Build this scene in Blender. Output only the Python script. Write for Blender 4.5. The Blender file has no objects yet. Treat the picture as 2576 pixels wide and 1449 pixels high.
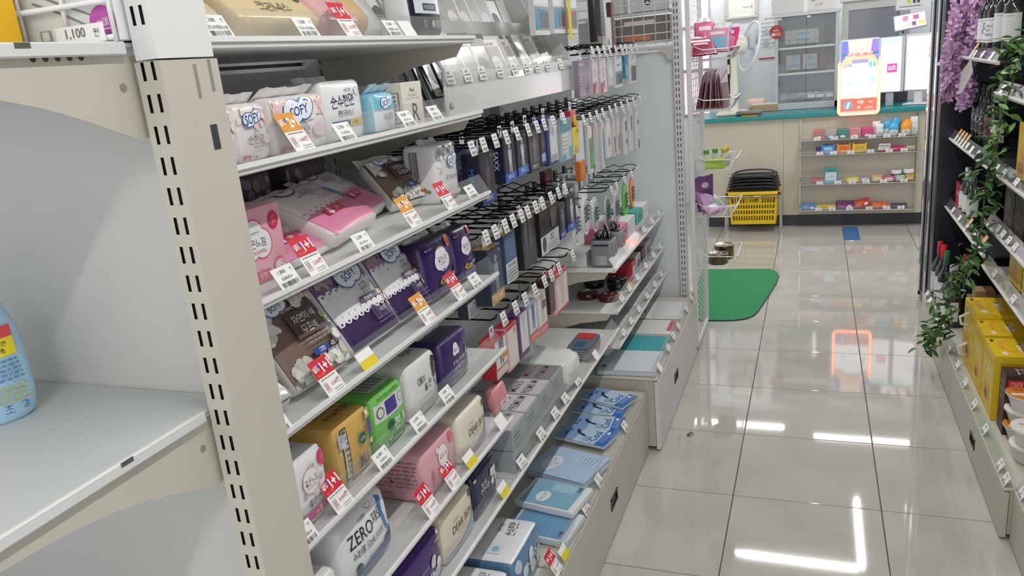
import bpy, math, random
import numpy as np
from mathutils import Matrix, Vector, noise, geometry

SC = bpy.context.scene
COL = SC.collection

# ---------------------------------------------------------------- camera
cam = bpy.data.cameras.new('camera')
cam.sensor_width = 36.0
cam.lens = 27.608
cam.clip_start = 0.02
camo = bpy.data.objects.new('camera', cam)
COL.objects.link(camo)
camo.matrix_world = Matrix(((0.9341, -0.0129, 0.3569, 0.2640), (0.3452, 0.2887, -0.8930, -3.1656),
                            (-0.0916, 0.9573, 0.2741, 1.6111), (0, 0, 0, 1)))
SC.camera = camo

# ---------------------------------------------------------------- world, lights, exposure
w = bpy.data.worlds.new('store_ambient')
SC.world = w
w.use_nodes = True
w.node_tree.nodes['Background'].inputs[0].default_value = (0.96, 0.985, 1.0, 1)
w.node_tree.nodes['Background'].inputs[1].default_value = 1.05
SC.view_settings.view_transform = 'Standard'
SC.view_settings.look = 'None'
SC.view_settings.gamma = 1
SC.view_settings.exposure = 0.10
SC.view_settings.use_curve_mapping = False


def area(name, loc, sx, sy, power, color=(1, 0.98, 0.95)):
    l = bpy.data.lights.new(name, 'AREA')
    l.shape = 'RECTANGLE'
    l.size, l.size_y = sx, sy
    l.energy = power
    l.color = color
    o = bpy.data.objects.new(name, l)
    COL.objects.link(o)
    o.location = loc
    return o


# light of the ceiling tube rows (the fixtures themselves are built with the ceiling)
CEIL = 2.5
for k, (lx, ly, sx, sy, pw) in enumerate(((0.30, -4.2, 0.03, 1.2, 22), (0.30, -2.2, 0.03, 1.2, 14), (0.30, -0.4, 0.03, 1.2, 16), (0.66, 3.15, 0.03, 1.0, 14),  # first one is unseen, added to light the faces turned to the camera
                                           (0.15, 2.63, 0.95, 0.03, 14), (0.30, 1.2, 0.03, 1.2, 14), (-0.6, 5.0, 1.2, 0.03, 9),
                                           (0.9, 4.85, 1.2, 0.03, 7), (-1.7, -3.4, 0.03, 1.2, 22))):
    area('ceiling_tube_light', (lx, ly, CEIL - 0.075), min(sx, 0.03) if sx < sy else sx, min(sy, 0.03) if sy < sx else sy, pw * 0.72)


# ---------------------------------------------------------------- helpers
def H(h):
    h = h.lstrip('#')
    h = ''.join(c + c for c in h) if len(h) == 3 else h
    r = [int(h[i:i + 2], 16) / 255 for i in (0, 2, 4)]
    return tuple((c / 12.92 if c <= 0.04045 else ((c + 0.055) / 1.055) ** 2.4) for c in r)


MATS = {}


def mk(name, rough=0.5, metal=0.0, coat=0.0, spec=0.5, trans=None, emit=None, noise_amt=0.0, bump=0.0, bscale=60, gk=0.6, g0=0.05):
    m = bpy.data.materials.new(name)
    m.use_nodes = True
    nt = m.node_tree
    b = nt.nodes['Principled BSDF']
    a = nt.nodes.new('ShaderNodeAttribute')
    a.attribute_name = 'Col'
    src = a.outputs['Color']
    if noise_amt:
        tc = nt.nodes.new('ShaderNodeTexCoord')
        n = nt.nodes.new('ShaderNodeTexNoise')
        n.inputs['Scale'].default_value = 9
        n.inputs['Detail'].default_value = 6
        nt.links.new(tc.outputs['Object'], n.inputs['Vector'])
        mr = nt.nodes.new('ShaderNodeMapRange')
        mr.inputs[3].default_value = 1 - noise_amt
        mr.inputs[4].default_value = 1 + noise_amt * 0.5
        nt.links.new(n.outputs['Fac'], mr.inputs[0])
        mx = nt.nodes.new('ShaderNodeMix')
        mx.data_type = 'RGBA'
        mx.blend_type = 'MULTIPLY'
        mx.inputs[0].default_value = 1
        nt.links.new(src, mx.inputs[6])
        nt.links.new(mr.outputs[0], mx.inputs[7])
        src = mx.outputs[2]
    nt.links.new(src, b.inputs['Base Color'])
    b.inputs['Roughness'].default_value = rough
    b.inputs['Metallic'].default_value = metal
    b.inputs['Coat Weight'].default_value = coat
    b.inputs['Coat Roughness'].default_value = 0.12
    b.inputs['Specular IOR Level'].default_value = spec
    if bump:
        tc2 = nt.nodes.new('ShaderNodeTexCoord')
        n2 = nt.nodes.new('ShaderNodeTexNoise')
        n2.inputs['Scale'].default_value = bscale
        n2.inputs['Detail'].default_value = 3
        nt.links.new(tc2.outputs['Object'], n2.inputs['Vector'])
        bp = nt.nodes.new('ShaderNodeBump')
        bp.inputs['Strength'].default_value = bump
        bp.inputs['Distance'].default_value = 0.004
        nt.links.new(n2.outputs['Fac'], bp.inputs['Height'])
        nt.links.new(bp.outputs[0], b.inputs['Normal'])
    if emit:
        nt.links.new(a.outputs['Color'], b.inputs['Emission Color'])
        b.inputs['Emission Strength'].default_value = emit
    if trans is not None:          # clear plastic sheet: mostly see-through with a little haze and a gloss layer
        out = nt.nodes['Material Output']
        t = nt.nodes.new('ShaderNodeBsdfTransparent')
        d = nt.nodes.new('ShaderNodeBsdfDiffuse')
        nt.links.new(src, d.inputs[0])
        g = nt.nodes.new('ShaderNodeBsdfGlossy')
        g.inputs['Roughness'].default_value = rough
        if bump:
            nt.links.new(bp.outputs[0], g.inputs['Normal'])
        m1 = nt.nodes.new('ShaderNodeMixShader')
        m1.inputs[0].default_value = trans
        nt.links.new(t.outputs[0], m1.inputs[1])
        nt.links.new(d.outputs[0], m1.inputs[2])
        lw = nt.nodes.new('ShaderNodeLayerWeight')
        lw.inputs['Blend'].default_value = 0.5
        pw = nt.nodes.new('ShaderNodeMath')
        pw.operation = 'POWER'
        pw.inputs[1].default_value = 4.0
        nt.links.new(lw.outputs['Facing'], pw.inputs[0])
        ma = nt.nodes.new('ShaderNodeMath')
        ma.operation = 'MULTIPLY_ADD'
        ma.inputs[1].default_value = gk
        ma.inputs[2].default_value = g0
        nt.links.new(pw.outputs[0], ma.inputs[0])
        m2 = nt.nodes.new('ShaderNodeMixShader')
        nt.links.new(ma.outputs[0], m2.inputs[0])
        nt.links.new(m1.outputs[0], m2.inputs[1])
        nt.links.new(g.outputs[0], m2.inputs[2])
        nt.links.new(m2.outputs[0], out.inputs['Surface'])
    MATS[name] = m
    return m


mk('paper', 0.65)
mk('print', 0.45, coat=0.15)
mk('film', 0.32, coat=0.35, bump=0.25, bscale=35)
mk('filmprint', 0.32, coat=0.35)
mk('carton', 0.5, coat=0.1, noise_amt=0.04)
mk('plastic', 0.3)
mk('gloss', 0.12, coat=0.4)
mk('steel', 0.42, noise_amt=0.06)
mk('metal', 0.22, metal=1.0)
mk('chrome', 0.06, metal=1.0)
mk('rubber', 0.7)
mk('wall', 0.75, noise_amt=0.05)
mk('cloth', 0.9, bump=0.5, bscale=300)
mk('leaf', 0.5)
mk('petal', 0.7)
mk('glass_bottle', 0.05, coat=0.5)
mk('acrylic', 0.06, trans=0.05)
mk('wrap', 0.08, trans=0.0, bump=0.3, bscale=25, gk=0.35, g0=0.015)
mk('pane', 0.03, trans=0.05)
mk('screen', 0.2, emit=1.0)
mk('neon', 0.3, emit=5.0)
mk('tube', 0.3, emit=4.0)
mk('glow', 0.5, emit=0.55)


class MB:
    def __init__(s):
        s.v, s.f, s.c, s.m, s.s = [], [], [], [], []

    def add(s, vs, fs, col, mat='paper', smooth=False):
        o = len(s.v)
        s.v += [tuple(p) for p in vs]
        for f in fs:
            s.f.append([i + o for i in f])
            s.c.append(col)
            s.m.append(mat)
            s.s.append(smooth)
        return s

    def box(s, x0, x1, y0, y1, z0, z1, col, mat='steel'):
        vs = [(x, y, z) for x in (x0, x1) for y in (y0, y1) for z in (z0, z1)]
        return s.add(vs, [(0, 1, 3, 2), (4, 6, 7, 5), (0, 4, 5, 1), (2, 3, 7, 6), (0, 2, 6, 4), (1, 5, 7, 3)], col, mat)

    def bbox(s, x0, x1, y0, y1, z0, z1, b, col, mat='steel'):   # box with bevelled edges
        vs, fs = [], []
        cx, cy, cz = (x0 + x1) / 2, (y0 + y1) / 2, (z0 + z1) / 2
        hx, hy, hz = abs(x1 - x0) / 2, abs(y1 - y0) / 2, abs(z1 - z0) / 2
        b = min(b, hx * .9, hy * .9, hz * .9)
        idx = {}
        for sx in (-1, 1):
            for sy in (-1, 1):
                for sz in (-1, 1):
                    for ax in range(3):
                        p = [sx * (hx - b), sy * (hy - b), sz * (hz - b)]
                        p[ax] = (sx * hx, sy * hy, sz * hz)[ax]
                        idx[(sx, sy, sz, ax)] = len(vs)
                        vs.append((cx + p[0], cy + p[1], cz + p[2]))
        g = idx
        for sg in (-1, 1):
            fs.append([g[(sg, a, c, 0)] for a, c in ((-1, -1), (1, -1), (1, 1), (-1, 1))][::sg])
            fs.append([g[(a, sg, c, 1)] for a, c in ((-1, -1), (-1, 1), (1, 1), (1, -1))][::sg])
            fs.append([g[(a, c, sg, 2)] for a, c in ((-1, -1), (1, -1), (1, 1), (-1, 1))][::sg])
        for a in (-1, 1):
            for c in (-1, 1):
                fs.append([g[(a, c, -1, 0)], g[(a, c, 1, 0)], g[(a, c, 1, 1)], g[(a, c, -1, 1)]][::-a * c])
                fs.append([g[(a, -1, c, 0)], g[(a, 1, c, 0)], g[(a, 1, c, 2)], g[(a, -1, c, 2)]][::a * c])
                fs.append([g[(-1, a, c, 1)], g[(1, a, c, 1)], g[(1, a, c, 2)], g[(-1, a, c, 2)]][::-a * c])
                for e in (-1, 1):
                    fs.append([g[(a, c, e, 0)], g[(a, c, e, 1)], g[(a, c, e, 2)]][::a * c * e])
        return s.add(vs, fs, col, mat)

    def cyl(s, p0, p1, r0, r1, n, col, mat='plastic', caps=True, smooth=True):
        p0, p1 = Vector(p0), Vector(p1)
        d = (p1 - p0).normalized()
        a = d.orthogonal().normalized()
        b = d.cross(a)
        vs = []
        for p, r in ((p0, r0), (p1, r1)):
            for i in range(n):
                t = 2 * math.pi * i / n
                vs.append(p + a * r * math.cos(t) + b * r * math.sin(t))
        s.add(vs, [(i, (i + 1) % n, n + (i + 1) % n, n + i) for i in range(n)], col, mat, smooth)
        if caps:
            s.add(vs[:n], [list(range(n))[::-1]], col, mat)
            s.add(vs[n:], [list(range(n))], col, mat)
        return s

    def tube(s, pts, r, col, mat='metal', n=6, closed=False):
        pts = [Vector(p) for p in pts]
        N = len(pts)
        vs = []
        up = None
        for i, p in enumerate(pts):
            if closed:
                d = (pts[(i + 1) % N] - pts[i - 1]).normalized()
            else:
                d = (pts[min(i + 1, N - 1)] - pts[max(i - 1, 0)]).normalized()
            if up is None:
                up = d.orthogonal().normalized()
            a = (up - d * up.dot(d))
            a = a.normalized() if a.length > 1e-6 else d.orthogonal().normalized()
            up = a
            b = d.cross(a)
            for k in range(n):
                t = 2 * math.pi * k / n
                vs.append(p + a * r * math.cos(t) + b * r * math.sin(t))
        fs = []
        for i in range(N if closed else N - 1):
            j = (i + 1) % N
            for k in range(n):
                fs.append((i * n + k, i * n + (k + 1) % n, j * n + (k + 1) % n, j * n + k))
        if not closed:
            fs += [list(range(n))[::-1], [(N - 1) * n + k for k in range(n)]]
        return s.add(vs, fs, col, mat, True)

    def prism(s, poly, axis, a0, a1, col, mat='steel'):   # poly in the two other axes (in x,y,z order)
        n = len(poly)

        def P(u, v, a):
            return ((a, u, v), (u, a, v), (u, v, a))[axis]
        vs = [P(u, v, a0) for u, v in poly] + [P(u, v, a1) for u, v in poly]
        fs = [list(range(n))[::-1], [n + i for i in range(n)]] + [(i, (i + 1) % n, n + (i + 1) % n, n + i) for i in range(n)]
        return s.add(vs, fs, col, mat)

    def lathe(s, prof, n, mat='plastic', c=(0, 0)):    # prof: (r, z, col) rings, colour of the band above the ring
        vs = []
        for r, z, _ in prof:
            for i in range(n):
                t = 2 * math.pi * i / n
                vs.append((c[0] + r * math.cos(t), c[1] + r * math.sin(t), z))
        o = len(s.v)
        s.v += vs
        for k in range(len(prof) - 1):
            for i in range(n):
                s.f.append([o + k * n + i, o + k * n + (i + 1) % n, o + (k + 1) * n + (i + 1) % n, o + (k + 1) * n + i])
                s.c.append(prof[k][2])
                s.m.append(mat)
                s.s.append(True)
        s.add(vs[:n], [list(range(n))[::-1]], prof[0][2], mat)
        s.add(vs[-n:], [list(range(n))], prof[-1][2], mat)
        return s

    def merge(s, o, M=None):
        k = len(s.v)
        s.v += [tuple(M @ Vector(p)) for p in o.v] if M else o.v
        s.f += [[i + k for i in f] for f in o.f]
        s.c += o.c
        s.m += o.m
        s.s += o.s
        return s

    def mesh(s, name):
        me = bpy.data.meshes.new(name)
        me.from_pydata(s.v, [], s.f)
        names = list(dict.fromkeys(s.m))
        for n in names:
            me.materials.append(MATS[n])
        ix = {n: i for i, n in enumerate(names)}
        me.polygons.foreach_set('material_index', np.array([ix[m] for m in s.m], dtype=np.int32))
        me.polygons.foreach_set('use_smooth', np.array(s.s, dtype=bool))
        at = me.attributes.new('Col', 'FLOAT_COLOR', 'FACE')
        cc = np.ones((len(s.c), 4), dtype=np.float32)
        if s.c:
            cc[:, :3] = np.array([H(c) if isinstance(c, str) else c for c in s.c], dtype=np.float32)
        at.data.foreach_set('color', cc.ravel())
        me.update()
        return me

    def build(s, name, parent=None, loc=(0, 0, 0), rot=(0, 0, 0)):
        return link(name, s.mesh(name), parent, loc, rot)


def link(name, me, parent=None, loc=(0, 0, 0), rot=(0, 0, 0)):
    o = bpy.data.objects.new(name, me)
    COL.objects.link(o)
    o.location = loc
    o.rotation_euler = rot
    if parent:
        o.parent = parent
    return o


def tag(o, label, cat, group=None):
    o['label'] = label
    o['category'] = cat
    if group:
        o['group'] = group
    return o


def thing(name, label, cat, loc=(0, 0, 0), rot=(0, 0, 0), group=None):
    return tag(link(name, None, None, loc, rot), label, cat, group)


def struct(o, kind='structure'):
    o['kind'] = kind
    return o


def dup(root, loc, rot=None, label=None, group=None):
    r = root.copy()
    COL.objects.link(r)
    r.location = loc
    if rot is not None:
        r.rotation_euler = rot
    if label:
        r['label'] = label
    if group:
        r['group'] = group
    for ch in list(root.children):
        c = ch.copy()
        COL.objects.link(c)
        c.parent = r
        for g in list(ch.children):
            d = g.copy()
            COL.objects.link(d)
            d.parent = c
    return r


# ---------------------------------------------------------------- flat print: shapes and lettering laid on a surface
_G = {}

# Korean letters are drawn from strokes: consonants and vowels as polylines in a unit box
_O = [(.5 + .5 * math.cos(k * math.pi / 5), .5 + .5 * math.sin(k * math.pi / 5)) for k in range(11)]
_BOX = [(0, 0), (0, 1), (1, 1), (1, 0), (0, 0)]
_N = [(0, 1), (0, 0), (1, 0)]
_D = [(1, 1), (0, 1), (0, 0), (1, 0)]
_K = [(0, 1), (1, 1), (.85, 0)]
_S = [[(.5, 1), (.35, .4), (0, 0)], [(.45, .65), (1, 0)]]
_J = [[(0, 1), (1, 1)], [(.5, 1), (.35, .4), (0, 0)], [(.45, .55), (1, 0)]]
_HH = [[(.3, 1), (.7, 1)], [(0, .8), (1, .8)], [(.5 + .36 * (x - .5) * 2, .31 + .31 * (y - .5) * 2) for x, y in _O]]


def _two(a):
    return [[(x * .44, y) for x, y in l] for l in a] + [[(.56 + x * .44, y) for x, y in l] for l in a]


_B = [[(0, 1), (0, 0), (1, 0), (1, 1)], [(0, .52), (1, .52)]]
_L = [[(0, 1), (1, 1), (1, .5), (0, .5), (0, 0), (1, 0)]]
_P = [[(0, 1), (1, 1)], [(0, 0), (1, 0)], [(.28, 1), (.28, 0)], [(.72, 1), (.72, 0)]]
_C = [[(.3, 1), (.7, 1)]] + [[(x, y * .8) for x, y in l] for l in _J]
_KK = [_K, [(0, .5), (.92, .5)]]
_TT = [_D, [(0, .5), (1, .5)]]
INI = [[_K], _two([_K]), [_N], [_D], _two([_D]), _L, [_BOX], _B, _two(_B), _S, _two(_S), [_O], _J, _two(_J), _C, _KK, _TT, _P, _HH]
FIN = [[], [_K], _two([_K]), [_K] + _S, [_N], [_N] + _J, [_N] + _HH, [_D], _L, _L, _L, _L, _L, _L, _L, _L, [_BOX], _B, _B, _S, _two(_S), [_O], _J, _C, _KK, _TT, _P, _HH]


def _vert(xs, ticks, side):
    o = [[(x, 0), (x, 1)] for x in xs]
    for y in ticks:
        o.append([(xs[0], y), (1.0 if side > 0 and len(xs) == 1 else xs[-1] if side > 0 else -.15, y)])
    return o


_VR = {0: _vert([.3], [.5], 1), 1: _vert([.15, .85], [.5], 1), 2: _vert([.3], [.66, .36], 1), 3: _vert([.15, .85], [.66, .36], 1), 4: _vert([.75], [.5], -1),
       5: _vert([.45, .95], [.5], -1), 6: _vert([.75], [.66, .36], -1), 7: _vert([.45, .95], [.66, .36], -1), 20: _vert([.55], [], 1)}
_VH = {8: [[(0, .1), (1, .1)], [(.5, .1), (.5, .9)]], 12: [[(0, .1), (1, .1)], [(.3, .1), (.3, .9)], [(.7, .1), (.7, .9)]],
       13: [[(0, .8), (1, .8)], [(.5, .8), (.5, 0)]], 17: [[(0, .8), (1, .8)], [(.3, .8), (.3, 0)], [(.7, .8), (.7, 0)]], 18: [[(0, .5), (1, .5)]]}
_VC = {9: (8, 0), 10: (8, 1), 11: (8, 20), 14: (13, 4), 15: (13, 5), 16: (13, 20), 19: (18, 20)}


def hangul(ch, wt=0.085):
    k = ord(ch) - 0xAC00
    i, v, f = k // 588, (k % 588) // 28, k % 28
    y0 = 0.36 if f else 0.0
    st = []

    def put(ls, x0, x1, a, b):
        st.extend([[(x0 + x * (x1 - x0), a + y * (b - a)) for x, y in l] for l in ls])
    if v in _VR:
        put(INI[i], .03, .50, y0 + .08 * (1 - y0), .95 if f else .88)
        put(_VR[v], .58, .92, y0 - .02 if f else 0, 1.0)
    elif v in _VH:
        h = (1 - y0)
        put(INI[i], .16, .80, y0 + h * .46, 1.0)
        put(_VH[v], .02, .94, y0 + h * .02, y0 + h * .40)
    else:
        a, b = _VC[v]
        h = (1 - y0)
        put(INI[i], .06, .52, y0 + h * .46, .97)
        put(_VH[a], .0, .62, y0 + h * .06, y0 + h * .40)
        put(_VR[b], .66, .94, y0 - .02 if f else 0, 1.0)
    if f:
        put(FIN[f], .18, .82, 0.0, .30)
    vs, fs = [], []
    for l in st:
        for p, q in zip(l[:-1], l[1:]):
            d = np.array(q) - np.array(p)
            n = np.linalg.norm(d)
            if n < 1e-6:
                continue
            d = d / n
            e = np.array([-d[1], d[0]]) * wt / 2
            p2, q2 = np.array(p) - d * wt * .35, np.array(q) + d * wt * .35
            o = len(vs)
            vs += [p2 - e, q2 - e, q2 + e, p2 + e]
            fs.append((o, o + 1, o + 2, o + 3))
    return np.array(vs), fs


def is_h(c):
    return 0xAC00 <= ord(c) <= 0xD7A3




def _run(txt, bold, shear):
    c = bpy.data.curves.new('lettering', 'FONT')
    c.body = txt
    c.resolution_u = 2
    c.offset = bold
    c.shear = shear
    o = bpy.data.objects.new('lettering', c)
    m = o.to_mesh()
    vs = np.zeros(len(m.vertices) * 3)
    m.vertices.foreach_get('co', vs)
    vs = vs.reshape(-1, 3)[:, :2]
    fs = [tuple(p.vertices) for p in m.polygons]
    o.to_mesh_clear()
    bpy.data.objects.remove(o)
    bpy.data.curves.remove(c)
    return vs, fs


def glyphs(txt, bold=0.0, shear=0.0):
    k = (txt, bold, shear)
    if k in _G:
        return _G[k]
    V, F, x = [np.zeros((0, 2))], [], 0.0
    n = 0
    runs = []
    for ch in txt:
        if is_h(ch):
            runs.append(ch)
        elif runs and not is_h(runs[-1][0]):
            runs[-1] += ch
        else:
            runs.append(ch)
    for r in runs:
        if is_h(r[0]):
            vs, fs = hangul(r, 0.085 + bold * 2)
            vs = vs + np.stack([vs[:, 1] * shear, vs[:, 1] * 0], 1)
            adv = 1.0
        else:
            if r.strip() == '':
                x += 0.25 * len(r)
                continue
            vs, fs = _run(r, bold, shear)
            adv = (vs[:, 0].max() if len(vs) else 0.25) + 0.06
        V.append(vs + np.array([x, 0]))
        F += [tuple(i + n for i in f) for f in fs]
        n += len(vs)
        x += adv
    vs = np.concatenate(V)
    if len(vs):
        vs = vs - vs.min(0)
        size = vs.max(0)
    else:
        size = np.array([1.0, 1.0])
    _G[k] = (vs, F, size)
    return _G[k]


def R(x0, y0, x1, y1, c): return ('p', [(x0, y0), (x1, y0), (x1, y1), (x0, y1)], c)
def P(pts, c): return ('p', pts, c)
def E(x, y, rx, ry, c, n=16, a=0): return ('e', x, y, rx, ry, c, n, a)
def T(s, x, y, h, c, maxw=None, rot=0, bold=0.0, shear=0.0): return ('t', s, x, y, h, c, maxw, rot, bold, shear)


def bars(x0, y0, x1, y1, c='#3a3a3a', n=14, seed=1):
    rg = random.Random(seed)
    o, x = [], x0
    st = (x1 - x0) / n
    for i in range(n):
        wd = st * rg.choice((0.25, 0.4, 0.6))
        o.append(R(x, y0, x + wd, y1, c))
        x += st
    return o


def lines(x0, y0, x1, n, dy, th, c='#777777', seed=1):     # rows of print too small to read
    rg = random.Random(seed)
    o = []
    for i in range(n):
        x = x0
        y = y0 - i * dy
        while x < x1:
            wd = (x1 - x0) * rg.uniform(0.08, 0.2)
            o.append(R(x, y, min(x + wd, x1), y + th, c))
            x += wd + (x1 - x0) * 0.04
    return o


def petals(x0, y0, x1, y1, n, cols, r, seed=1, asp=1.0):
    rg = random.Random(seed)
    o = []
    for i in range(n):
        x, y = rg.uniform(x0, x1), rg.uniform(y0, y1)
        rr = r * rg.uniform(0.7, 1.25)
        o.append(E(x, y, rr, rr * asp * rg.uniform(.7, 1), rg.choice(cols), 10, rg.uniform(0, 3)))
    return o


def draw(mb, ops, W, Hh, S, mat='print', off=0.0006, step=0.00012, lim=None, inset=0.0):
    """ops in face units (0..1, x to the right, y up); S(x, y, off) gives the 3D point for metric x, y"""
    lay = off
    S0 = S

    def S(x, y, o):      # nothing is printed past the edge of the face
        return S0(min(max(x, inset), W - inset), min(max(y, inset), Hh - inset), o)
    for op in ops:
        lay += step
        if op[0] == 'p':
            pts = [(x * W, y * Hh) for x, y in op[1]]
            c = op[2]
            if lim and len(pts) == 4:
                (ax, ay), (bx, by), (cx, cy), (dx, dy) = pts
                nx = max(1, int(math.hypot(bx - ax, by - ay) / lim))
                ny = max(1, int(math.hypot(dx - ax, dy - ay) / lim))
                vs = []
                for j in range(ny + 1):
                    for i in range(nx + 1):
                        u, v = i / nx, j / ny
                        vs.append(S(ax * (1 - u) * (1 - v) + bx * u * (1 - v) + cx * u * v + dx * (1 - u) * v,
                                    ay * (1 - u) * (1 - v) + by * u * (1 - v) + cy * u * v + dy * (1 - u) * v, lay))
                mb.add(vs, [(j * (nx + 1) + i, j * (nx + 1) + i + 1, (j + 1) * (nx + 1) + i + 1, (j + 1) * (nx + 1) + i)
                            for j in range(ny) for i in range(nx)], c, mat, bool(lim))
            elif lim:
                tris = [[pts[i] for i in tr] for tr in geometry.tessellate_polygon([[Vector((x, y, 0)) for x, y in pts]])]
                while tris:
                    a, b, d = tris.pop()
                    el = [(math.dist(a, b), 0), (math.dist(b, d), 1), (math.dist(d, a), 2)]
                    ln, k = max(el)
                    if ln > lim * 1.5:
                        a, b, d = ((a, b, d), (b, d, a), (d, a, b))[k]
                        mid = ((a[0] + b[0]) / 2, (a[1] + b[1]) / 2)
                        tris += [[a, mid, d], [mid, b, d]]
                    else:
                        if (b[0] - a[0]) * (d[1] - a[1]) - (b[1] - a[1]) * (d[0] - a[0]) < 0:
                            b, d = d, b
                        mb.add([S(q[0], q[1], lay) for q in (a, b, d)], [(0, 1, 2)], c, mat, True)
            else:
                mb.add([S(x, y, lay) for x, y in pts], [list(range(len(pts)))], c, mat)
        elif op[0] == 'e':
            _, x, y, rx, ry, c, n, a = op
            x, y = x * W, y * Hh
            rx, ry = rx * W, ry * W
            ca, sa = math.cos(a), math.sin(a)
            vs = [S(x, y, lay)]
            for q in (0.55, 1.0):
                for i in range(n):
                    t = 2 * math.pi * i / n
                    ex, ey = rx * q * math.cos(t), ry * q * math.sin(t)
                    vs.append(S(x + ex * ca - ey * sa, y + ex * sa + ey * ca, lay))
            fs = [(0, 1 + i, 1 + (i + 1) % n) for i in range(n)]
            fs += [(1 + i, 1 + n + i, 1 + n + (i + 1) % n, 1 + (i + 1) % n) for i in range(n)]
            mb.add(vs, fs, c, mat)
        else:
            _, s, x, y, h, c, mw, rot, bold, shear = op
            vs, fs, size = glyphs(s, bold, shear)
            k = h * Hh / max(size[1], 1e-6)
            if mw and k * size[0] > mw * W:
                kx = mw * W / size[0]
            else:
                kx = k
            cr, sr = math.cos(rot), math.sin(rot)
            out = []
            for p in vs:
                px, py = (p[0] - size[0] / 2) * kx, (p[1] - size[1] / 2) * k
                out.append(S(x * W + px * cr - py * sr, y * Hh + px * sr + py * cr, lay))
            mb.add(out, fs, c, mat)


def sofy(x, y, s, asp):      # leaf-shaped white badge with blue outline and lettering; asp = W/H of the face
    o = []
    for k, c in ((1.14, '#3d6fb5'), (1.0, '#f3f7fb')):
        o += [E(x - s * .42, y, s * .62 * k, s * .5 * k, c, 16), E(x + s * .45, y + s * .16 * asp, s * .6 * k, s * .42 * k, c, 16, 0.5)]
    o += [T('SOFY', x - s * .02, y + s * .04 * asp, s * .52 * asp, '#1c4694', s * 1.7, 0.12, 0.012, 0.15)]
    return o

# ================================================================ room shell
def floor_material():
    m = bpy.data.materials.new('polished_tile')
    m.use_nodes = True
    nt = m.node_tree
    b = nt.nodes['Principled BSDF']
    tc = nt.nodes.new('ShaderNodeTexCoord')
    n = nt.nodes.new('ShaderNodeTexNoise')
    n.inputs['Scale'].default_value = 3.5
    n.inputs['Detail'].default_value = 8
    nt.links.new(tc.outputs['Object'], n.inputs['Vector'])
    cr = nt.nodes.new('ShaderNodeValToRGB')
    cr.color_ramp.elements[0].position = 0.35
    cr.color_ramp.elements[0].color = (*H('#b5b1aa'), 1)
    cr.color_ramp.elements[1].position = 0.7
    cr.color_ramp.elements[1].color = (*H('#c1beb8'), 1)
    nt.links.new(n.outputs['Fac'], cr.inputs[0])
    nt.links.new(cr.outputs[0], b.inputs['Base Color'])
    b.inputs['Roughness'].default_value = 0.045
    b.inputs['Specular IOR Level'].default_value = 0.6
    return m


MATS['tile'] = floor_material()
GROUT = '#4d463c'
mb = MB()
mb.box(-3.6, 3.6, -5.0, 6.2, -0.06, -0.003, GROUT, 'wall')
floor = struct(mb.build('floor'))
tb = MB()
tb.bbox(-0.2483, 0.2483, -0.2483, 0.2483, -0.02, 0.0, 0.0012, '#bbb5ad', 'tile')
tile_me = tb.mesh('floor_tile')
for i in range(-5, 6):
    for j in range(-8, 13):
        link('floor_tile', tile_me, floor, (0.25 + 0.5 * i, 0.25 + 0.5 * j, 0))

mb = MB().box(-3.6, 3.6, -5.0, 5.6, CEIL, CEIL + 0.08, '#e8e8e6', 'wall')
struct(mb.build('ceiling'))
mb = MB()
mb.box(-3.6, -1.02, 5.30, 5.40, 0, CEIL, '#dfe4e8', 'wall')
mb.box(-0.72, 3.6, 5.30, 5.40, 0, CEIL, '#dfe4e8', 'wall')
mb.box(-1.02, -0.72, 5.30, 5.40, 0, 0.9, '#dfe4e8', 'wall')
mb.box(-1.02, -0.72, 5.30, 5.40, 2.2, CEIL, '#dfe4e8', 'wall')
struct(mb.build('wall_back'))
win = struct(link('window_1', None, None, (-0.87, 5.33, 1.55)))
mb = MB()
for a in (-0.15, 0.13):
    mb.box(a, a + 0.02, -0.04, 0.04, -0.65, 0.65, '#b9bcc2', 'steel')
for z in (-0.65, -0.2, 0.22, 0.62):
    mb.box(-0.13, 0.13, -0.035, 0.035, z, z + 0.03, '#a9a3a8', 'steel')
mb.build('window_frame', win)
mb = MB().box(-0.13, 0.13, -0.004, 0.004, -0.62, 0.62, '#f7e4f0', 'glow')
mb.build('window_pane', win)

# ceiling tube fixtures
fx = None
for k, (lx, ly, ln, ax) in enumerate(((0.30, -4.2, 1.2, 1), (0.30, -2.2, 1.2, 1), (0.30, -0.4, 1.2, 1), (0.66, 3.15, 1.0, 1), (0.15, 2.63, 1.0, 0),  # first fixture is made up to carry the added light behind the viewer
                                      (0.30, 1.2, 1.2, 1), (-0.6, 5.0, 1.2, 0), (0.9, 4.85, 1.2, 0), (-1.7, -3.4, 1.2, 1))):
    t = thing('ceiling_lamp', ('added unseen tube lamp behind the viewer, lighting the faces turned to it', 'tube lamp over the aisle beside the pad bay', 'tube lamp over the aisle beside the hook bay', 'tube lamp running along the aisle before the counter', 'tube lamp running across the aisle before the counter', 'tube lamp over the aisle beside the stationery bay', 'tube lamp near the back wall window', 'tube lamp over the counter screens', 'tube lamp over the end cap shelves')[k], 'lamp', (lx, ly, CEIL), (0, 0, 0 if ax else math.pi / 2),
              'tube lamps under the ceiling')
    MB().bbox(-0.05, 0.05, -ln / 2, ln / 2, -0.04, 0, 0.01, '#eeeeee', 'steel').build('lamp_housing', t)
    MB().cyl((0, -ln / 2 + .02, -0.055), (0, ln / 2 - .02, -0.055), 0.014, 0.014, 10, '#ffffff', 'tube').build('lamp_tube', t)

# ================================================================ tags and shelves
BE, BE2, WH = '#c0bbae', '#b3aea1', '#dedfde'
_TM = {}


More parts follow.
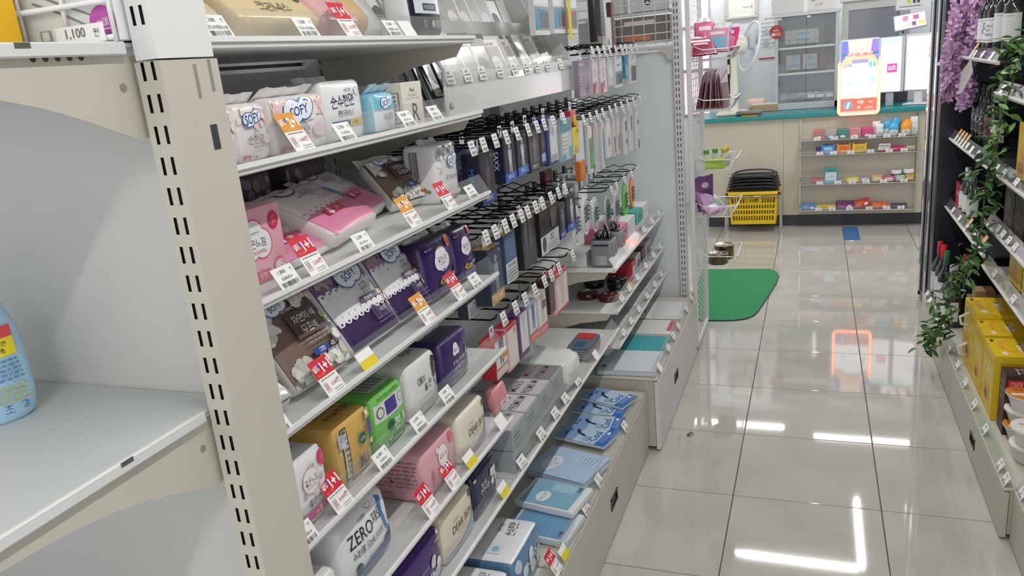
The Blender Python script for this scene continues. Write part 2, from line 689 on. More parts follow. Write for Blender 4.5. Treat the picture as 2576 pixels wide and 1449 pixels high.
def tag_mesh(kind, price='', txt='', w=0.050, h=0.036):
    k = (kind, price, txt, w, h)
    if k in _TM:
        return _TM[k]
    m = MB()
    nb = (0.0016)

    def S(x, y, off):
        return (x - w / 2, 0.511 * y - 0.859 * (off + nb), 0.859 * y + 0.511 * (off + nb))
    hh = h * 1.9 if kind in 'ro' else h
    for c in (0.0, -0.0005):
        vs = [S(0, 0, c), S(w, 0, c), S(w, hh, c), S(0, hh, c)]
        m.add(vs, [(0, 1, 2, 3) if c == 0 else (3, 2, 1, 0)], '#f4f4f2', 'paper')
    sd = len(price) + len(txt) * 3 + (ord(price[0]) if price else 0)
    if kind == 'n':
        ops = [T(price, .42, .76, .2, '#333333', .6), T('원', .86, .78, .14, '#666666'), T(txt or '상품', .5, .46, .17, '#555555', .86)]
        ops += bars(.12, .08, .88, .30, '#444444', 16, sd)
    elif kind in 'ro':
        c = '#d5263a' if kind == 'r' else '#e29a34'
        ops = [R(0, .53, 1, 1, c), T('열정', .2, .78, .15, '#ffffff', .3, .1, .02), T('up', .4, .80, .13, '#4a3f9a', .2, .1, .02),
               T('1+1' if kind == 'r' else '2+1', .72, .76, .26, '#ffffff', .5, .08, .03), T('11 ~ 1.31', .3, .60, .05, '#ffe08a'),
               R(.1, .14, .3, .40, '#d9cfcf'), R(.13, .2, .27, .36, '#c8a8a8'), T(price + '원', .68, .30, .13, '#c23a4a', .55)]
        ops += lines(.1, .46, .9, 1, .1, .025, '#888888', sd) + lines(.45, .13, .9, 2, .06, .02, '#aaaaaa', sd)
    elif kind == 'y':
        ops = [R(0, 0, 1, .55, '#e3cf2e')]
    else:
        ops = []
    draw(m, ops, w, hh, S, 'paper', 0.0003, 0.00008)
    _TM[k] = m.mesh('price_tag')
    return _TM[k]


def shelf_parts(root, L, depth, tags=(), col=WH, lip=0.0135, bracket=True, railcol='#e9eef0', rail=True):
    MB().bbox(-L / 2, L / 2, 0.012, depth, -0.013, -0.005, 0.002, col, 'steel').build('deck', root)
    MB().bbox(-L / 2, L / 2, 0.002, 0.014, -lip, 0.001, 0.002, '#dcdcd8', 'steel').build('front_lip', root)
    if rail:
        m = MB()
        t = 0.0012
        m.prism([(0, 0), (0.0255, 0.043), (0.0255 + t, 0.043), (t, 0)], 0, -L / 2, L / 2, railcol, 'acrylic')
        m.build('price_rail', root)
        MB().box(-L / 2, L / 2, -0.002, 0.004, -0.004, 0.003, '#f2f2f2', 'plastic').build('rail_foot', root)
    if bracket:
        for sx in (-1, 1):
            x = sx * (L / 2 - 0.006)
            MB().prism([(0.03, -0.013), (depth, -0.013), (depth, -0.12), (depth - .06, -0.115), (0.16, -0.055), (0.05, -0.04)], 0, x - .0015, x + .0015,
                       BE, 'steel').build('bracket', root)
    for a, kind, price, txt in tags:
        tw = 0.050
        link('promo_tag' if kind in 'ro' else 'price_tag', tag_mesh(kind, price, txt, tw), root, (a, 0, 0))


def left_shelf(y0, y1, zb, label, tags=(), xf=-0.465, xb=-0.88, **k):
    t = thing('gondola_shelf', label, 'shelf', (xf, (y0 + y1) / 2, zb + 0.012), (0, 0, math.pi / 2), 'steel shelves of the left gondola')
    shelf_parts(t, y1 - y0 - 0.004, xf - xb, [(y - (y0 + y1) / 2, kd, p, s) for y, kd, p, s in tags], **k)
    return t


def slot_post(mb, x0, x1, yf, depth, z0, z1, col, pitch=0.031, cols=(0.30, 0.70), sh=0.018, sw=0.0042):
    W_ = x1 - x0
    n = int((z1 - z0) / pitch)
    dz = (z1 - z0 - n * pitch)
    xs = [x0]
    for c in cols:
        xs += [x0 + c * W_ - sw / 2, x0 + c * W_ + sw / 2]
    xs.append(x1)
    z = z0
    mb.add([(x0, yf, z0), (x1, yf, z0), (x1, yf, z0 + dz), (x0, yf, z0 + dz)], [(0, 1, 2, 3)], col, 'steel')
    z += dz
    g = pitch - sh
    for k in range(n):
        mb.add([(x0, yf, z), (x1, yf, z), (x1, yf, z + g), (x0, yf, z + g)], [(0, 1, 2, 3)], col, 'steel')
        for a in range(0, len(xs), 2):
            mb.add([(xs[a], yf, z + g), (xs[a + 1], yf, z + g), (xs[a + 1], yf, z + pitch), (xs[a], yf, z + pitch)], [(0, 1, 2, 3)], col, 'steel')
        z += pitch
    y1 = yf + 0.006
    for x in (x0, x1):
        mb.add([(x, yf, z0), (x, yf, z1), (x, y1, z1), (x, y1, z0)], [(0, 1, 2, 3)], col, 'steel')
    mb.add([(x0, yf, z1), (x1, yf, z1), (x1, y1, z1), (x0, y1, z1)], [(0, 1, 2, 3)], col, 'steel')
    mb.box(x0 + .002, x1 - .002, y1 - .001, y1 + 0.001, z0 + .001, z1 - .001, '#2b2b26', 'rubber')  # dark sheet behind the slots stands in for shade inside the post
    mb.box(x0, x1, y1, yf + depth, z0, z1, col, 'steel')


# ================================================================ left gondola: frame, bays, shelves
gf = thing('gondola_unit', 'pale steel gondola frame with back panels behind the left shelves', 'shelving frame', (-0.93, -0.75, 0))
for y0, y1 in ((-2.40, -1.44), (-1.40, -0.24), (-0.20, 0.90)):
    for k in range(5):
        z0 = 0.06 + 0.40 * k
        top = z0 + 0.392
        MB().box(-0.02, 0.008, y0 + .75, y1 + .75, z0, top, '#b9bbbb' if y0 < -2 else '#aeb2b6', 'steel').build('back_panel', gf)
MB().box(-0.045, -0.024, -1.67, 1.65, 0.02, 2.06, '#9ea2a4', 'steel').build('back_core', gf)
for y in (-2.42, -1.42, -0.22):
    m = MB()
    m.box(0.0, 0.045, y + .75 - .02, y + .75 + .02, 0.02, 2.05, '#c4c5c3', 'steel')
    for r in range(30):
        for s in (-.008, .008):
            m.box(0.0448, 0.0456, y + .75 + s - .002, y + .75 + s + .002, 1.0 + r * .031, 1.018 + r * .031, '#3a3b3b', 'rubber')
    m.build('upright', gf)

S1, S2, S3, S4, S5, S6, S7 = 1.665, 1.498, 1.307, 1.103, 0.905, 0.710, 0.530
B1Y = (-2.42, -1.42)
left_shelf(*B1Y, S1, 'top shelf of the pad bay, carrying tissue packs', [
    (-2.278, 'n', '1,100', '대포한나라여행용티슈70매'), (-2.073, 'n', '1,300', '크리넥스수앤수물티슈'), (-1.945, 'r', '2,300', ''),
    (-1.794, 'n', '3,500', '미엘물티슈70매'), (-1.735, 'w', '', '')])
left_shelf(*B1Y, S2, 'second shelf of the pad bay, carrying small upright liner packs', [
    (-2.135, 'o', '1,400', ''), (-2.008, 'n', '3,700', '순)라이롱20P'), (-1.783, 'n', '8,500', '뷰)유기라16P'), (-1.657, 'n', '5,000', '라)롱라이16P')])
left_shelf(*B1Y, S3, 'third shelf of the pad bay, carrying pink pouches', [
    (-2.225, 'n', '1,800', '좋)울날중4P'), (-2.151, 'r', '2,200', ''), (-2.002, 'n', '2,200', '쏘피)슈퍼16P'), (-1.81, 'o', '1,700', ''),
    (-1.638, 'r', '2,800', ''), (-1.516, 'n', '4,600', '쏘)유기순면')])
left_shelf(*B1Y, S4, 'fourth shelf of the pad bay, carrying brown and purple pouches', [
    (-2.307, 'n', '3,200', '쏘)무표백대4P'), (-2.156, 'r', '3,200', ''), (-2.045, 'y', '', ''), (-1.803, 'o', '3,900', ''),
    (-1.64, 'r', '3,600', ''), (-1.547, 'n', '3,600', '좋)수퍼4P')])
left_shelf(*B1Y, S5, 'fifth shelf of the pad bay, carrying yellow, green and white packs', [
    (-2.291, 'n', '8,500', '라)유기중형14P'), (-2.186, 'r', '8,900', ''), (-2.042, 'n', '6,400', '본)중형16P'), (-1.893, 'n', '6,400', '본)대형14P'),
    (-1.758, 'n', '7,400', '메)맥스롱16P')])
left_shelf(*B1Y, S6, 'sixth shelf of the pad bay, carrying the pink and lilac packs', [
    (-1.891, 'r', '9,400', ''), (-1.779, 'r', '9,500', ''), (-1.684, 'y', '', ''), (-1.485, 'w', '', '')])
left_shelf(*B1Y, S7, 'lowest raised shelf of the pad bay, carrying cream and navy packs', [(-1.513, 'y', '', '')])
B2Y, B3Y = (-1.42, -0.22), (-0.22, 0.90)
left_shelf(*B2Y, 0.530, 'low shelf of the hook bay, carrying clear underwear boxes and a bagged towel', [
    (-1.367, 'n', '10,900', '남성런닝100'), (-1.197, 'n', '10,900', '남성트렁크'), (-1.057, 'n', '10,900', '남성런닝95'), (-.947, 'n', '10,900', '여성런닝'),
    (-.803, 'n', '4,900', '스포츠타월'), (-.558, 'w', '', '')])
T3 = [(y, 'n', p, '문구') for y, p in ((-.1, '3,000'), (.05, '2,500'), (.22, '1,500'), (.42, '4,000'), (.62, '2,000'), (.8, '1,200'))]
left_shelf(*B3Y, 0.775, 'upper shelf of the stationery bay, carrying cable boxes and silver tins', T3[3:])
left_shelf(*B3Y, 0.600, 'middle shelf of the stationery bay, carrying round tape tins', T3)
left_shelf(*B3Y, 0.450, 'lower shelf of the stationery bay, carrying thin grey notebooks', T3)


def base_unit(y0, y1, xf, h, label, tags, handle_y, col):
    t = thing('drawer_cabinet', label, 'shelf base', (xf, (y0 + y1) / 2, 0), (0, 0, math.pi / 2), 'base units of the left gondola')
    L = y1 - y0 - .004
    dp = xf + 0.88
    hy = handle_y - (y0 + y1) / 2
    MB().box(-L / 2, L / 2, 0.02, dp, 0.02, h - .012, BE, 'steel').build('base_body', t)
    m = MB()        # drawer front with a cut-out for the handle
    z0, z1, hz0, hz1 = 0.008, h - 0.015, h * .5 - .022, h * .5 + .022
    a0, a1 = hy - 0.045, hy + 0.045
    for bx in ((-L / 2, a0, z0, z1), (a1, L / 2, z0, z1), (a0, a1, z0, hz0), (a0, a1, hz1, z1)):
        m.box(bx[0], bx[1], 0.0, 0.018, bx[2], bx[3], col, 'steel')
    dr = m.build('drawer_front', t)
    m = MB()
    m.box(a0, a1, 0.010, 0.019, hz0, hz1, '#1d1d1f', 'plastic')
    for bx in ((a0, a1, hz0, hz0 + .005), (a0, a1, hz1 - .005, hz1), (a0, a0 + .005, hz0, hz1), (a1 - .005, a1, hz0, hz1)):
        m.box(bx[0], bx[1], -0.003, 0.012, bx[2], bx[3], '#2c2c2e', 'plastic')
    m.box(a0 + .02, a1 - .02, 0.002, 0.010, hz0 + .012, hz0 + .022, '#4b4b4d', 'plastic')
    m.build('handle', dr)
    MB().bbox(-L / 2, L / 2, 0.002, dp, h - .012, h, .003, '#cdcabf', 'steel').build('deck', t)
    m = MB().prism([(-.001, h), (0.0245, h + 0.045), (0.0259, h + 0.045), (.0005, h)], 0, -L / 2, L / 2, '#e9eef0', 'acrylic')
    m.build('price_rail', t)
    for y, kd, p, s in tags:
        link('price_tag', tag_mesh(kd, p, s), t, (y - (y0 + y1) / 2, 0, h + .002))
    return t


base_unit(-2.42, -1.424, -0.366, 0.272, 'cream drawer base under the pad bay nearest the camera', [(-1.44, 'r', '5,900', '')], -1.95, '#cbc6bb')
base_unit(-1.42, -0.225, -0.366, 0.272, 'cream drawer base with raincoats and cooling sleeves on its deck',
          [(-1.37, 'y', '', ''), (-1.137, 'n', '5,500', '레인코트'), (-.973, 'n', '4,300', '레인코트'), (-.582, 'n', '5,000', '쿨토시')], -0.83, '#cbc6bb')
base_unit(-0.215, 0.90, -0.316, 0.325, 'white drawer base with notebooks and pads on its deck',
          [(-.13, 'w', '', ''), (.093, 'n', '2,000', '노트'), (.24, 'n', '3,000', '노트'), (.381, 'n', '1,500', '노트'), (.644, 'n', '1,000', '봉투'), (.83, 'n', '800', '봉투')],
          0.21, '#dedede')

# ================================================================ near end cap of the gondola (left edge of the picture)
ec = thing('end_cap_unit', 'beige end cap frame with slotted post and pale back panel nearest the camera', 'shelving frame', (-0.8, -2.5, 0))
m = MB()
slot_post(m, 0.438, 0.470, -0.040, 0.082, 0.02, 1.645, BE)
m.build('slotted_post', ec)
m = MB()
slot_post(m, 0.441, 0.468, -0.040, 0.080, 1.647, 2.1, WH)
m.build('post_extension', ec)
m = MB()
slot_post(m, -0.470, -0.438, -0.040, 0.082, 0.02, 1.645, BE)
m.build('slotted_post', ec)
for z0, z1 in ((0.1, 0.895), (0.897, 1.22), (1.222, 1.645), (1.647, 2.1)):
    MB().box(-0.438, 0.438, 0.0, 0.02, z0, z1, '#c8c7c3', 'steel').build('back_panel', ec)
for nm, bx, c in (('post_hole', (0.012, 0.022, 1.552, 1.578), '#33383c'), ('post_slit', (0.004, 0.008, 1.606, 1.640), '#8b8778'), ('post_slit', (0.026, 0.030, 1.612, 1.644), '#8b8778')):
    MB().box(0.4699, 0.4706, *bx, c, 'rubber').build(nm, ec)


def endcap_shelf(z, label, lipc):
    t = thing('end_cap_shelf', label, 'shelf', (-0.8, -2.54, z), group='end cap shelves nearest the camera')
    MB().bbox(-0.435, 0.435, -0.42, 0.038, -0.006, 0.0, 0.002, lipc, 'steel').build('deck', t)
    m = MB()
    for x in (-0.437, 0.433):
        m.bbox(x, x + .006, -0.42, -0.006, -0.012, 0.001, .0015, '#d3d5d4', 'steel')
    m.bbox(-.437, .439, -0.424, -0.418, -0.02, 0.001, .0015, '#d3d5d4', 'steel')
    m.build('rim', t)
    for x in (-0.430, 0.4305):
        # tapered bracket: tall at the post, shallow at the front
        prof = [(-.40, -.012), (.010, -.012), (.010, -.092), (-.005, -.094), (-.03, -.084), (-.066, -.069), (-.108, -.054), (-.147, -.044), (-.187, -.037), (-.222, -.0335), (-.26, -.031), (-.40, -.026)]
        m = MB().prism(prof, 0, x - .001, x + .001, BE, 'steel')
        m.cyl((x + .0006, -0.014, -0.042), (x + .0016, -0.014, -0.042), .0042, .0042, 14, '#8e897c', 'steel')
        for k in range(5):
            m.cyl((x + .0006, -0.055 - k * .0125, -0.0125), (x + .0016, -0.055 - k * .0125, -0.0125), .003, .003, 8, '#4b473e', 'steel')
        m.build('bracket', t)
    MB().box(0.4386, 0.4395, -0.125, -0.110, -.004, 0.0006, '#55554f', 'rubber').build('rim_notch', t)
    return t


endcap_shelf(0.90, 'added unseen end cap shelf blocking light from below the softener bottle shelf', '#bec3c2')  # out of view, added to keep light from rising onto the panel
endcap_shelf(1.665, 'upper white end cap shelf with a wire fence and a boxed product on it', '#c2c6c5')
endcap_shelf(1.273, 'lower white end cap shelf holding one softener bottle', '#bec3c2')

# ================================================================ far end cap with wire grid
fe = thing('end_cap_unit', 'grey far end panel with slotted white post beside the wire basket grid', 'shelving frame', (-0.62, 0.92, 0))
m = MB()
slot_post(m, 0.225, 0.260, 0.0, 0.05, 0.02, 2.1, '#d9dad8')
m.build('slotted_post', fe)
MB().box(-0.27, 0.222, 0.03, 0.05, 0.08, 1.60, '#e4eaee', 'steel').build('back_panel', fe)
m = MB().prism([(0.10, 1.62), (0.224, 1.62), (0.224, 1.555), (0.20, 1.555), (0.185, 1.585), (0.15, 1.605), (0.10, 1.605)], 1, 0.004, 0.008, '#c8c6bd', 'steel')
m.box(-0.25, 0.10, 0.0, 0.03, 1.605, 1.625, '#d8dbdc', 'steel')
m.build('bracket', fe)
m = MB()
for k in range(9):
    z = 1.64 + k * 0.048
    m.tube([(-0.26, 0.005, z), (0.215, 0.005, z)], 0.0025, '#e9ebeb', 'plastic', 5)
for k in range(9):
    x = -0.25 + k * 0.056
    m.tube([(x, 0.003, 1.63), (x, 0.003, 2.08)], 0.0025, '#e9ebeb', 'plastic', 5)
m.tube([(-0.27, 0.004, 1.628), (0.222, 0.004, 1.628)], 0.006, '#e9ebeb', 'plastic', 6)
m.build('wire_grid', fe)

wg = thing('wire_grid_stand', 'white wire grid panel with hanging baskets at the gondola end', 'wire rack', (-0.325, 0.965, 0))
m = MB()
m.bbox(-0.012, 0.012, -0.012, 0.012, 0.02, 2.1, .003, '#e3e4e3', 'plastic')
m.bbox(-0.012, 0.012, 0.43, 0.454, 0.02, 2.1, .003, '#e3e4e3', 'plastic')
m.bbox(-0.012, 0.012, 0.0, 0.44, 0.02, 0.045, .003, '#e3e4e3', 'plastic')
m.build('grid_frame', wg)
m = MB()
for k in range(62):
    z = 0.06 + k * 0.033
    m.tube([(0.0, 0.01, z), (0.0, 0.44, z)], 0.0022, '#dfe0df', 'plastic', 4)
for k in range(6):
    m.tube([(0.003, 0.06 + k * .066, 0.04), (0.003, 0.06 + k * .066, 2.1)], 0.0025, '#dfe0df', 'plastic', 4)
m.build('wire_mesh', wg)


def wire_basket(z, label):
    t = thing('wire_basket', label, 'basket', (-0.308, 0.97, z), group='baskets hung on the wire grid')
    m = MB()
    wv = '#eceded'
    L, D = 0.30, 0.175
    for y in (0.0, L):
        m.tube([(0, y, 0.0), (0, y, 0.075), (0.05, y, 0.052), (D, y, 0.05), (D, y, 0.0), (0, y, 0.0)], 0.0032, wv, 'plastic', 6)
    m.tube([(D, 0, 0.05), (D + .03, 0, 0.055), (D + .03, L, 0.055), (D, L, 0.05)], 0.003, wv, 'plastic', 6)
    m.build('basket_frame', t)
    m = MB()
    for k in range(8):
        y = L * (k + .5) / 8
        m.tube([(0, y, .04), (0, y, 0), (D, y, 0), (D + .03, y, .055)], 0.0016, wv, 'plastic', 4)
    for k in range(5):
        m.tube([(D * k / 4, 0, 0), (D * k / 4, L, 0)], 0.0016, wv, 'plastic', 4)
    m.build('basket_wires', t)
    m = MB().add([(D + .002, 0, 0), (D + .034, 0, .056), (D + .034, L, .056), (D + .002, L, 0)], [(0, 3, 2, 1)], '#e6eaec', 'acrylic')
    m.build('clear_front', t)
    return t


BZ = (1.535, 1.29, 0.99, 0.745, 0.48)
for z, lb in zip(BZ, ('topmost wire basket on the grid, filled with pink and blue sachets', 'second wire basket from the top, filled with upright maroon packets',
                      'middle wire basket holding small bottles and a green box', 'fourth wire basket from the top, holding purple foil pouches',
                      'lowest wire basket on the grid, holding two tins')):
    wire_basket(z, lb)

# ================================================================ right gondola
NV = '#20222e'
rg = thing('wine_fixture', 'dark navy wine shelving frame with end panel and polished steel edge', 'shelving frame', (1.35, 0.5, 0))
MB().box(-0.45, 0.30, 1.005, 1.02, 0.0, 2.45, NV, 'plastic').build('end_panel', rg)
MB().box(0.0, 0.03, -2.6, 1.004, 0.0, 2.45, '#1b1b20', 'plastic').build('back_panel', rg)
m = MB()
m.bbox(-0.475, -0.44, 1.02, 1.06, 0.02, 2.45, .004, '#2a2c36', 'plastic')
m.build('corner_post', rg)
m = MB()
m.box(-0.478, -0.30, 1.50, 1.53, 0.02, 2.45, '#24262f', 'plastic')
m.box(-0.470, -0.30, 1.06, 1.50, 0.02, 2.45, '#1b1c22', 'plastic')
m.build('side_cabinet', rg)
m = MB()
m.bbox(-0.486, -0.470, 1.44, 1.50, 0.06, 2.45, .004, '#d8d8dc', 'chrome')
m.bbox(-0.484, -0.470, 1.20, 1.235, 0.06, 2.45, .004, '#c8c8cc', 'chrome')
m.build('steel_strip', rg)
m = MB()
m.box(0.0, 0.012, -0.07, -0.05, 0.1, 2.45, '#1e1e24', 'plastic')
m.build('upright', rg)


def right_shelf(y0, y1, zb, label, tags=(), xf=0.92, xb=1.34, col='#2a2a30', **k):
    t = thing('gondola_shelf', label, 'shelf', (xf, (y0 + y1) / 2, zb), (0, 0, -math.pi / 2), 'shelves of the right gondola')
    shelf_parts(t, y1 - y0 - .004, xb - xf, [(-(y - (y0 + y1) / 2), kd, p, s) for y, kd, p, s in tags], col=col, bracket=False, **k)
    return t


FB, NB = (0.45, 1.50), (-0.62, 0.45)
right_shelf(*FB, 1.445, 'upper dark wine shelf behind the pink flowers', [(1.05, 'o', '9,900', ''), (.98, 'n', '12,900', '와인'), (.8, 'n', '15,900', '와인'), (.6, 'w', '', '')])
right_shelf(*FB, 1.03, 'middle dark wine shelf with a row of orange topped tags', [(1.34, 'o', '9,900', ''), (1.26, 'o', '9,900', ''), (1.18, 'o', '8,900', ''), (1.10, 'o', '9,900', ''), (1.02, 'n', '9,900', '와인'), (.9, 'w', '', ''), (.75, 'n', '9,900', '와인')])
right_shelf(*FB, 0.67, 'lower dark wine shelf above the capped bottles', [(1.3, 'n', '19,900', '와인'), (1.1, 'n', '19,900', '와인'), (.9, 'o', '9,900', ''), (.72, 'n', '17,900', '와인'), (.55, 'o', '7,900', '')])
right_shelf(*NB, 1.33, 'upper shelf of the coffee bay at the right edge', [(.35, 'w', '', ''), (.2, 'n', '5,000', '선물')], col='#8b8b86')
right_shelf(*NB, 1.03, 'shelf of the coffee bay carrying a tall yellow box', [(.35, 'w', '', ''), (.22, 'n', '5,900', '과자'), (.02, 'n', '5,900', '과자')], col='#8b8b86')
right_shelf(*NB, 0.81, 'shelf of the coffee bay carrying dark brown cartons', [(.25, 'n', '7,000', '커피'), (.16, 'n', '7,000', '커피'), (.06, 'n', '7,000', '커피'), (-.04, 'n', '7,000', '커피')], col='#8b8b86')
right_shelf(*NB, 0.63, 'lowest raised shelf of the coffee bay over the yellow coffee cartons', [(.25, 'n', '4,000', '커피'), (-.08, 'n', '4,000', '커피')], col='#b4b0a4')


def rbase(y0, y1, xf, h, label, tags, handle_y):
    t = thing('drawer_cabinet', label, 'shelf base', (xf, (y0 + y1) / 2, 0), (0, 0, -math.pi / 2), 'base units of the right gondola')
    L = y1 - y0 - .004
    yc = (y0 + y1) / 2
    MB().box(-L / 2, L / 2, 0.02, 0.48, 0.02, h - .012, BE, 'steel').build('base_body', t)
    hy = -(handle_y - yc)
    m = MB()
    a0, a1, hz0, hz1 = hy - .045, hy + .045, h * .5 - .02, h * .5 + .02
    for bx in ((-L / 2, a0, .008, h - .015), (a1, L / 2, .008, h - .015), (a0, a1, .008, hz0), (a0, a1, hz1, h - .015)):
        m.box(bx[0], bx[1], 0, .018, bx[2], bx[3], '#c6c0b4', 'steel')
    dr = m.build('drawer_front', t)
    m = MB().box(a0, a1, 0.008, 0.019, hz0, hz1, '#1d1d1f', 'plastic')
    for bx in ((a0, a1, hz0, hz0 + .005), (a0, a1, hz1 - .005, hz1), (a0, a0 + .005, hz0, hz1), (a1 - .005, a1, hz0, hz1)):
        m.box(bx[0], bx[1], -0.003, 0.012, bx[2], bx[3], '#2c2c2e', 'plastic')
    m.build('handle', dr)
    MB().bbox(-L / 2, L / 2, 0.0, 0.48, h - .012, h, .003, '#cbc6b9', 'steel').build('deck', t)
    MB().prism([(0.002, h), (0.0265, h + 0.045), (0.028, h + 0.045), (.0035, h)], 0, -L / 2, L / 2, '#dfe4e4', 'acrylic').build('price_rail', t)
    for y, kd, p, s in tags:
        link('price_tag', tag_mesh(kd, p, s), t, (-(y - yc), .003, h + .002))


rbase(-0.60, 0.45, 0.836, 0.185, 'cream drawer base under the yellow coffee cartons', [(.39, 'n', '9,000', '커피'), (.2, 'n', '9,000', '커피'), (-.008, 'n', '9,000', '커피'), (-.22, 'n', '9,000', '커피'), (-.48, 'n', '2,500', '컵면'), (-.57, 'n', '2,500', '컵면')], -0.09)
rbase(0.455, 1.50, 0.836, 0.185, 'cream base under the standing wine bottles', [(1.42, 'n', '9,900', '와인'), (1.3, 'w', '', ''), (1.15, 'n', '9,900', '와인'), (1.0, 'n', '9,900', '와인'), (.85, 'n', '9,900', '와인'), (.6, 'n', '9,900', '와인')], 0.95)
rbase(-1.62, -0.61, 0.862, 0.19, 'cream base at the lower right corner, stepped back from its neighbour', [(-.66, 'n', '2,500', '컵면'), (-.75, 'n', '2,500', '컵면')], -1.4)

# ================================================================ soft packs, pouches and cartons
LROT = math.pi / 2


def soft_body(w, h, d, r, bulge, front, side, top, mat='film', wr=0.0015, seed=0):
    """rounded block, front at y=0 facing -y; the faces swell a little"""
    hx, hy, hz = w / 2, d / 2, h / 2
    n = 9
    ts = [-1, -.93, -.8, -.45, 0, .45, .8, .93, 1]
    m = MB()
    for ax in range(3):
        for sg in (-1, 1):
            vs = []
            for b in ts:
                for a in ts:
                    p = [0, 0, 0]
                    p[ax] = sg
                    p[(ax + 1) % 3] = a
                    p[(ax + 2) % 3] = b
                    q = [p[0] * hx, p[1] * hy, p[2] * hz]
                    inn = [max(-(hh - r), min(hh - r, c)) for c, hh in zip(q, (hx, hy, hz))]
                    dd = Vector([c - i for c, i in zip(q, inn)])
                    if dd.length > 1e-9:
                        dd = dd.normalized() * r
                    q = [i + c for i, c in zip(inn, dd)]
                    u, v, t = q[0] / hx, q[1] / hy, q[2] / hz
                    q[1] += bulge * (1 - u * u) * (1 - t * t) * (-1 if q[1] < 0 else 1) * abs(v)
                    if not (ax == 1 and sg == -1):
                        k = wr * noise.noise(Vector((q[0] * 45 + seed * 7.3, q[1] * 45, q[2] * 45)))
                        q = [q[0] + k * u, q[1] + k * max(v, 0), q[2] + k * t]
                    vs.append((q[0], q[1] + hy, q[2] + hz))
            fs = [(j * n + i, j * n + i + 1, (j + 1) * n + i + 1, (j + 1) * n + i) for j in range(n - 1) for i in range(n - 1)]
            if sg < 0:
                fs = [f[::-1] for f in fs]
            c = {0: side, 1: front, 2: top}[ax]
            m.add(vs, fs, c, mat, True)
    return m


def soft_S(w, h, bulge, r=0.0):
    def cut(d):
        return r - math.sqrt(max(r * r - (r - d) ** 2, 0)) if d < r else 0.0

    def S(x, z, off):
        u, t = 2 * x / w - 1, 2 * z / h - 1
        return (x - w / 2, -bulge * max(0, 1 - u * u) * max(0, 1 - t * t) - off + cut(min(x, w - x)) + cut(min(z, h - z)), z)
    return S


def strip(w, z0, hgt, y0, col, seed=0, amp=0.004, lean=0.3, n=14, thick=0.0008):
    """a crimped plastic seal standing on top of a pack"""
    m = MB()
    for k in (0, 1):
        vs = []
        for j in range(4):
            for i in range(n + 1):
                x = -w / 2 + w * i / n
                q = j / 3
                y = y0 + amp * q * math.sin(i * 1.3 + seed) + lean * hgt * q + k * thick
                z = z0 + hgt * q * (0.85 + 0.25 * noise.noise(Vector((x * 30, seed * 3.1, 0))))
                vs.append((x, y, z))
        m.add(vs, [(j * (n + 1) + i, j * (n + 1) + i + 1, (j + 1) * (n + 1) + i + 1, (j + 1) * (n + 1) + i)[::1 if k == 0 else -1]
                   for j in range(3) for i in range(n)], col, 'film', True)
    return m


_ps = [0]


def pack(name, label, cat, loc, w, h, d, front_col, ops, side_col=None, top_col=None, side=None, top=None, lean=0.0, yaw=0.0, roll=0.0,
         r=0.012, bulge=0.006, seal=None, rot=LROT, group=None, mat='film', body='wrapper', rside=None, lay=0.0006, wr=0.0015):
    _ps[0] += 1
    sd = _ps[0]
    z = loc[2] + (d * math.sin(lean) if lean > 0 else 0) + 0.001 + (abs(math.sin(roll)) * w / 2)
    t = thing(name, label, cat, (loc[0], loc[1], z), (-lean, roll, rot + yaw), group)
    sc, tcx = side_col or front_col, top_col or side_col or front_col
    soft_body(w, h, d, r, bulge, front_col, sc, tcx, mat, wr, seed=sd).build(body, t)
    pm = 'filmprint' if mat == 'film' else 'print'
    if ops:
        m = MB()
        draw(m, ops, w, h, soft_S(w, h, bulge, r), pm, lay + .0003, 0.0001, 0.009, inset=r * .35)
        m.build('front_print', t)
    if side:
        m = MB()
        draw(m, side, d, h, lambda x, y, off: (-w / 2 - off, d - x, y), pm, 0.0011, 0.0001, inset=r)
        m.build('side_print', t)
    if rside:
        m = MB()
        draw(m, rside, d, h, lambda x, y, off: (w / 2 + off, x, y), pm, 0.0011, 0.0001)
        m.build('side_print', t)
    if top:
        m = MB()
        draw(m, top, w, d, lambda x, y, off: (x - w / 2, y, h + off), pm, 0.0011, 0.0001, inset=r)
        m.build('top_print', t)
    if seal == 'flap':
        strip(w * .98, h - .004, 0.022, d * .40, '#f2f3f3', sd, .006, -1.1).build('seal_flap', t)
    elif seal == 'header':
        strip(w * .98, h - .006, 0.034, d * .5, side_col or '#e6e7e8', sd, .002, .05).build('seal_flap', t)
    elif seal == 'low':
        strip(w * .8, h - .003, 0.014, d * .5, '#e4e6e6', sd, .004, .8).build('seal_flap', t)
    return t


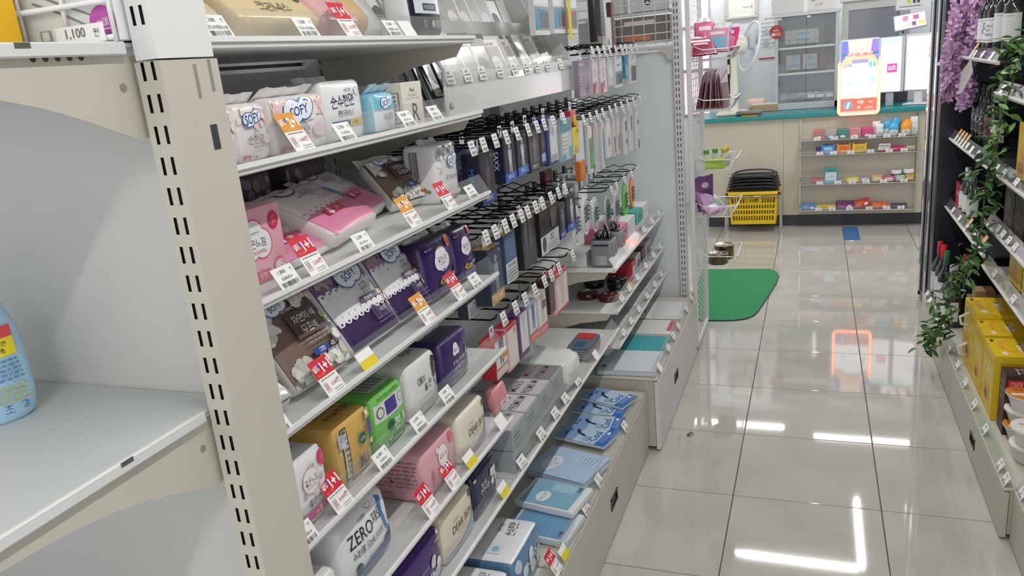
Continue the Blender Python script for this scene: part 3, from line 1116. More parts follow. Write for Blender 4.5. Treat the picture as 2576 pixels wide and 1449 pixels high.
def carton(name, label, cat, loc, w, h, d, col, ops=(), side=(), top=(), rot=LROT, yaw=0.0, lean=0.0, group=None, mat='carton', body='carton_body',
           side_col=None, top_col=None, rside=(), roll=0.0, wrap=False):
    z = loc[2] + (d * math.sin(lean) if lean > 0 else 0) + 0.0008
    t = thing(name, label, cat, (loc[0], loc[1], z), (-lean, roll, rot + yaw), group)
    m = MB().bbox(-w / 2, w / 2, 0, d, 0, h, 0.0012, col, mat)
    if side_col or top_col:
        for i in range(len(m.f)):
            ns = [m.v[k] for k in m.f[i]]
            if side_col and (all(abs(abs(p[0]) - w / 2) < 1e-6 for p in ns)):
                m.c[i] = side_col
            if top_col and all(abs(p[2] - h) < 1e-6 for p in ns):
                m.c[i] = top_col
    m.build(body, t)
    for nm, op, W_, H_, S in (('front_print', ops, w, h, lambda x, y, o: (x - w / 2, -o, y)), ('side_print', side, d, h, lambda x, y, o: (-w / 2 - o, d - x, y)),
                              ('side_print', rside, d, h, lambda x, y, o: (w / 2 + o, x, y)), ('top_print', top, w, d, lambda x, y, o: (x - w / 2, y, h + o))):
        if op:
            q = MB()
            draw(q, list(op), W_, H_, S, 'print', 0.0004, 0.0001)
            q.build(nm, t)
    if wrap:
        g = 0.003
        MB().bbox(-w / 2 - g, w / 2 + g, -g, d + g, 0, h + g, 0.002, '#eef2f4', 'wrap').build('clear_wrap', t)
    return t


def scallop(y, n, r, c, up=True):
    return [E((k + .5) / n, y, r, r, c, 12) for k in range(n)]


# ------------------------------------------------ end cap goods (left edge)
t = thing('wire_fence', 'white wire fence along the upper end cap shelf at the top left', 'fence', (-0.8, -2.558, 1.666))
for z in (.004, .037, .072):
    MB().tube([(-.42, 0, z), (.437, 0, z)], .0028, '#eeeeec', 'plastic', 8).build('rail_wire', t)
for k in range(15):
    MB().tube([(.437 - k * .059, .003, 0.0), (.437 - k * .059, .003, .09)], .0022, '#eeeeec', 'plastic', 8).build('upright_wire', t)
MB().add([(.335, -.0045, .001), (.436, -.0045, .001), (.436, -.0045, .019), (.335, -.0045, .019)], [(0, 1, 2, 3)], '#e8ecee', 'acrylic').build('tag_holder', t)
m = MB()
m.box(.372, .434, -.0062, -.0055, .001, .018, '#f2f2f0', 'paper')
draw(m, [T('1,100', .42, .55, .6, '#5a5a5a', .5), T('원', .85, .5, .45, '#777777')], .062, .017, lambda x, y, o: (.372 + x, -.0062 - o, .001 + y), 'paper')
m.build('price_tag', t)


def low(ops, k):
    o = []
    for p in ops:
        if p[0] == 'p':
            o.append(P([(x, y * k) for x, y in p[1]], p[2]))
        elif p[0] == 'e':
            o.append(E(p[1], p[2] * k, *p[3:]))
        else:
            o.append(T(p[1], p[2], p[3] * k, p[4] * k * 1.1, *p[5:]))
    return o


t = carton('tissue_box', 'white boxed tissues with line drawing and magenta 70 badge at the top left', 'box', (-0.513, -2.549, 1.666), 0.30, 0.14, 0.044, '#eceeee',
           low([T('for use washing dishes,', .42, .66, .09, '#7d7f80', .5), T('outdoor, camping area', .42, .55, .09, '#7d7f80', .5),
            P([(.65, .75), (.78, .5), (.90, .22), (.905, .24), (.79, .52), (.66, .77)], '#8a8c8e'), P([(.70, .82), (.80, .62), (.92, .40), (.925, .42), (.81, .64), (.71, .84)], '#8a8c8e'),
            P([(.90, .22), (.925, .42), (.93, .42), (.905, .22)], '#8a8c8e'), T('2겹', .79, .10, .10, '#555555'), P([(.76, .30), (.84, .30), (.82, .26), (.78, .26)], '#9aa0a2'),
            P([(.76, .20), (.84, .20), (.82, .24), (.78, .24)], '#9aa0a2'), R(.66, .12, .71, .30, '#9aa0a2'), R(.67, .14, .70, .28, '#eceeee'),
            E(.945, .30, .055, .055, '#c24fb3', 24), T('70매', .945, .32, .12, '#ffffff', .09), R(.91, .20, .98, .215, '#ffffff')], .42), rot=0)
carton('snack_box', 'yellow carton standing at the far left of the upper end cap shelf', 'box', (-0.57, -2.615, 1.666), 0.21, 0.16, 0.045, '#e8b410',
       [T('(salt)', .9, .06, .05, '#5c4a12', .4), R(.05, .5, .7, .8, '#f0c83a')], rot=0)

# softener bottle on the lower end cap shelf
t = thing('softener_bottle', 'pale blue fabric softener bottle with pink label at the left edge', 'bottle', (-0.630, -2.612, 1.2735), (0, 0, 0.62))
m = MB()
n, prof = 28, [(.052, .000), (.057, .006), (.060, .03), (.060, .07), (.057, .105), (.050, .13), (.036, .15), (.020, .16), (.018, .175)]
vs = []
for rr, z in prof:
    for i in range(n):
        a = 2 * math.pi * i / n
        vs.append((rr * 1.05 * math.cos(a), rr * .7 * math.sin(a), z))
m.add(vs, [(k * n + i, k * n + (i + 1) % n, (k + 1) * n + (i + 1) % n, (k + 1) * n + i) for k in range(len(prof) - 1) for i in range(n)], '#a9d0ea', 'plastic', True)
m.build('bottle_body', t)
m = MB()


def SB(x, y, o):      # label wraps the bottle front
    a = -math.pi / 2 + (x - .07) / .055
    k = .0595 + o
    return (k * 1.06 * math.cos(a), k * .72 * math.sin(a), .012 + y)


draw(m, [E(.36, .45, .34, .42, '#dd8fa8', 24), E(.34, .46, .26, .34, '#d0647f', 24), R(.66, .62, .98, .82, '#e8d31c'), R(.66, .82, .98, .95, '#d64550'), T('정품', .8, .87, .07, '#ffffff', .2),
         T('섬유유연', .82, .76, .06, '#3a3a2a', .28), T('고농축', .82, .68, .06, '#3a3a2a', .26)] + lines(.68, .56, .97, 5, .05, .025, '#5d84a8', 3)
     + lines(.72, .28, .97, 4, .05, .025, '#a8a860', 5) + [T('초', .78, .06, .09, '#24518f'), T('강', .9, .07, .09, '#24518f')], .14, .105, SB, 'print', .0008, .0001, .01)
m.build('label', t)
MB().lathe([(.022, .172, '#e8e8ea'), (.024, .176, '#e8e8ea'), (.022, .21, '#e8e8ea'), (.015, .213, '#e8e8ea')], 20).build('cap', t)

# ------------------------------------------------ pad bay, top shelf
Z1 = S1 + .007
birds = [P([(.1, .95), (.30, .80), (.55, .55), (.62, .42), (.42, .52), (.22, .68), (.10, .82)], '#3f6f9f'), E(.2, .82, .06, .04, '#6ca2bd'), P([(.42, .92), (.60, .78), (.52, .72)], '#7f9560'),
         P([(.66, .95), (.86, .62), (.70, .66)], '#7f9560'), E(.72, .42, .06, .04, '#4b86a8'), T('크리넥스', .48, .14, .13, '#4a4436', .5), R(.3, .30, .6, .33, '#b59f70'), E(.88, .32, .05, .06, '#5c5a55'),
         E(.60, .96, .05, .05, '#e8b8bc'), E(.75, .90, .03, .03, '#c8a8d0')]
pack('wet_tissue_pack', 'cream wet tissue pack printed with a blue bird and green leaves', 'tissue pack', (-0.505, -2.075, Z1), .215, .17, .05, '#ead3a4', birds, '#e8d6b0', lean=.85, bulge=.004)
pack('wet_tissue_pack', 'plain cream wet tissue pack beside the steel post on the top shelf', 'tissue pack', (-0.51, -2.31, Z1), .20, .17, .05, '#ead3a4', [T('물티슈', .6, .2, .12, '#6a6048', .5)], '#ecdcb8', lean=.9, bulge=.004)
pack('wet_tissue_pack', 'pink wet tissue pack leaning beside the cream packs', 'tissue pack', (-0.505, -1.90, Z1), .115, .17, .05, '#e9b3b4',
     [E(.62, .55, .2, .28, '#f3efec'), T('30매', .2, .10, .09, '#c0554f', .3), P([(.15, .72), (.2, .78), (.25, .72), (.2, .66)], '#c84f5a'), T('물티슈', .5, .9, .08, '#a8484a', .5)], '#e6b9ba', lean=.85, bulge=.004)
pack('kraft_bag', 'crumpled brown paper bag lying behind the pink tissue pack', 'bag', (-0.545, -1.79, Z1), .13, .13, .06, '#d3b283', [], lean=.8, bulge=.012, r=.02, mat='paper', seal='low')
pack('white_pouch', 'plain white pouch lying between the brown bag and the black framed pack', 'pouch', (-0.57, -1.69, Z1), .12, .14, .05, '#dddcd8', [R(.1, .6, .9, .64, '#cfcdc8')], lean=.6, bulge=.01, r=.02)
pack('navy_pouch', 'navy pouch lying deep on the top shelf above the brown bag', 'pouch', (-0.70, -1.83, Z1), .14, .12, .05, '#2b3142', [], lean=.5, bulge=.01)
pack('black_framed_pack', 'upright black framed pack reading TISSUE at the shelf end', 'tissue pack', (-0.51, -1.555, Z1), .155, .21, .07, '#232733',
     [R(.12, .24, .88, .96, '#dfe5ee'), T('TISSUE', .5, .62, .14, '#22242c', .62), T('Dry, wet, multiuse', .5, .48, .035, '#777b88', .5), T('preventive', .5, .42, .03, '#777b88', .3),
      R(.35, .27, .75, .34, '#232733'), T('프리미엄 클린 물티슈', .55, .305, .04, '#e8e8ee', .34), E(.36, .14, .04, .05, '#cfd3da'), E(.36, .14, .03, .04, '#232733'), E(.6, .14, .045, .05, '#cfd3da'), R(.66, .1, .85, .18, '#8b8f98')], '#dfe1e4', r=.025, bulge=.003, lean=.08)

# ------------------------------------------------ pad bay, second shelf
Z2 = S2 + .007


def cotton_liner(s=1):
    asp = 1.25
    return (petals(0.03, .62, .97, .92, 26, ['#f1e4d6', '#f3d3cf', '#f7efe6', '#efe0c4', '#f2c9cb'], .07, s, 1.2) + sofy(.45, .72, .26, asp)
            + [T('바른에', .5, .50, .06, '#55504d', .3), T('순한면', .45, .38, .16, '#3a3634', .6), T('팬티라이너', .5, .25, .055, '#55504d', .45),
               T('100% 자연 순면 커버', .5, .18, .035, '#cf8c98', .55), R(.05, .02, .25, .13, '#c63b88'), T('일반', .15, .07, .06, '#ffffff', .16), T('28', .36, .07, .09, '#4a4644', .14), E(.78, .36, .14, .08, '#f3d3da', 12)])


pack('liner_pack', 'white liner pack with peach cotton print half hidden by the steel post', 'sanitary pack', (-0.515, -2.275, Z2), .10, .085, .075, '#eee9e6', cotton_liner(1), seal='flap', bulge=.004)
pack('liner_pack', 'white liner pack with peach cotton print, second beside the steel post', 'sanitary pack', (-0.51, -2.195, Z2), .075, .085, .09, '#eee9e6', cotton_liner(2), seal='flap', bulge=.003)
pack('liner_pack', 'white liner pack with peach cotton print behind the orange promotion tag', 'sanitary pack', (-0.505, -2.082, Z2), .145, .088, .10, '#efebe8', cotton_liner(3), side=cotton_liner(4), seal='flap', bulge=.004)
pack('liner_pack', 'plain white liner pack with navy calligraphy and a blue and gold bar', 'sanitary pack', (-0.515, -1.932, Z2), .13, .105, .12, '#eeeeee',
     [T('순수한면', .42, .66, .2, '#2c3358', .55, .05), T('바르오면', .58, .83, .06, '#3c4468', .3), T('팬티라이너', .45, .46, .1, '#3c4258', .45), R(.12, .22, .52, .34, '#26417f'), T('슈퍼롱', .40, .28, .08, '#ffffff', .2),
      R(.52, .23, .86, .35, '#e2bf54'), T('20개입', .66, .29, .07, '#6a5520', .26), E(.80, .80, .06, .06, '#c8ccd0'), E(.80, .80, .05, .05, '#eeeeee'), R(.88, .83, .99, .845, '#9a9ea4'), R(.88, .78, .99, .795, '#9a9ea4')]
     + petals(.86, .05, .97, .4, 7, ['#7c8494', '#b8bcc4'], .022, 5, 2), '#e6e6e4', seal='low', r=.014)
pack('liner_pack', 'small white liner pack with a sky blue top beside the ivory box', 'sanitary pack', (-0.515, -1.79, Z2), .085, .075, .075, '#eef3f6',
     [R(0, .62, 1, 1, '#79c3dc')] + scallop(.62, 9, .06, '#79c3dc') + sofy(.5, .72, .24, 1.1) + [T('바디피트', .5, .42, .12, '#4c5468', .55), R(.3, .33, .7, .345, '#4c5468'), T('쿨면', .5, .26, .07, '#7a8090', .2), T('라이너', .62, .12, .08, '#d28aa8', .3)],
     '#8fcbe0', top_col='#79c3dc', seal='flap', r=.012)
carton('liner_box', 'ivory carton printed with a large black letter R', 'sanitary pack', (-0.515, -1.668, Z2), .088, .088, .10, '#ece7da',
       [T('Rael', .5, .82, .09, '#3a3632', .4), T('ORGANIC', .5, .70, .07, '#c8bfae', .6), R(.15, .62, .85, .63, '#b8b0a2'), T('R', .58, .30, .42, '#1d1b1a')],
       side=[R(.08, .08, .92, .78, '#8a8272'), R(.11, .10, .89, .76, '#ece7da'), T('표시사항', .5, .85, .08, '#4a4438', .7)] + lines(.16, .68, .84, 6, .1, .03, '#7a7468', 4), top_col='#e3d2b8')

# ------------------------------------------------ pad bay, third shelf
Z3 = S3 + .007
carton('pad_box', 'pink carton with a white cloud shape behind the steel post', 'sanitary pack', (-0.545, -2.185, Z3), .125, .118, .09, '#eaaebc',
       [E(.42, .66, .2, .2, '#d85f80', 20), E(.32, .52, .22, .2, '#d85f80', 20), E(.55, .52, .2, .2, '#d85f80', 20), E(.42, .66, .18, .18, '#eceef0', 20), E(.32, .52, .2, .18, '#eceef0', 20), E(.55, .52, .18, .18, '#eceef0', 20),
        T('꽃잎처럼 편안한', .42, .68, .035, '#6a5a60', .35), T('좋은느낌', .42, .54, .12, '#3d3438', .55), T('GOODFEEL', .45, .42, .05, '#cf5575', .4),
        E(.83, .78, .1, .12, '#d1336a', 18), T('순면', .83, .82, .05, '#f4c04a', .12), T('감촉', .83, .75, .05, '#f4c04a', .12), T('4매', .55, .10, .09, '#b8336a', .14), R(.05, .02, .62, .17, '#cf4a72'),
        T('4', .25, .1, .09, '#ffffff'), T('중형', .46, .1, .08, '#ffffff', .2), E(.82, .17, .12, .1, '#d0608a', 18), E(.82, .15, .1, .08, '#f2d9e0', 18)], top_col='#efc3cc', side_col='#e2a4b3',
       top=[E(.4, .4, .2, .12, '#f6e7ea', 18), T('좋은느낌', .4, .4, .2, '#8a5a68', .4)])


def bodyfit(seed):
    return ([R(0, 0, 1, .5, '#e58ab0'), R(0, .5, 1, 1, '#ece9e8')] + scallop(.5, 10, .06, '#ece9e8') + [E((k + .5) / 10, .475, .012, .012, '#e58ab0', 8) for k in range(10)]
            + [E(.3, .93, .16, .08, '#5a5e66', 14), E(.3, .93, .14, .06, '#ece9e8', 14), T('SOFY', .3, .94, .06, '#3d4450', .3, 0, .01), T('바디피트', .5, .79, .09, '#3f3a3e', .5), R(.28, .725, .72, .735, '#3f3a3e'),
               T('볼록맞춤', .5, .68, .035, '#5a5458', .24), T('좋음 고급 쿠션 데아', .62, .62, .04, '#d0577a', .4), T('내맘에 맞춘 편안', .62, .57, .035, '#d0577a', .36),
               E(.86, .62, .05, .10, '#5fb4dd', 12, .5), E(.92, .53, .05, .09, '#7cc8e8', 12, .9), R(.82, .44, .99, .48, '#d33f52'), R(.22, .27, .55, .38, '#cf2f50'), T('중형', .44, .325, .06, '#ffffff', .16), E(.30, .325, .035, .045, '#f2dce2', 10), T('4매', .64, .36, .06, '#cf2f50', .12)])


pack('pad_pouch', 'pink and white pouch with lace edge lying underneath the other two', 'sanitary pack', (-0.535, -2.05, Z3), .19, .15, .02, '#ece9e8', bodyfit(1), lean=1.2, bulge=.006, r=.009, yaw=.1)
pack('pad_pouch', 'pink and white pouch with lace edge lying on top, nearer the pink carton', 'sanitary pack', (-0.535, -1.90, Z3 + .004), .225, .155, .035, '#ece9e8', bodyfit(2), '#e6e2df', lean=1.08, bulge=.009, r=.014, seal='header', yaw=.2)
pack('pad_pouch', 'pink and white pouch with lace edge lying on top, nearer the brown pouch', 'sanitary pack', (-0.595, -1.735, Z3 + .002), .16, .155, .035, '#ece9e8', bodyfit(3), '#e6e2df', lean=1.05, bulge=.008, r=.014, seal='header', yaw=.2)


def brown_pouch(seed, big=True):
    wt = ['#e8e6e2', '#d7d4ce', '#f4f3f0', '#c9c7c0']
    o = [R(0, 0, 1, 1, '#7d675b')]
    o += petals(.0, .0, 1, .24, 46, wt, .075, seed, .9) + petals(0.0, .62, .22, 1, 18, wt, .07, seed + 1) + petals(.62, .88, 1, 1, 14, wt, .065, seed + 2)
    o += petals(.1, .05, .9, .16, 4, ['#8fa64e', '#6f8b3f'], .045, seed + 3, .5)
    o += [P([(.36, .48), (.88, .48), (.88, .80), (.36, .80)], '#4b3a34'), T('자연의 색', .62, .70, .10, '#f3efe8', .46), T('무표백', .60, .56, .10, '#f3efe8', .38), T('유기농 100% 순면커버', .5, .85, .05, '#f0e8e0', .5)]
    o += sofy(.36, .92, .17, .75)
    o += [E(.92, .58, .04, .10, '#d9c3ae', 12, .5), R(.84, .60, .93, .66, '#7bbf55'), R(.42, .24, .68, .32, '#2f4fa0'), T('대형', .56, .28, .055, '#ffffff', .14), R(.68, .24, .82, .32, '#3a2c28'), T('4매', .75, .28, .055, '#ffffff', .1),
          E(.9, .36, .08, .08, '#8a8880', 16), E(.9, .36, .065, .065, '#e8e6e2', 16), R(.84, .95, 1, .995, '#c9362f')]
    o += lines(.42, .44, .86, 2, .05, .015, '#a8968a', seed)
    return o


pack('pad_pouch', 'small brown and white pouch with cotton flowers leaning on the third shelf', 'sanitary pack', (-0.575, -1.60, Z3), .135, .125, .03, '#7d675b', brown_pouch(11), '#dcdad6', lean=.75, bulge=.007, r=.01, seal='header', yaw=-.2)
pack('pad_pack', 'upright white pack with cotton flowers and purple lace foot at the third shelf end', 'sanitary pack', (-0.535, -1.50, Z3), .115, .135, .085, '#e9e8e8',
     petals(.05, .55, .95, .97, 30, ['#d9d8d8', '#f4f4f3', '#b3afae', '#8a7f78', '#c8c6c4'], .06, 21) + sofy(.62, .68, .22, .85) + [T('유기농100% 순면', .55, .43, .08, '#4a4644', .7), T('커버', .72, .34, .05, '#cf8c98', .2), R(0, 0, 1, .12, '#4a2440')]
     + scallop(.13, 9, .055, '#e9e8e8') + [E((k + .5) / 9, .11, .012, .012, '#4a2440', 8) for k in range(9)] + [R(.35, .03, .6, .11, '#c63b88'), T('11', .48, .07, .06, '#ffffff')],
     side=bars(.2, .45, .5, .9, '#555560', 10, 3) + [E(.6, .25, .07, .07, '#d0803a', 10), E(.72, .22, .06, .05, '#5fa34f', 10)], seal='low', r=.012)
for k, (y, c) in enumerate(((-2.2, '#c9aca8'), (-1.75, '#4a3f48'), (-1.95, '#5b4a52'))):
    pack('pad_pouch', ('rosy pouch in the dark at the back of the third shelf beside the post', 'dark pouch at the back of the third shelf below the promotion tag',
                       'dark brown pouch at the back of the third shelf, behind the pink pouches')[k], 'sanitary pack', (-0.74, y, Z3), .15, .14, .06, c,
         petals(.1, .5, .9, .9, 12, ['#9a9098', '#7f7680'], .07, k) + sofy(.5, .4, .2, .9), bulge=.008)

# ------------------------------------------------ pad bay, fourth shelf
Z4 = S4 + .007
pack('pad_pouch', 'large brown and white pouch with cotton flowers leaning beside the purple pouches', 'sanitary pack', (-0.505, -2.12, Z4), .16, .155, .035, '#7d675b', brown_pouch(31), '#d5d2cd', lean=.58, bulge=.007, r=.012, yaw=-.04)
pack('pad_pouch', 'brown and white pouch mostly hidden by the steel post', 'sanitary pack', (-0.50, -2.315, Z4), .19, .13, .035, '#7d675b', brown_pouch(41), '#d5d2cd', lean=.85, bulge=.007, r=.012)


def purple_pouch(seed):
    o = [R(0, 0, 1, .40, '#3b2754'), R(0, .40, 1, .74, '#e9e7ea'), R(0, .74, 1, 1, '#8a6f83')]
    o += petals(0, .78, .9, .98, 16, ['#9c8194', '#775a74', '#b39aa6', '#6d4a72'], .09, seed)
    o += scallop(.74, 9, .06, '#e9e7ea') + scallop(.41, 9, .06, '#e9e7ea') + [E((k + .5) / 9, .375, .013, .013, '#3b2754', 8) for k in range(9)] + [E((k + .5) / 9, .765, .013, .013, '#6d5468', 8) for k in range(9)]
    o += sofy(.62, .86, .24, .8)
    o += [T('바른에', .72, .70, .04, '#55504d', .2), T('순한면', .70, .62, .085, '#3a3634', .4), P([(.48, .47), (.98, .47), (.98, .55), (.48, .55)], '#4a3a58'), T('안심숙면', .64, .51, .055, '#ffffff', .3), T('420', .88, .51, .06, '#f2b632', .2, 0, .02),
          E(.60, .30, .05, .09, '#8470a0', 12), E(.60, .30, .04, .08, '#3b2754', 12), T('슈퍼롱', .74, .30, .06, '#ded6ea', .2), R(.86, .28, .93, .36, '#4a3630'), T('3', .895, .32, .06, '#ffffff'), E(.95, .40, .045, .05, '#f0ede8', 12)]
    o += lines(.55, .20, .95, 2, .05, .014, '#7a6898', seed)
    return o


pack('pad_pouch', 'purple and white lace pouch leaning over the yellow shelf marker', 'sanitary pack', (-0.503, -1.94, Z4), .18, .155, .04, '#4a3762', purple_pouch(1), '#dad7de', lean=.58, bulge=.008, r=.014, seal='low')
pack('pad_pouch', 'purple and white lace pouch leaning next to the deep violet packs', 'sanitary pack', (-0.507, -1.772, Z4), .155, .155, .04, '#4a3762', purple_pouch(2), '#cfcad6', lean=.52, bulge=.008, r=.014)


def violet(seed):
    return [E(.55, .66, .19, .15, '#f0edf4', 18), E(.45, .58, .14, .12, '#f0edf4', 16), E(.65, .58, .14, .12, '#f0edf4', 16), E(.55, .54, .15, .12, '#f0edf4', 16), T('좋은느낌', .55, .62, .09, '#3a3440', .3), T('GOODFEEL', .55, .54, .03, '#5a5460', .22),
            P([(.50, .46), (.55, .44), (.60, .46), (.57, .40), (.53, .40)], '#7d3fa0'), E(.86, .88, .1, .11, '#ef6a6a', 16), T('42', .86, .9, .06, '#f7e04a', .12), R(.12, .84, .16, .87, '#d8d0e4'), T('KIMBERLY', .26, .855, .03, '#d8d0e4', .22),
            T('Original', .62, .36, .06, '#b88ad8', .3, 0, 0, .2), T('42cm', .50, .25, .11, '#f1dc2e', .44, 0, .015), T('슈퍼롱', .80, .28, .07, '#f3f0f6', .2), E(.95, .30, .05, .09, '#f1d62e', 14), E(.92, .31, .045, .08, '#3a2560', 14),
            R(0, 0, 1, .06, '#a893cc'), P([(.3, .08), (.72, .08), (.72, .17), (.3, .17)], '#4f2a84'), E(.45, .125, .08, .025, '#d8d0e4', 12), E(.45, .125, .07, .018, '#4f2a84', 12), E(.74, .13, .08, .06, '#7a2fa0', 8)]


pack('pad_pack', 'deep violet upright pack reading 42cm, nearer the lace pouches', 'sanitary pack', (-0.517, -1.622, Z4), .155, .135, .08, '#3a2560', violet(1), '#33224f', seal='low', r=.016, lean=.1)
pack('pad_pack', 'deep violet upright pack reading 42cm at the end of the fourth shelf', 'sanitary pack', (-0.517, -1.485, Z4), .115, .13, .08, '#3a2560', violet(2), '#33224f', seal='low', r=.016, lean=.1)
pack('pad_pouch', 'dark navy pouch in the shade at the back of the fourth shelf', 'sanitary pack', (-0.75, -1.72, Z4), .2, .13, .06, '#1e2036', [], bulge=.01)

# ------------------------------------------------ pad bay, fifth shelf
Z5 = S5 + .007
pack('pad_pack', 'large white pack with grey flowers and magenta band beside the steel post', 'sanitary pack', (-0.497, -2.245, Z5), .135, .122, .115, '#ebeaea',
     petals(.42, .48, .9, .86, 12, ['#cfcbcb', '#b8b4b6', '#dedada'], .045, 7) + [E(.6, .66, .17, .16, '#e8b8c8', 20), E(.6, .66, .155, .145, '#f0efef', 20), T('좋은느낌', .6, .66, .1, '#3a3438', .26), T('GOODFEEL', .6, .58, .03, '#d889a4', .2),
      E(.90, .84, .09, .10, '#db3a84', 16), T('순면', .90, .85, .05, '#f4c04a', .12), T('좋은순면', .66, .36, .11, '#3a3438', .4), R(.14, .13, .86, .26, '#d0468f'), E(.3, .195, .06, .03, '#f0d0e0', 10), T('18개', .66, .195, .09, '#ffffff', .24)]
     + [E(.16, y, .045, .045, '#a8a8aa', 12) for y in (.72, .58, .44)] + [E(.16, y, .037, .037, '#ebeaea', 12) for y in (.72, .58, .44)] + lines(.14, .09, .8, 1, .05, .02, '#b0b0b4', 2),
     top=[T('좋은순면', .6, .45, .2, '#3a3438', .42), E(.3, .3, .12, .08, '#e4b3c4', 16), E(.3, .3, .11, .07, '#ebeaea', 16)], seal='low', r=.014)
pack('pad_pack', 'mustard yellow pack printed with dark purple lettering', 'sanitary pack', (-0.505, -2.078, Z5), .115, .12, .12, '#d9b264',
     [P([(.14, .10), (.30, .10), (.30, .92), (.14, .92)], '#3e3a36'), P([(.16, .12), (.28, .12), (.28, .90), (.16, .90)], '#ddd6c6')] + lines(.18, .84, .26, 8, .09, .05, '#6a6258', 6)
     + [T('본', .58, .26, .26, '#3a2c6c', .24, 1.57, .02), E(.62, .60, .11, .10, '#1f5f4a', 10), E(.56, .64, .05, .05, '#1f5f4a', 8), T('유기농', .62, .60, .06, '#dfe8d8', .16), R(.80, .56, .93, .80, '#4a3490'), E(.85, .91, .06, .06, '#8a7a40', 12), E(.85, .91, .045, .045, '#eee4c0', 12), E(.87, .45, .06, .06, '#4d8a54', 12), E(.87, .45, .045, .045, '#eee4c0', 12), R(.80, .84, .96, .98, '#ded2b0')]
     + petals(.0, .55, .14, .95, 10, ['#b8bcc8', '#d4d4d8'], .05, 3) + petals(.05, .0, .45, .1, 10, ['#c9ccd4', '#b2b8c8'], .06, 9, .5), top_col='#d2a74f',
     top=[T('서울여성병원에서 만든', .55, .7, .1, '#5a4620', .6), T('www.zinus.bon.com', .55, .5, .08, '#5a4620', .6), T('유기농 본 물티', .6, .3, .14, '#3c2f18', .7)], r=.012)
pack('pad_pack', 'bright green pack with a dark green leaf crest', 'sanitary pack', (-0.503, -1.95, Z5), .118, .118, .12, '#76c25c',
     [T('유산균이 인증한 유기농 순면커버', .5, .93, .05, '#2c5a30', .9), R(.04, .56, .95, .87, '#d5d8d4'), R(.33, .60, .68, .84, '#4a3490'), E(.18, .71, .1, .1, '#274f2e', 14), E(.18, .71, .08, .08, '#d5d8d4', 14), E(.83, .74, .09, .09, '#5a9a5a', 14), E(.83, .74, .075, .075, '#d5d8d4', 14),
      E(.42, .40, .1, .1, '#1d5a44', 10), T('본', .62, .36, .24, '#e8efe2', .2, 0, .02), E(.86, .38, .04, .1, '#cfe8c4', 10, .3), R(.34, .06, .9, .16, '#4a8a3e'), T('오버형 중형', .62, .11, .06, '#eef4e8', .5)]
     + petals(.02, .02, .4, .22, 14, ['#b9c8cc', '#a8c0a8', '#c8d4d0'], .06, 4, .5), top_col='#6fbf54',
     top=[R(.25, .15, .9, .85, '#b9cfae'), R(.27, .18, .88, .82, '#c4d3bc')] + [R(.3 + k * .12, .25, .38 + k * .12, .75, '#7d8a80') for k in range(5)], r=.012)
pack('pad_pack', 'white pack with a black ink drawing of a woman', 'sanitary pack', (-0.497, -1.808, Z5), .13, .128, .13, '#dfdedb',
     [T('메이', .34, .66, .13, '#2c2a2a', .26), T('&', .46, .50, .13, '#3a3838', .12), T('준', .60, .52, .13, '#2c2a2a', .13), P([(.72, .80), (.80, .92), (.90, .88), (.84, .78), (.86, .62), (.76, .52), (.72, .62)], '#2f2d2d'),
      P([(.76, .52), (.98, .30), (.97, .28), (.74, .50)], '#55534f'), P([(.80, .50), (.74, .2), (.755, .2), (.82, .5)], '#6a6864')] + lines(.22, .24, .7, 3, .06, .016, '#a8a6a2', 8),
     top=[T('May', .6, .55, .22, '#55534f', .3), T('& June', .64, .35, .2, '#55534f', .34)], r=.018, seal='low')
pack('pad_pack', 'violet pack with white flower crest at the end of the fifth shelf', 'sanitary pack', (-0.50, -1.642, Z5), .14, .118, .12, '#3a2962',
     [E(.45, .74, .09, .1, '#efecf2', 14), E(.39, .68, .06, .06, '#efecf2', 12), E(.51, .68, .06, .06, '#efecf2', 12), T('좋은느낌', .45, .71, .06, '#3a3440', .16), T('유기농 순면커버', .52, .48, .08, '#ece8f2', .5), T('내추럴코이', .52, .36, .1, '#ece8f2', .46),
      E(.85, .56, .05, .07, '#e6e2ec', 12), E(.87, .57, .045, .06, '#3a2962', 12), R(.75, .14, .9, .17, '#cfc8dc'), T('슈퍼롱 오버나이트', .42, .10, .06, '#d8d0e4', .5)] + lines(.2, .24, .8, 1, .05, .018, '#a898c4', 2), '#33255a', seal='low', r=.014)

# ------------------------------------------------ pad bay, sixth shelf
Z6 = S6 + .007
pack('pad_pack', 'white pack reading ZERO with a blue swoosh and blue foot band', 'sanitary pack', (-0.50, -2.09, Z6), .18, .135, .10, '#e9e9ea',
     [P([(0, 0), (1, 0), (1, .34), (.6, .24), (0, .14)], '#2f62ad'), P([(.72, .0), (1, .0), (1, .36), (.75, .30)], '#1f2c52'), T('순수한면', .44, .86, .05, '#3a4058', .2), T('ZERO', .36, .68, .19, '#22252e', .42), T('제로', .68, .73, .16, '#22252e', .2), T('슈퍼롱 오버나이트', .46, .47, .11, '#22252e', .58),
      P([(.78, .96), (.84, .9), (.80, .7), (.84, .45), (.93, .36), (.90, .33), (.80, .42), (.75, .68)], '#3f7cc4'), E(.24, .26, .06, .05, '#2b5a40', 12), T('8', .92, .22, .1, '#e9eef4'), E(.62, .95, .06, .05, '#d48a94', 14), E(.62, .95, .05, .04, '#eeeeee', 14), R(.40, .28, .72, .295, '#9a9ea4'), R(.40, .22, .66, .235, '#b88a94')],
     top=[T('ZERO', .5, .5, .4, '#4a4e58', .5)], r=.022, bulge=.012, lean=.06)
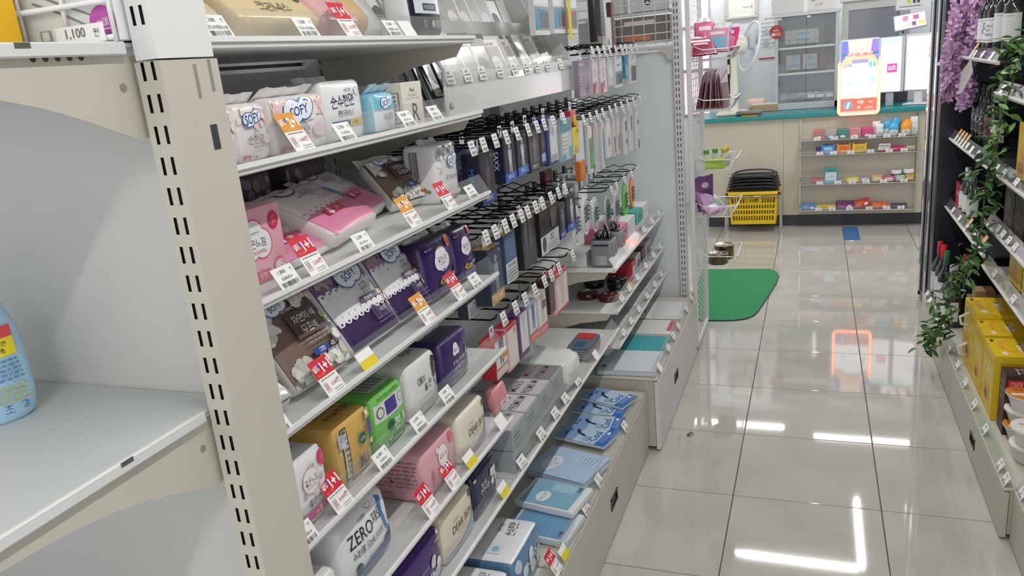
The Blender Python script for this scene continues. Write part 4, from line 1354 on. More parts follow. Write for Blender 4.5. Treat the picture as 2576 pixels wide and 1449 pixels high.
pack('pad_pack', 'white pack with red round stamp at the bottom beside the post', 'sanitary pack', (-0.49, -2.275, Z6), .14, .10, .10, '#e6e6e6',
     [E(.62, .70, .16, .16, '#4a5a88', 18), E(.62, .70, .13, .13, '#eceaea', 18), P([(.5, .8), (.54, .82), (.74, .6), (.7, .58)], '#c8414f'), T('ORIGINAL', .62, .70, .06, '#4a5a88', .2), R(.85, .6, .99, .62, '#7a8ab0'), R(.85, .66, .99, .68, '#7a8ab0')], r=.016)
pack('pad_pack', 'rose pink pack with a green leaf and white flower wreath', 'sanitary pack', (-0.50, -1.778, Z6), .16, .118, .15, '#dfa9b3',
     petals(.34, .48, .70, .88, 10, ['#f0e8e6', '#8aa86a', '#e8dcd8', '#f4f0ee'], .05, 5) + [E(.52, .66, .14, .15, '#f3eeee', 18), T('좋은느낌', .52, .67, .08, '#3a3438', .22), E(.84, .84, .07, .08, '#ee6a7e', 14), T('스마트', .62, .36, .08, '#6a4a54', .24), E(.5, .34, .04, .04, '#4f8a50', 10), E(.2, .40, .035, .035, '#c87f90', 10), E(.2, .28, .035, .035, '#c87f90', 10), E(.2, .52, .035, .035, '#c87f90', 10),
      P([(.2, .02), (1, .06), (1, .16), (.2, .12)], '#dd4f90')],
     side=lines(.1, .82, .9, 7, .08, .02, '#9a6a74', 7) + [R(.1, .05, .5, .2, '#b98a92'), P([(.45, .42), (.52, .42), (.485, .50)], '#7a4a54')], r=.016, seal='low')
dear = lambda c: [P([(.0, .0), (1, .0), (1, .62), (.78, .30), (.45, .15), (0, .17)], c), T('DEAR SKIN', .56, .56, .15, '#4a4438', .66, 0, 0, .12), T('디어스킨', .36, .72, .05, '#6a6458', .24), T('당신을 소중한 피부를 위해', .54, .42, .04, '#8a8474', .6), E(.88, .86, .045, .055, '#5a3f3a', 14)]
pack('pad_pack', 'cream pack reading DEAR SKIN with a lilac lower corner', 'sanitary pack', (-0.49, -1.61, Z6), .15, .122, .12, '#e5dfce', dear('#bfa2cf'), top=[T('DEAR SKIN', .5, .5, .2, '#6a6458', .6, 0, 0, .12)], r=.016)

# ------------------------------------------------ pad bay, lowest raised shelf
Z7 = S7 + .007
pack('pad_pack', 'cream pack reading DEAR SKIN with a pale blue lower corner', 'sanitary pack', (-0.493, -1.74, Z7), .165, .125, .11, '#e2d8c2', dear('#9fbfe0'), r=.014)
pack('pad_pack', 'navy pack with white cotton balls on the lowest raised shelf', 'sanitary pack', (-0.498, -1.568, Z7), .145, .12, .11, '#20274c',
     petals(.68, .2, .98, .72, 9, ['#e8e6e4', '#d6d4d4', '#f2f0ee'], .075, 3, 1.3) + [T('화이트', .38, .66, .1, '#e8eaf2', .3), T('순한수면', .40, .54, .12, '#e8eaf2', .4), T('팬티 오버나이트', .42, .42, .05, '#b8bcd0', .4), E(.08, .9, .05, .03, '#c8ccdc', 10), E(.3, .16, .05, .07, '#c8ccdc', 10), E(.3, .16, .04, .06, '#20274c', 10)], r=.01)
pack('pad_pack', 'dark purple pack with cotton balls at the bottom edge of the picture', 'sanitary pack', (-0.493, -1.94, Z7), .20, .125, .11, '#3d1f6b',
     petals(.72, .15, .98, .55, 8, ['#e8e6e4', '#d6d4d4', '#f2f0ee'], .06, 8, 1.3) + [T('나이트', .6, .30, .16, '#efeaf6', .4), T('팬티형 오버나이트', .5, .55, .06, '#c0a8e0', .5), R(.2, .35, .4, .37, '#c0a8e0'), T('수분홍', .9, .80, .06, '#efeaf6', .2), T('8', .94, .66, .07, '#efeaf6'), E(.95, .93, .04, .03, '#efeaf6', 10)], r=.012)

# ------------------------------------------------ goods on the base under the pad bay
ZB = 0.273
pk = lambda s: petals(.1, .1, .9, .9, 8, ['#dfe7ee', '#c8d4e0'], .1, s)
pack('pad_pack', 'big white gable-topped pack with blue sides on the base deck', 'sanitary pack', (-0.43, -1.50, ZB), .20, .13, .14, '#5f86a8', pk(3) + [T('순수한면', .5, .6, .2, '#e8eef4', .5, 0, .02)], '#5f86a8', top_col='#e6e8ea',
     top=[T('순수한면', .72, .4, .2, '#2a2c30', .3, .1), T('자연 순면', .72, .62, .1, '#3a3c40', .2), R(.14, .35, .34, .6, '#cfe0ea'), E(.24, .48, .06, .05, '#8fb8d4', 12)], r=.016, bulge=.01)
pack('pad_pack', 'second white gable-topped pack at the bottom edge beside the promotion tag', 'sanitary pack', (-0.43, -1.72, ZB), .19, .13, .14, '#4f7a86', pk(5), '#557f8a', top_col='#e6e8ea', top=[T('순수한면', .72, .4, .2, '#8a9aa0', .3), R(.2, .6, .4, .85, '#d8dcde')], r=.016, bulge=.01)
pack('pad_pack', 'pale blue bolster pack lying behind the gable-topped packs', 'sanitary pack', (-0.60, -1.60, ZB), .34, .10, .10, '#b9d3e2', [T('순면', .3, .5, .4, '#2c4a5c', .2)], '#a9c8da', top_col='#c6dbe6', r=.045, bulge=.004, top=bars(.75, .3, .85, .7, '#334', 6, 1))

# ================================================================ hook bay and stationery bay
hk_wire = MB()
hk_wire.tube([(0, 0, 0), (.33, 0, 0), (.345, 0, .006), (.35, 0, .016)], .0026, '#35363a', 'metal', 5)
zig = [(0, 0, .026)]
for q in range(10):
    zig.append((.02 + q * .033, 0, .026 + (.008 if q % 2 else -.004)))
zig += [(.352, 0, .03), (.366, 0, .022)]
hk_tag = MB().tube(zig, .0020, '#3f4044', 'metal', 5)
hk_back = MB().bbox(-.004, .006, -.018, .018, -.012, .04, .002, '#2c2d30', 'plastic')
HW, HT, HB = hk_wire.mesh('hook_wire'), hk_tag.mesh('tag_wire'), hk_back.mesh('hook_base')
PL = {}


def hook_tag(price):
    if price not in PL:
        m = MB()
        w_, h_ = .036, .036

        def S(x, y, o):
            return (.366 + (.9 * o + .0006) + (h_ - y) * .25, x - w_ / 2, -.012 + y)
        m.add([S(0, 0, 0), S(w_, 0, 0), S(w_, h_, 0), S(0, h_, 0)], [(0, 1, 2, 3)], '#f1f1ef', 'paper')
        m.add([S(0, 0, -.0008), S(w_, 0, -.0008), S(w_, h_, -.0008), S(0, h_, -.0008)], [(3, 2, 1, 0)], '#e0e0de', 'paper')
        draw(m, [T(price, .45, .76, .17, '#444444', .6), T('원', .85, .78, .12, '#777777')] + lines(.15, .48, .85, 1, .1, .09, '#777777', len(price)) + bars(.15, .1, .85, .32, '#555555', 12, 3), w_, h_, S, 'paper', .0003, .0001)
        PL[price] = m.mesh('price_tag')
    return PL[price]


PRICES = ['4,300', '6,900', '9,900', '11,800', '3,800', '12,500', '7,900', '5,500', '2,900', '1,500', '8,800', '13,500']


def hook(y, z, row, k):
    ordn = ('first', 'second', 'third', 'fourth', 'fifth', 'sixth', 'seventh', 'eighth', 'ninth', 'tenth', 'eleventh', 'twelfth', 'thirteenth', 'fourteenth', 'fifteenth',
            'sixteenth', 'seventeenth', 'eighteenth', 'nineteenth', 'twentieth')[k]
    t = thing('display_hook', 'wire hook with price tag, ' + ordn + ' from the near end of ' + row, 'hook', (-0.885, y, z), group='price-tagged display hooks')
    link('hook_base', HB, t)
    link('hook_wire', HW, t)
    link('tag_wire', HT, t)
    link('price_tag', hook_tag(PRICES[(k * 5 + len(row)) % 12]), t)
    return t


H2 = [-1.39, -1.317, -1.235, -1.153, -1.068, -0.973, -0.89, -0.82, -0.727, -0.612]
H2B = [-0.364, -0.27, -0.17, -0.077, 0.043, 0.148, 0.261, 0.38, 0.507, 0.662]
H3 = [-1.359, -1.296, -1.222, -1.16, -1.091, -1.036, -0.964, -0.899, -0.811, -0.729, -0.652]
H3B = [-0.328, -0.008, 0.086, 0.24, 0.39, 0.542]
H4 = [-1.297, -1.203, -1.122, -1.032, -0.939, -0.87, -0.784, -0.619]
H0 = [-0.18, -0.09, 0.0, 0.09, 0.198, 0.31, 0.400, 0.512, 0.627]
for nm, ys, z in (('the blue underwear row', H2, 1.415), ('the pen row', H2B, 1.385), ('the dark underwear row', H3, 1.185), ('the cable row', H3B, 1.065),
                  ('the pink stocking row', H4, 0.945), ('the battery row', H0, 1.62)):
    for k, y in enumerate(ys):
        hook(y, z, nm, k)


def hang(name, label, cat, y, z, w, h, d, col, ops=(), side=(), x=-0.532, tab=None, wrap=True, group=None, **kw):
    """a boxed product hanging from a hook whose wire is at height z"""
    t = carton(name, label, cat, (x, y, z - .028 - h), w, h, d, col, ops, side, wrap=wrap, group=group, **kw)
    m = MB()
    tc_ = tab or '#dfe6ea'
    for q in ((-.014, -.006, 0, .03), (.006, .014, 0, .03), (-.006, .006, 0, .012), (-.006, .006, .024, .03)):
        m.box(q[0], q[1], d * .5 - .0006, d * .5 + .0006, h + q[2], h + q[3], tc_, 'plastic')
    m.build('hang_tab', t)
    return t


def man(c1, c2, foot, word="MEN'S"):
    return [R(.05, .05, .95, .95, c1), E(.55, .78, .10, .11, c2, 12), P([(.38, .70), (.72, .70), (.66, .40), (.44, .40)], c2), P([(.44, .40), (.55, .40), (.52, .16), (.44, .16)], c2), P([(.57, .40), (.66, .40), (.68, .16), (.60, .16)], c2),
            R(0, 0, 1, .2, foot), T(word, .5, .11, .1, '#e6edf5', .8), T('95', .85, .9, .06, '#c8d4e4')]


NAVY = '#141c38'
vert = lambda s, c: [T(s, .5, .5, .12, c, None, -1.57, .01)]
hang('underwear_box', 'near-black boxed underwear with vertical blue lettering, nearest on the blue row', 'boxed underwear', -1.27, 1.425, .095, .135, .05, NAVY, man('#2a2c3c', '#5a4f58', '#1d3f86'), vert("MEN'S", '#3f7fd0'))
hang('underwear_box', 'greyish clear-topped boxed underwear with a bright blue foot on the blue row', 'boxed underwear', -1.205, 1.44, .06, .14, .05, '#5f6f8a', man('#6f7f98', '#8f9cb0', '#2458b8'), vert('SXXX', '#9fb4d8'), x=-.60)
hang('underwear_box', 'navy boxed underwear with a pale figure, third on the blue row', 'boxed underwear', -1.10, 1.445, .09, .125, .045, NAVY, man('#0f1730', '#c8ccd8', '#1f56c0'), vert('SAXX', '#c8d4e8'))
hang('underwear_box', 'navy boxed underwear with a pale figure, fourth on the blue row', 'boxed underwear', -0.995, 1.447, .09, .125, .045, NAVY, man('#101a36', '#d0d4dc', '#2a6ad4'), vert('SAXX', '#c8d4e8'))
hang('underwear_box', 'black boxed underwear with a brownish print past the two figure boxes', 'boxed underwear', -0.885, 1.455, .10, .14, .045, '#0f1020', man('#4a4a58', '#807880', '#23242c'), wrap=True)
hang('underwear_box', 'slim purple boxed underwear beside the royal blue box', 'boxed underwear', -0.80, 1.445, .05, .125, .045, '#1c1838', [T('LUVEN', .5, .6, .1, '#a884c0', None, -1.57), R(.1, .1, .9, .3, '#8fc0d8')])
hang('underwear_box', 'royal blue boxed underwear with a white front panel', 'boxed underwear', -0.70, 1.46, .11, .15, .05, '#1f2c7e', [R(.25, .05, .98, .97, '#dfe3ea'), E(.6, .7, .1, .14, '#b8bcc8', 12), R(.3, .06, .9, .2, '#a8b0bc')])
hang('insole_pack', 'teal topped clear packet hanging beside the yellow carton', 'packet', -0.535, 1.44, .12, .14, .03, '#c9d6d8', [R(0, .68, 1, 1, '#2f9fae'), R(.08, .2, .55, .66, '#e2e6e6'), R(.7, .05, 1, .3, '#56b4cf'), R(0, 0, .3, .16, '#56b4cf')] + lines(.12, .55, .5, 4, .09, .02, '#9aa', 2), top_col='#2f9fae')
hang('mask_carton', 'yellow carton with a black and yellow badge, after the teal packet', 'carton', -0.42, 1.42, .085, .115, .05, '#e0d15a', [R(.55, .55, .95, .85, '#f0c814'), T('OK', .75, .7, .12, '#222222'), R(.2, .05, .7, .25, '#c8a89a')], wrap=False)
hang('tool_card', 'red and yellow blister card above the yellow carton', 'packet', -0.44, 1.46, .07, .06, .02, '#c8343c', [R(.5, .1, 1, .7, '#e8c02a')])
hang('tool_card', 'orange blister card peeping out below the yellow carton', 'packet', -0.36, 1.27, .07, .07, .02, '#d9731e', [E(.5, .5, .3, .3, '#e8892e')])
hang('tool_card', 'dark red blister card hanging low behind the teal packet', 'packet', -0.56, 1.27, .08, .06, .02, '#5a2730', [E(.5, .5, .3, .2, '#7a3c40')], x=-.6)
hang('underwear_box', 'blue boxed underwear deeper on the blue row above the hooks', 'boxed underwear', -1.16, 1.425, .08, .10, .04, '#1c3f8a', [], x=-.72)

# dark row
GOLD = '#b08a4a'
tr = lambda: [R(0, .0, 1, .42, '#d3d9dc'), T("MEN'S", .62, .34, .07, '#22262c', .5, 0, .01), T('TRUNK', .62, .25, .07, '#22262c', .5, 0, .01), E(.18, .22, .10, .13, '#2c3038', 12)] + lines(.35, .16, .92, 3, .05, .016, '#7a828a', 2)
dr = lambda: [R(0, 0, 1, .42, '#cfd6da'), T('DRAWERS', .55, .34, .07, '#22262c', .7, 0, .01)] + lines(.1, .24, .92, 4, .06, .02, '#5a626a', 2)
hang('underwear_box', 'gold topped boxed underwear nearest on the dark row', 'boxed underwear', -1.28, 1.175, .095, .155, .05, '#2f3a4c', man('#39485e', '#8fa0b4', '#c8a054', 'TRUNK'), top_col=GOLD)
hang('underwear_box', 'gold topped boxed underwear with denim print, second on the dark row', 'boxed underwear', -1.16, 1.185, .09, .14, .05, '#38506e', [R(.05, .45, .95, .95, '#4f6f98')] + dr(), top_col=GOLD)
hang('underwear_box', 'tall black boxed underwear in the middle of the dark row', 'boxed underwear', -1.0, 1.2, .12, .155, .05, '#23242a', [R(.05, .05, .95, .95, '#2c2d36'), P([(.2, .9), (.4, .9), (.3, .3)], '#6a6a72'), P([(.5, .9), (.8, .9), (.6, .2)], '#54545c')], top_col='#8f7a50')
hang('underwear_box', 'wide brown-black boxed underwear with a pale TRUNK panel', 'boxed underwear', -0.80, 1.185, .19, .14, .05, '#1d1416', tr() + [P([(.55, .95), (.9, .95), (.8, .5), (.6, .5)], '#5a5458')], top_col='#7a6338')
hang('underwear_box', 'slim dark boxed underwear next to the wide TRUNK box', 'boxed underwear', -0.655, 1.17, .07, .12, .045, '#23283a', man('#2a3048', '#8a90a0', '#2a4f9a'))
hang('underwear_box', 'navy boxed underwear with bright blue foot at the far end of the dark row', 'boxed underwear', -0.545, 1.18, .12, .125, .045, NAVY, man('#101a36', '#d0d4dc', '#2a6ad4'), vert('SAXX', '#c8d4e8'))
hang('underwear_box', 'grey carded underwear hanging low under the gold topped boxes', 'boxed underwear', -1.33, 1.10, .10, .10, .03, '#4a5058', dr(), x=-.58)

# pink row
leg = lambda c, f: [R(.05, .25, .95, .95, '#e9e6e4'), P([(.35, .95), (.75, .95), (.66, .3), (.56, .3), (.54, .7), (.48, .3), (.40, .3)], c), R(0, 0, 1, .22, f), T('STOCKING', .5, .11, .08, '#f4eeee', .8)]
hang('stocking_box', 'pink and white stocking box standing apart at the far end of the pink row', 'stocking box', -0.72, .95, .14, .135, .045, '#e9b8c4', [R(.1, .08, .92, .9, '#e4dcd4'), P([(.3, .9), (.7, .9), (.6, .15), (.45, .15)], '#cfc4b8'), R(0, .9, 1, 1, '#c8243e'), R(0, 0, 1, .06, '#c8243e')], top_col='#c4203c')
hang('stocking_box', 'white stocking box with an orange-pink foot and a black 5X badge', 'stocking box', -0.935, .94, .085, .135, .04, '#ded8d2', leg('#c8bdb2', '#e06070') + [R(.5, .6, .9, .78, '#2a2828'), T('5X', .7, .69, .1, '#d8c46a')])
hang('stocking_box', 'stocking box with blue legs and an orange foot', 'stocking box', -1.025, .935, .075, .12, .04, '#a9b4c8', leg('#4f6fa8', '#e0622e'))
hang('stocking_box', 'purple edged white stocking box', 'stocking box', -1.115, .935, .085, .135, .04, '#5a2a72', [R(.2, .12, .95, .98, '#e4e2e8'), P([(.35, .9), (.7, .9), (.6, .3)], '#cfcad6')])
hang('stocking_box', 'pink stocking box with a red top between purple and blue-legged boxes', 'stocking box', -1.21, .93, .085, .13, .04, '#e6b4c0', [R(.08, .06, .95, .9, '#e8ddd8'), R(0, .92, 1, 1, '#c8243e'), E(.75, .82, .1, .1, '#e08090', 12)], top_col='#c4203c')
hang('stocking_box', 'red and white stocking box with an orange sticker, nearest in the pink row', 'stocking box', -1.30, .925, .09, .11, .045, '#c8303e', leg('#3f5f88', '#d9c8c8') + [R(.55, .4, 1, .52, '#e08a1e')])
hang('stocking_box', 'small dark red boxed stockings behind the price tags of the pink row', 'stocking box', -0.83, .95, .06, .11, .04, '#3a1a24', [R(.1, .1, .9, .9, '#4a2430')])
pack('sock_packet', 'pink clear packet of socks under the purple edged box', 'packet', (-.52, -1.34, .70), .09, .07, .03, '#d98f98', [R(.2, .1, .9, .4, '#efd8d8'), T('FINITY', .55, .25, .12, '#5a2a34', .6)], lean=.2)

# white stocking tray
t = thing('display_tray', 'white stepped acrylic tray of flat stocking packets beside the top shelf', 'tray', (-0.565, -0.86, 1.50), (0, 0, LROT))
L = 1.08
MB().prism([(0, 0), (0.0, .10), (.006, .104), (.006, .012), (.14, .02), (.30, .20), (.305, .20), (.30, .0)], 0, -L / 2, L / 2, '#e2e1df', 'gloss').build('tray_body', t)
MB().tube([(-L / 2 - .004, -.002, .002), (-L / 2 - .004, -.002, .11), (-L / 2 - .004, .05, .19), (-L / 2 - .004, .12, .225), (-L / 2 - .004, .17, .33), (-L / 2 - .004, .31, .36), (-L / 2 - .004, .31, .0)], .005, '#dcdbd8', 'gloss', 6, True).build('side_frame', t)
for sx in (1,):
    MB().prism([(-.004, -.004), (-.004, .112), (.05, .19), (.12, .225), (.17, .33), (.31, .36), (.31, -.004)], 0, sx * (L / 2 + .004) - .004, sx * (L / 2 + .004) + .004, '#dcdbd8', 'gloss').build('side_panel', t)
MB().prism([(-.004, .072), (.008, .122), (.010, .122), (-.002, .072)], 0, -L / 2, L / 2, '#e6ecee', 'acrylic').build('price_rail', t)
MB().prism([(.145, .15), (.155, .245), (.158, .245), (.148, .15)], 0, -L / 2, L / 2, '#e4e3e1', 'gloss').build('tier_front', t)
for k, a in enumerate((-.51, -.40, -.30, -.17, -.05, .06, .16, .27, .42)):
    m = MB()
    w_, h_ = .05, .036

    def S(x, y, o):
        return (x - w_ / 2, -.0055 + .235 * y - .97 * o, .076 + .97 * y + .23 * o)
    m.add([S(0, 0, 0), S(w_, 0, 0), S(w_, h_, 0), S(0, h_, 0)], [(0, 1, 2, 3)], '#f1f1ef', 'paper')
    draw(m, [T(('1,500', '1,600', '1,300', '4,500', '4,500', '4,500', '2,500', '4,000', '3,500')[k], .42, .74, .2, '#444444', .6)] + lines(.15, .45, .85, 1, .1, .1, '#888888', k) + bars(.15, .1, .85, .3, '#555555', 12, k), w_, h_, S, 'paper', .0004, .0001)
    m.build('price_tag', t, (a, 0, 0))
TC = ['#2b2f3d', '#dfe0e2', '#c9ccd0', '#3a3f48', '#e6e4e0', '#b8b9bd', '#d6cfc6', '#cfd4da', '#8c8a8c', '#e3dfd8', '#e9e8e6', '#a9a7a6']
rg_ = random.Random(4)
ORD = ('first', 'second', 'third', 'fourth', 'fifth', 'sixth', 'seventh', 'eighth', 'ninth', 'tenth', 'eleventh', 'twelfth', 'thirteenth', 'fourteenth', 'fifteenth', 'sixteenth', 'seventeenth', 'eighteenth', 'nineteenth', 'twentieth', 'twenty-first', 'twenty-second')
CN = {'#2b2f3d': 'navy', '#dfe0e2': 'white', '#c9ccd0': 'silver', '#3a3f48': 'charcoal', '#e6e4e0': 'ivory', '#b8b9bd': 'grey', '#d6cfc6': 'beige', '#cfd4da': 'pale blue', '#8c8a8c': 'taupe', '#e3dfd8': 'cream', '#e9e8e6': 'chalk white', '#a9a7a6': 'stone grey'}


def packet(y, x, z, c, label, w=.10, h=.15, lean=.5, yaw=0.0):
    t = thing('stocking_packet', label, 'packet', (x, y, z + .004), (-lean, 0, LROT + yaw), 'flat stocking packets in the tray')
    MB().bbox(-w / 2, w / 2, 0, .007, 0, h, .002, c, 'plastic').build('card', t)
    m = MB()
    draw(m, [R(.12, .1, .88, .85, '#eceae7' if c[1] in '23' else '#b5b3b2'), E(.5, .45, .28, .36, c, 14), T('SATIN', .5, .9, .06, '#77797c', .6)] + lines(.3, .2, .7, 2, .06, .02, '#8a8c90', 2), w, h, lambda x_, y_, o: (x_ - w / 2, -o, y_), 'filmprint', .0005)
    m.build('card_print', t)
    return t


for k in range(18):
    c = TC[(k * 7 + (k // 3)) % 12]
    packet(-1.34 + k * .056, -.59 - .012 * (k % 2), 1.53, c, CN[c] + ' flat packet, ' + ORD[k] + ' from the near end of the tray\'s lower tier', .085 + .02 * rg_.random(), .165 + .03 * rg_.random(), .42, -.28 + .1 * rg_.random())
for k in range(11):
    c = TC[(k * 5 + 3) % 12]
    packet(-1.32 + k * .09, -.73, 1.66, c, CN[c] + ' flat packet, ' + ORD[k] + ' from the near end of the tray\'s upper tier',   .10, .20, .35, -.2 + .1 * rg_.random())
for k in range(5):
    c = ('#20263a', '#3a3d44', '#2c3040', '#55565c', '#c9cacc')[k]
    packet(-1.375 + k * .014, -.56 - .035 * k, 1.515, c, ('navy', 'dark grey', 'ink blue', 'mid grey', 'pale grey')[k] + ' flat packet squeezed at the near end of the tray beside the ivory box', .02, .19, .35)

# batteries and blister cards
bat = lambda c: [R(0, .55, 1, 1, '#e6e9ea'), T('Energizer', .5, .72, .13, '#1c1e22', .86, .12, .015, .2), T('AAA+', .3, .92, .06, '#3f9fc0'), R(.02, .1, .98, .52, '#8f9498'), P([(.0, .1), (.3, .1), (.45, .48), (.15, .48)], c)] + [R(.36 + .15 * i, .14, .46 + .15 * i, .46, '#4a4d52') for i in range(4)] + [R(.36 + .15 * i, .40, .46 + .15 * i, .46, '#c8303c' if c[1] == 'c' else '#2f8fb4') for i in range(4)]
for k, (y, z, c, lb) in enumerate(((-0.62, 1.885, '#2f8fb4', 'large battery card with a blue corner nearest the tray'), (-0.42, 1.89, '#2f8fb4', 'battery card with a blue corner beside the yellow strip'),
                                   (-0.28, 1.89, '#c8303c', 'battery card with a red corner beyond the yellow strip'))):
    hang('battery_card', lb, 'battery pack', y, z, .15, .17, .02, '#dfe3e4', bat(c), x=-.56, wrap=True)
t = tag(MB().bbox(-.018, .018, 0, .0015, 0, .20, .0004, '#e2c61e', 'paper').build('yellow_strip', None, (-.545, -.35, 1.672), (0, 0, LROT)), 'yellow hanging strip between the battery cards', 'strip')
lens = lambda: [R(0, 0, 1, 1, '#d8d3dc'), R(0, 0, .4, .3, '#c84450'), E(.5, .6, .2, .2, '#8a7a9a', 12), E(.5, .6, .15, .15, '#d8d3dc', 12), E(.55, .25, .16, .18, '#8a90a8', 12)]
for k, (y, w, h, c, ops, lb) in enumerate((
        (-.26, .15, .13, '#8b8492', [R(.1, .85, .5, .92, '#b8b4be'), R(.6, .08, .85, .25, '#5a5660')] + lines(.1, .6, .9, 6, .07, .025, '#a8a4b0', 2), 'grey back-facing blister card nearest in the battery row'),
        (-.10, .08, .13, '#d8d3dc', lens(), 'lilac blister card with oval lenses and a red corner'),
        (.03, .10, .135, '#d8d3dc', lens(), 'wide lilac blister card with oval lenses'),
        (.16, .09, .115, '#cfccd4', [E(.5, .5, .3, .3, '#e9e6f2', 12)], 'pale blister card with a pear shaped bubble'),
        (.31, .13, .13, '#dfe3e4', bat('#2f8fb4'), 'battery card with a teal corner at the middle of the battery row'),
        (.47, .06, .10, '#2f8fb4', [R(.1, .1, .9, .6, '#9fb4bc')], 'slim teal battery card'),
        (.60, .16, .13, '#cfd2d4', [R(0, .7, 1, 1, '#dfe3e4'), T('Energizer', .5, .85, .1, '#2c2e32', .8, .1, 0, .2)] + [R(.3 + .11 * i, .1, .38 + .11 * i, .62, '#55585e') for i in range(6)], 'battery card with six slim dark cells at the far end'))):
    hang('blister_card', lb, 'blister card', y, 1.625, w, h, .02, c, ops)
for k, (y, z, w, h, c, lb) in enumerate(((.02, 1.87, .06, .16, '#4a464c', 'dark grey cable card hanging above the battery row'), (.10, 1.86, .05, .17, '#2f2c34', 'black cable card hanging above the battery row'),
                                         (.20, 1.84, .05, .20, '#5a2836', 'maroon slim packet hanging above the battery row'), (.30, 1.87, .09, .17, '#e2e2e0', 'white earphone carton with vertical lettering'),
                                         (.12, 1.78, .09, .12, '#dcdad6', 'white instruction card with a barcode above the battery row'))):
    hang('accessory_card', lb, 'blister card', y, z, w, h, .02, c, [T('EARPHONES', .5, .5, .06, '#3a3a3a', None, -1.57)] if k == 3 else lines(.1, .8, .9, 5, .12, .03, '#77747a', k) if k < 3 else bars(.1, .1, .5, .3, '#444', 8, 2), x=-.52 - .05 * (k % 2))

# pens and stationery cards
PENS = ((-.20, .05, .18, '#e6e7e6', [R(.1, .1, .45, .75, '#2f9f4a'), R(.55, .1, .9, .75, '#3fae58')], 'pair of bright green pens on a white card'),
        (-.09, .03, .19, '#e1e3e4', [R(.1, .05, .5, .9, '#a8acb0')], 'slim grey refill packet beside the green pens'),
        (.0, .03, .19, '#dfe2e6', [R(.4, .12, .85, .85, '#2f6fa8'), R(.4, .05, .85, .14, '#e8b81c')], 'blue pencil packet with a yellow foot'),
        (.10, .07, .16, '#e8e8ea', [E(.5, .4, .3, .6, '#cfdcea', 12), R(.3, .3, .7, .5, '#6f9fd0')], 'clear correction tape packet'),
        (.20, .03, .17, '#ded8d6', [R(.3, .1, .8, .5, '#7a2a34')], 'slim packet with a dark red pen'),
        (.28, .03, .17, '#e0dcda', [R(.3, .1, .8, .5, '#8a3038')], 'slim packet with a crimson pen'),
        (.43, .045, .19, '#e9e9e9', [R(.2, .05, .8, .95, '#dcdcdc'), R(.2, .55, .8, .78, '#2a2c30'), R(.2, .25, .8, .35, '#5a2a30')], 'white marker with a black cap, first of the three far markers'),
        (.55, .045, .19, '#e9e9e9', [R(.2, .05, .8, .95, '#e4e4e4'), R(.25, .5, .75, .85, '#1c1e22'), T('MARKER', .5, .3, .05, '#333333', None, -1.57)], 'white marker with a long black cap, middle of the three far markers'),
        (.70, .045, .20, '#e9e9e9', [R(.2, .05, .8, .95, '#e4e4e4'), R(.2, .60, .8, .7, '#1c1e22'), R(.2, .02, .8, .22, '#2a2c30')], 'white marker with a black foot, last of the three far markers'))
for y, w, h, c, ops, lb in PENS:
    hang('pen_packet', lb, 'pen packet', y, 1.38, w, h, .014, c, ops, x=-.54)


def oval(name, label, y, z, w, h, c, inner, x=-.54):
    t = thing(name, label, 'packet', (x, y, z), (0, 0, LROT))
    for nm, k, cc, o in (('card', 1.0, c, 0), ('card_print', .78, inner, .004)):
        m = MB()
        n_ = 20
        vs = []
        for yy in (-.002 - o, .002 - o if not o else -.002):
            vs += [(w / 2 * k * math.cos(2 * math.pi * i / n_), yy, -h / 2 + h / 2 * k * math.sin(2 * math.pi * i / n_)) for i in range(n_)]
        m.add(vs, [list(range(n_)), list(range(n_, 2 * n_))[::-1]] + [(i, n_ + i, n_ + (i + 1) % n_, (i + 1) % n_) for i in range(n_)], cc, 'plastic')
        m.build(nm, t)
    m = MB()
    for q in range(4):
        m.tube([(-w * .28, -.008, -h * (.35 + .1 * q)), (0, -.010, -h * (.28 + .1 * q)), (w * .28, -.008, -h * (.35 + .1 * q))], .0025, '#3f4448', 'plastic', 5)
    m.build('cable_coil', t)
    return t


oval('cable_card', 'white oval cable packet with a striped coil, lower of the two beside the TRUNK box', -.47, 1.10, .11, .15, '#e8e9ea', '#ccd4d8')
oval('cable_card', 'white oval cable packet with a striped coil, upper of the two', -.34, 1.12, .11, .16, '#e8e9ea', '#ccd4d8')
oval('cable_card', 'clear oval cable packet past the striped coils', -.20, 1.08, .10, .14, '#d9dcde', '#aeb6ba')
oval('cable_card', 'clear oval cable packet with a black plug', .0, 1.05, .09, .15, '#d5d9db', '#70777c')
oval('cable_card', 'grey oval charger packet beside the green one', .16, 1.04, .10, .16, '#dfe2e4', '#9aa2a8')
oval('cable_card', 'bright green oval charger packet', .33, 1.05, .11, .18, '#4fb03a', '#8fd070')
oval('cable_card', 'orange oval charger packet at the end of the cable row', .48, 1.05, .10, .17, '#d9772a', '#eab070')
for k in range(6):
    y = -.30 + k * .075
    hang('cable_box', ORD[k] + ' green-grey cable carton standing in the back of the cable row', 'blister card', y, 1.17 + .004 * k, .06, .05, .10, ('#4f6f66', '#a9b4b4', '#5f7f74', '#c4caca', '#88969a', '#4f6a60')[k], [R(.1, .2, .9, .8, '#dfe4e2')], x=-.60, wrap=False)

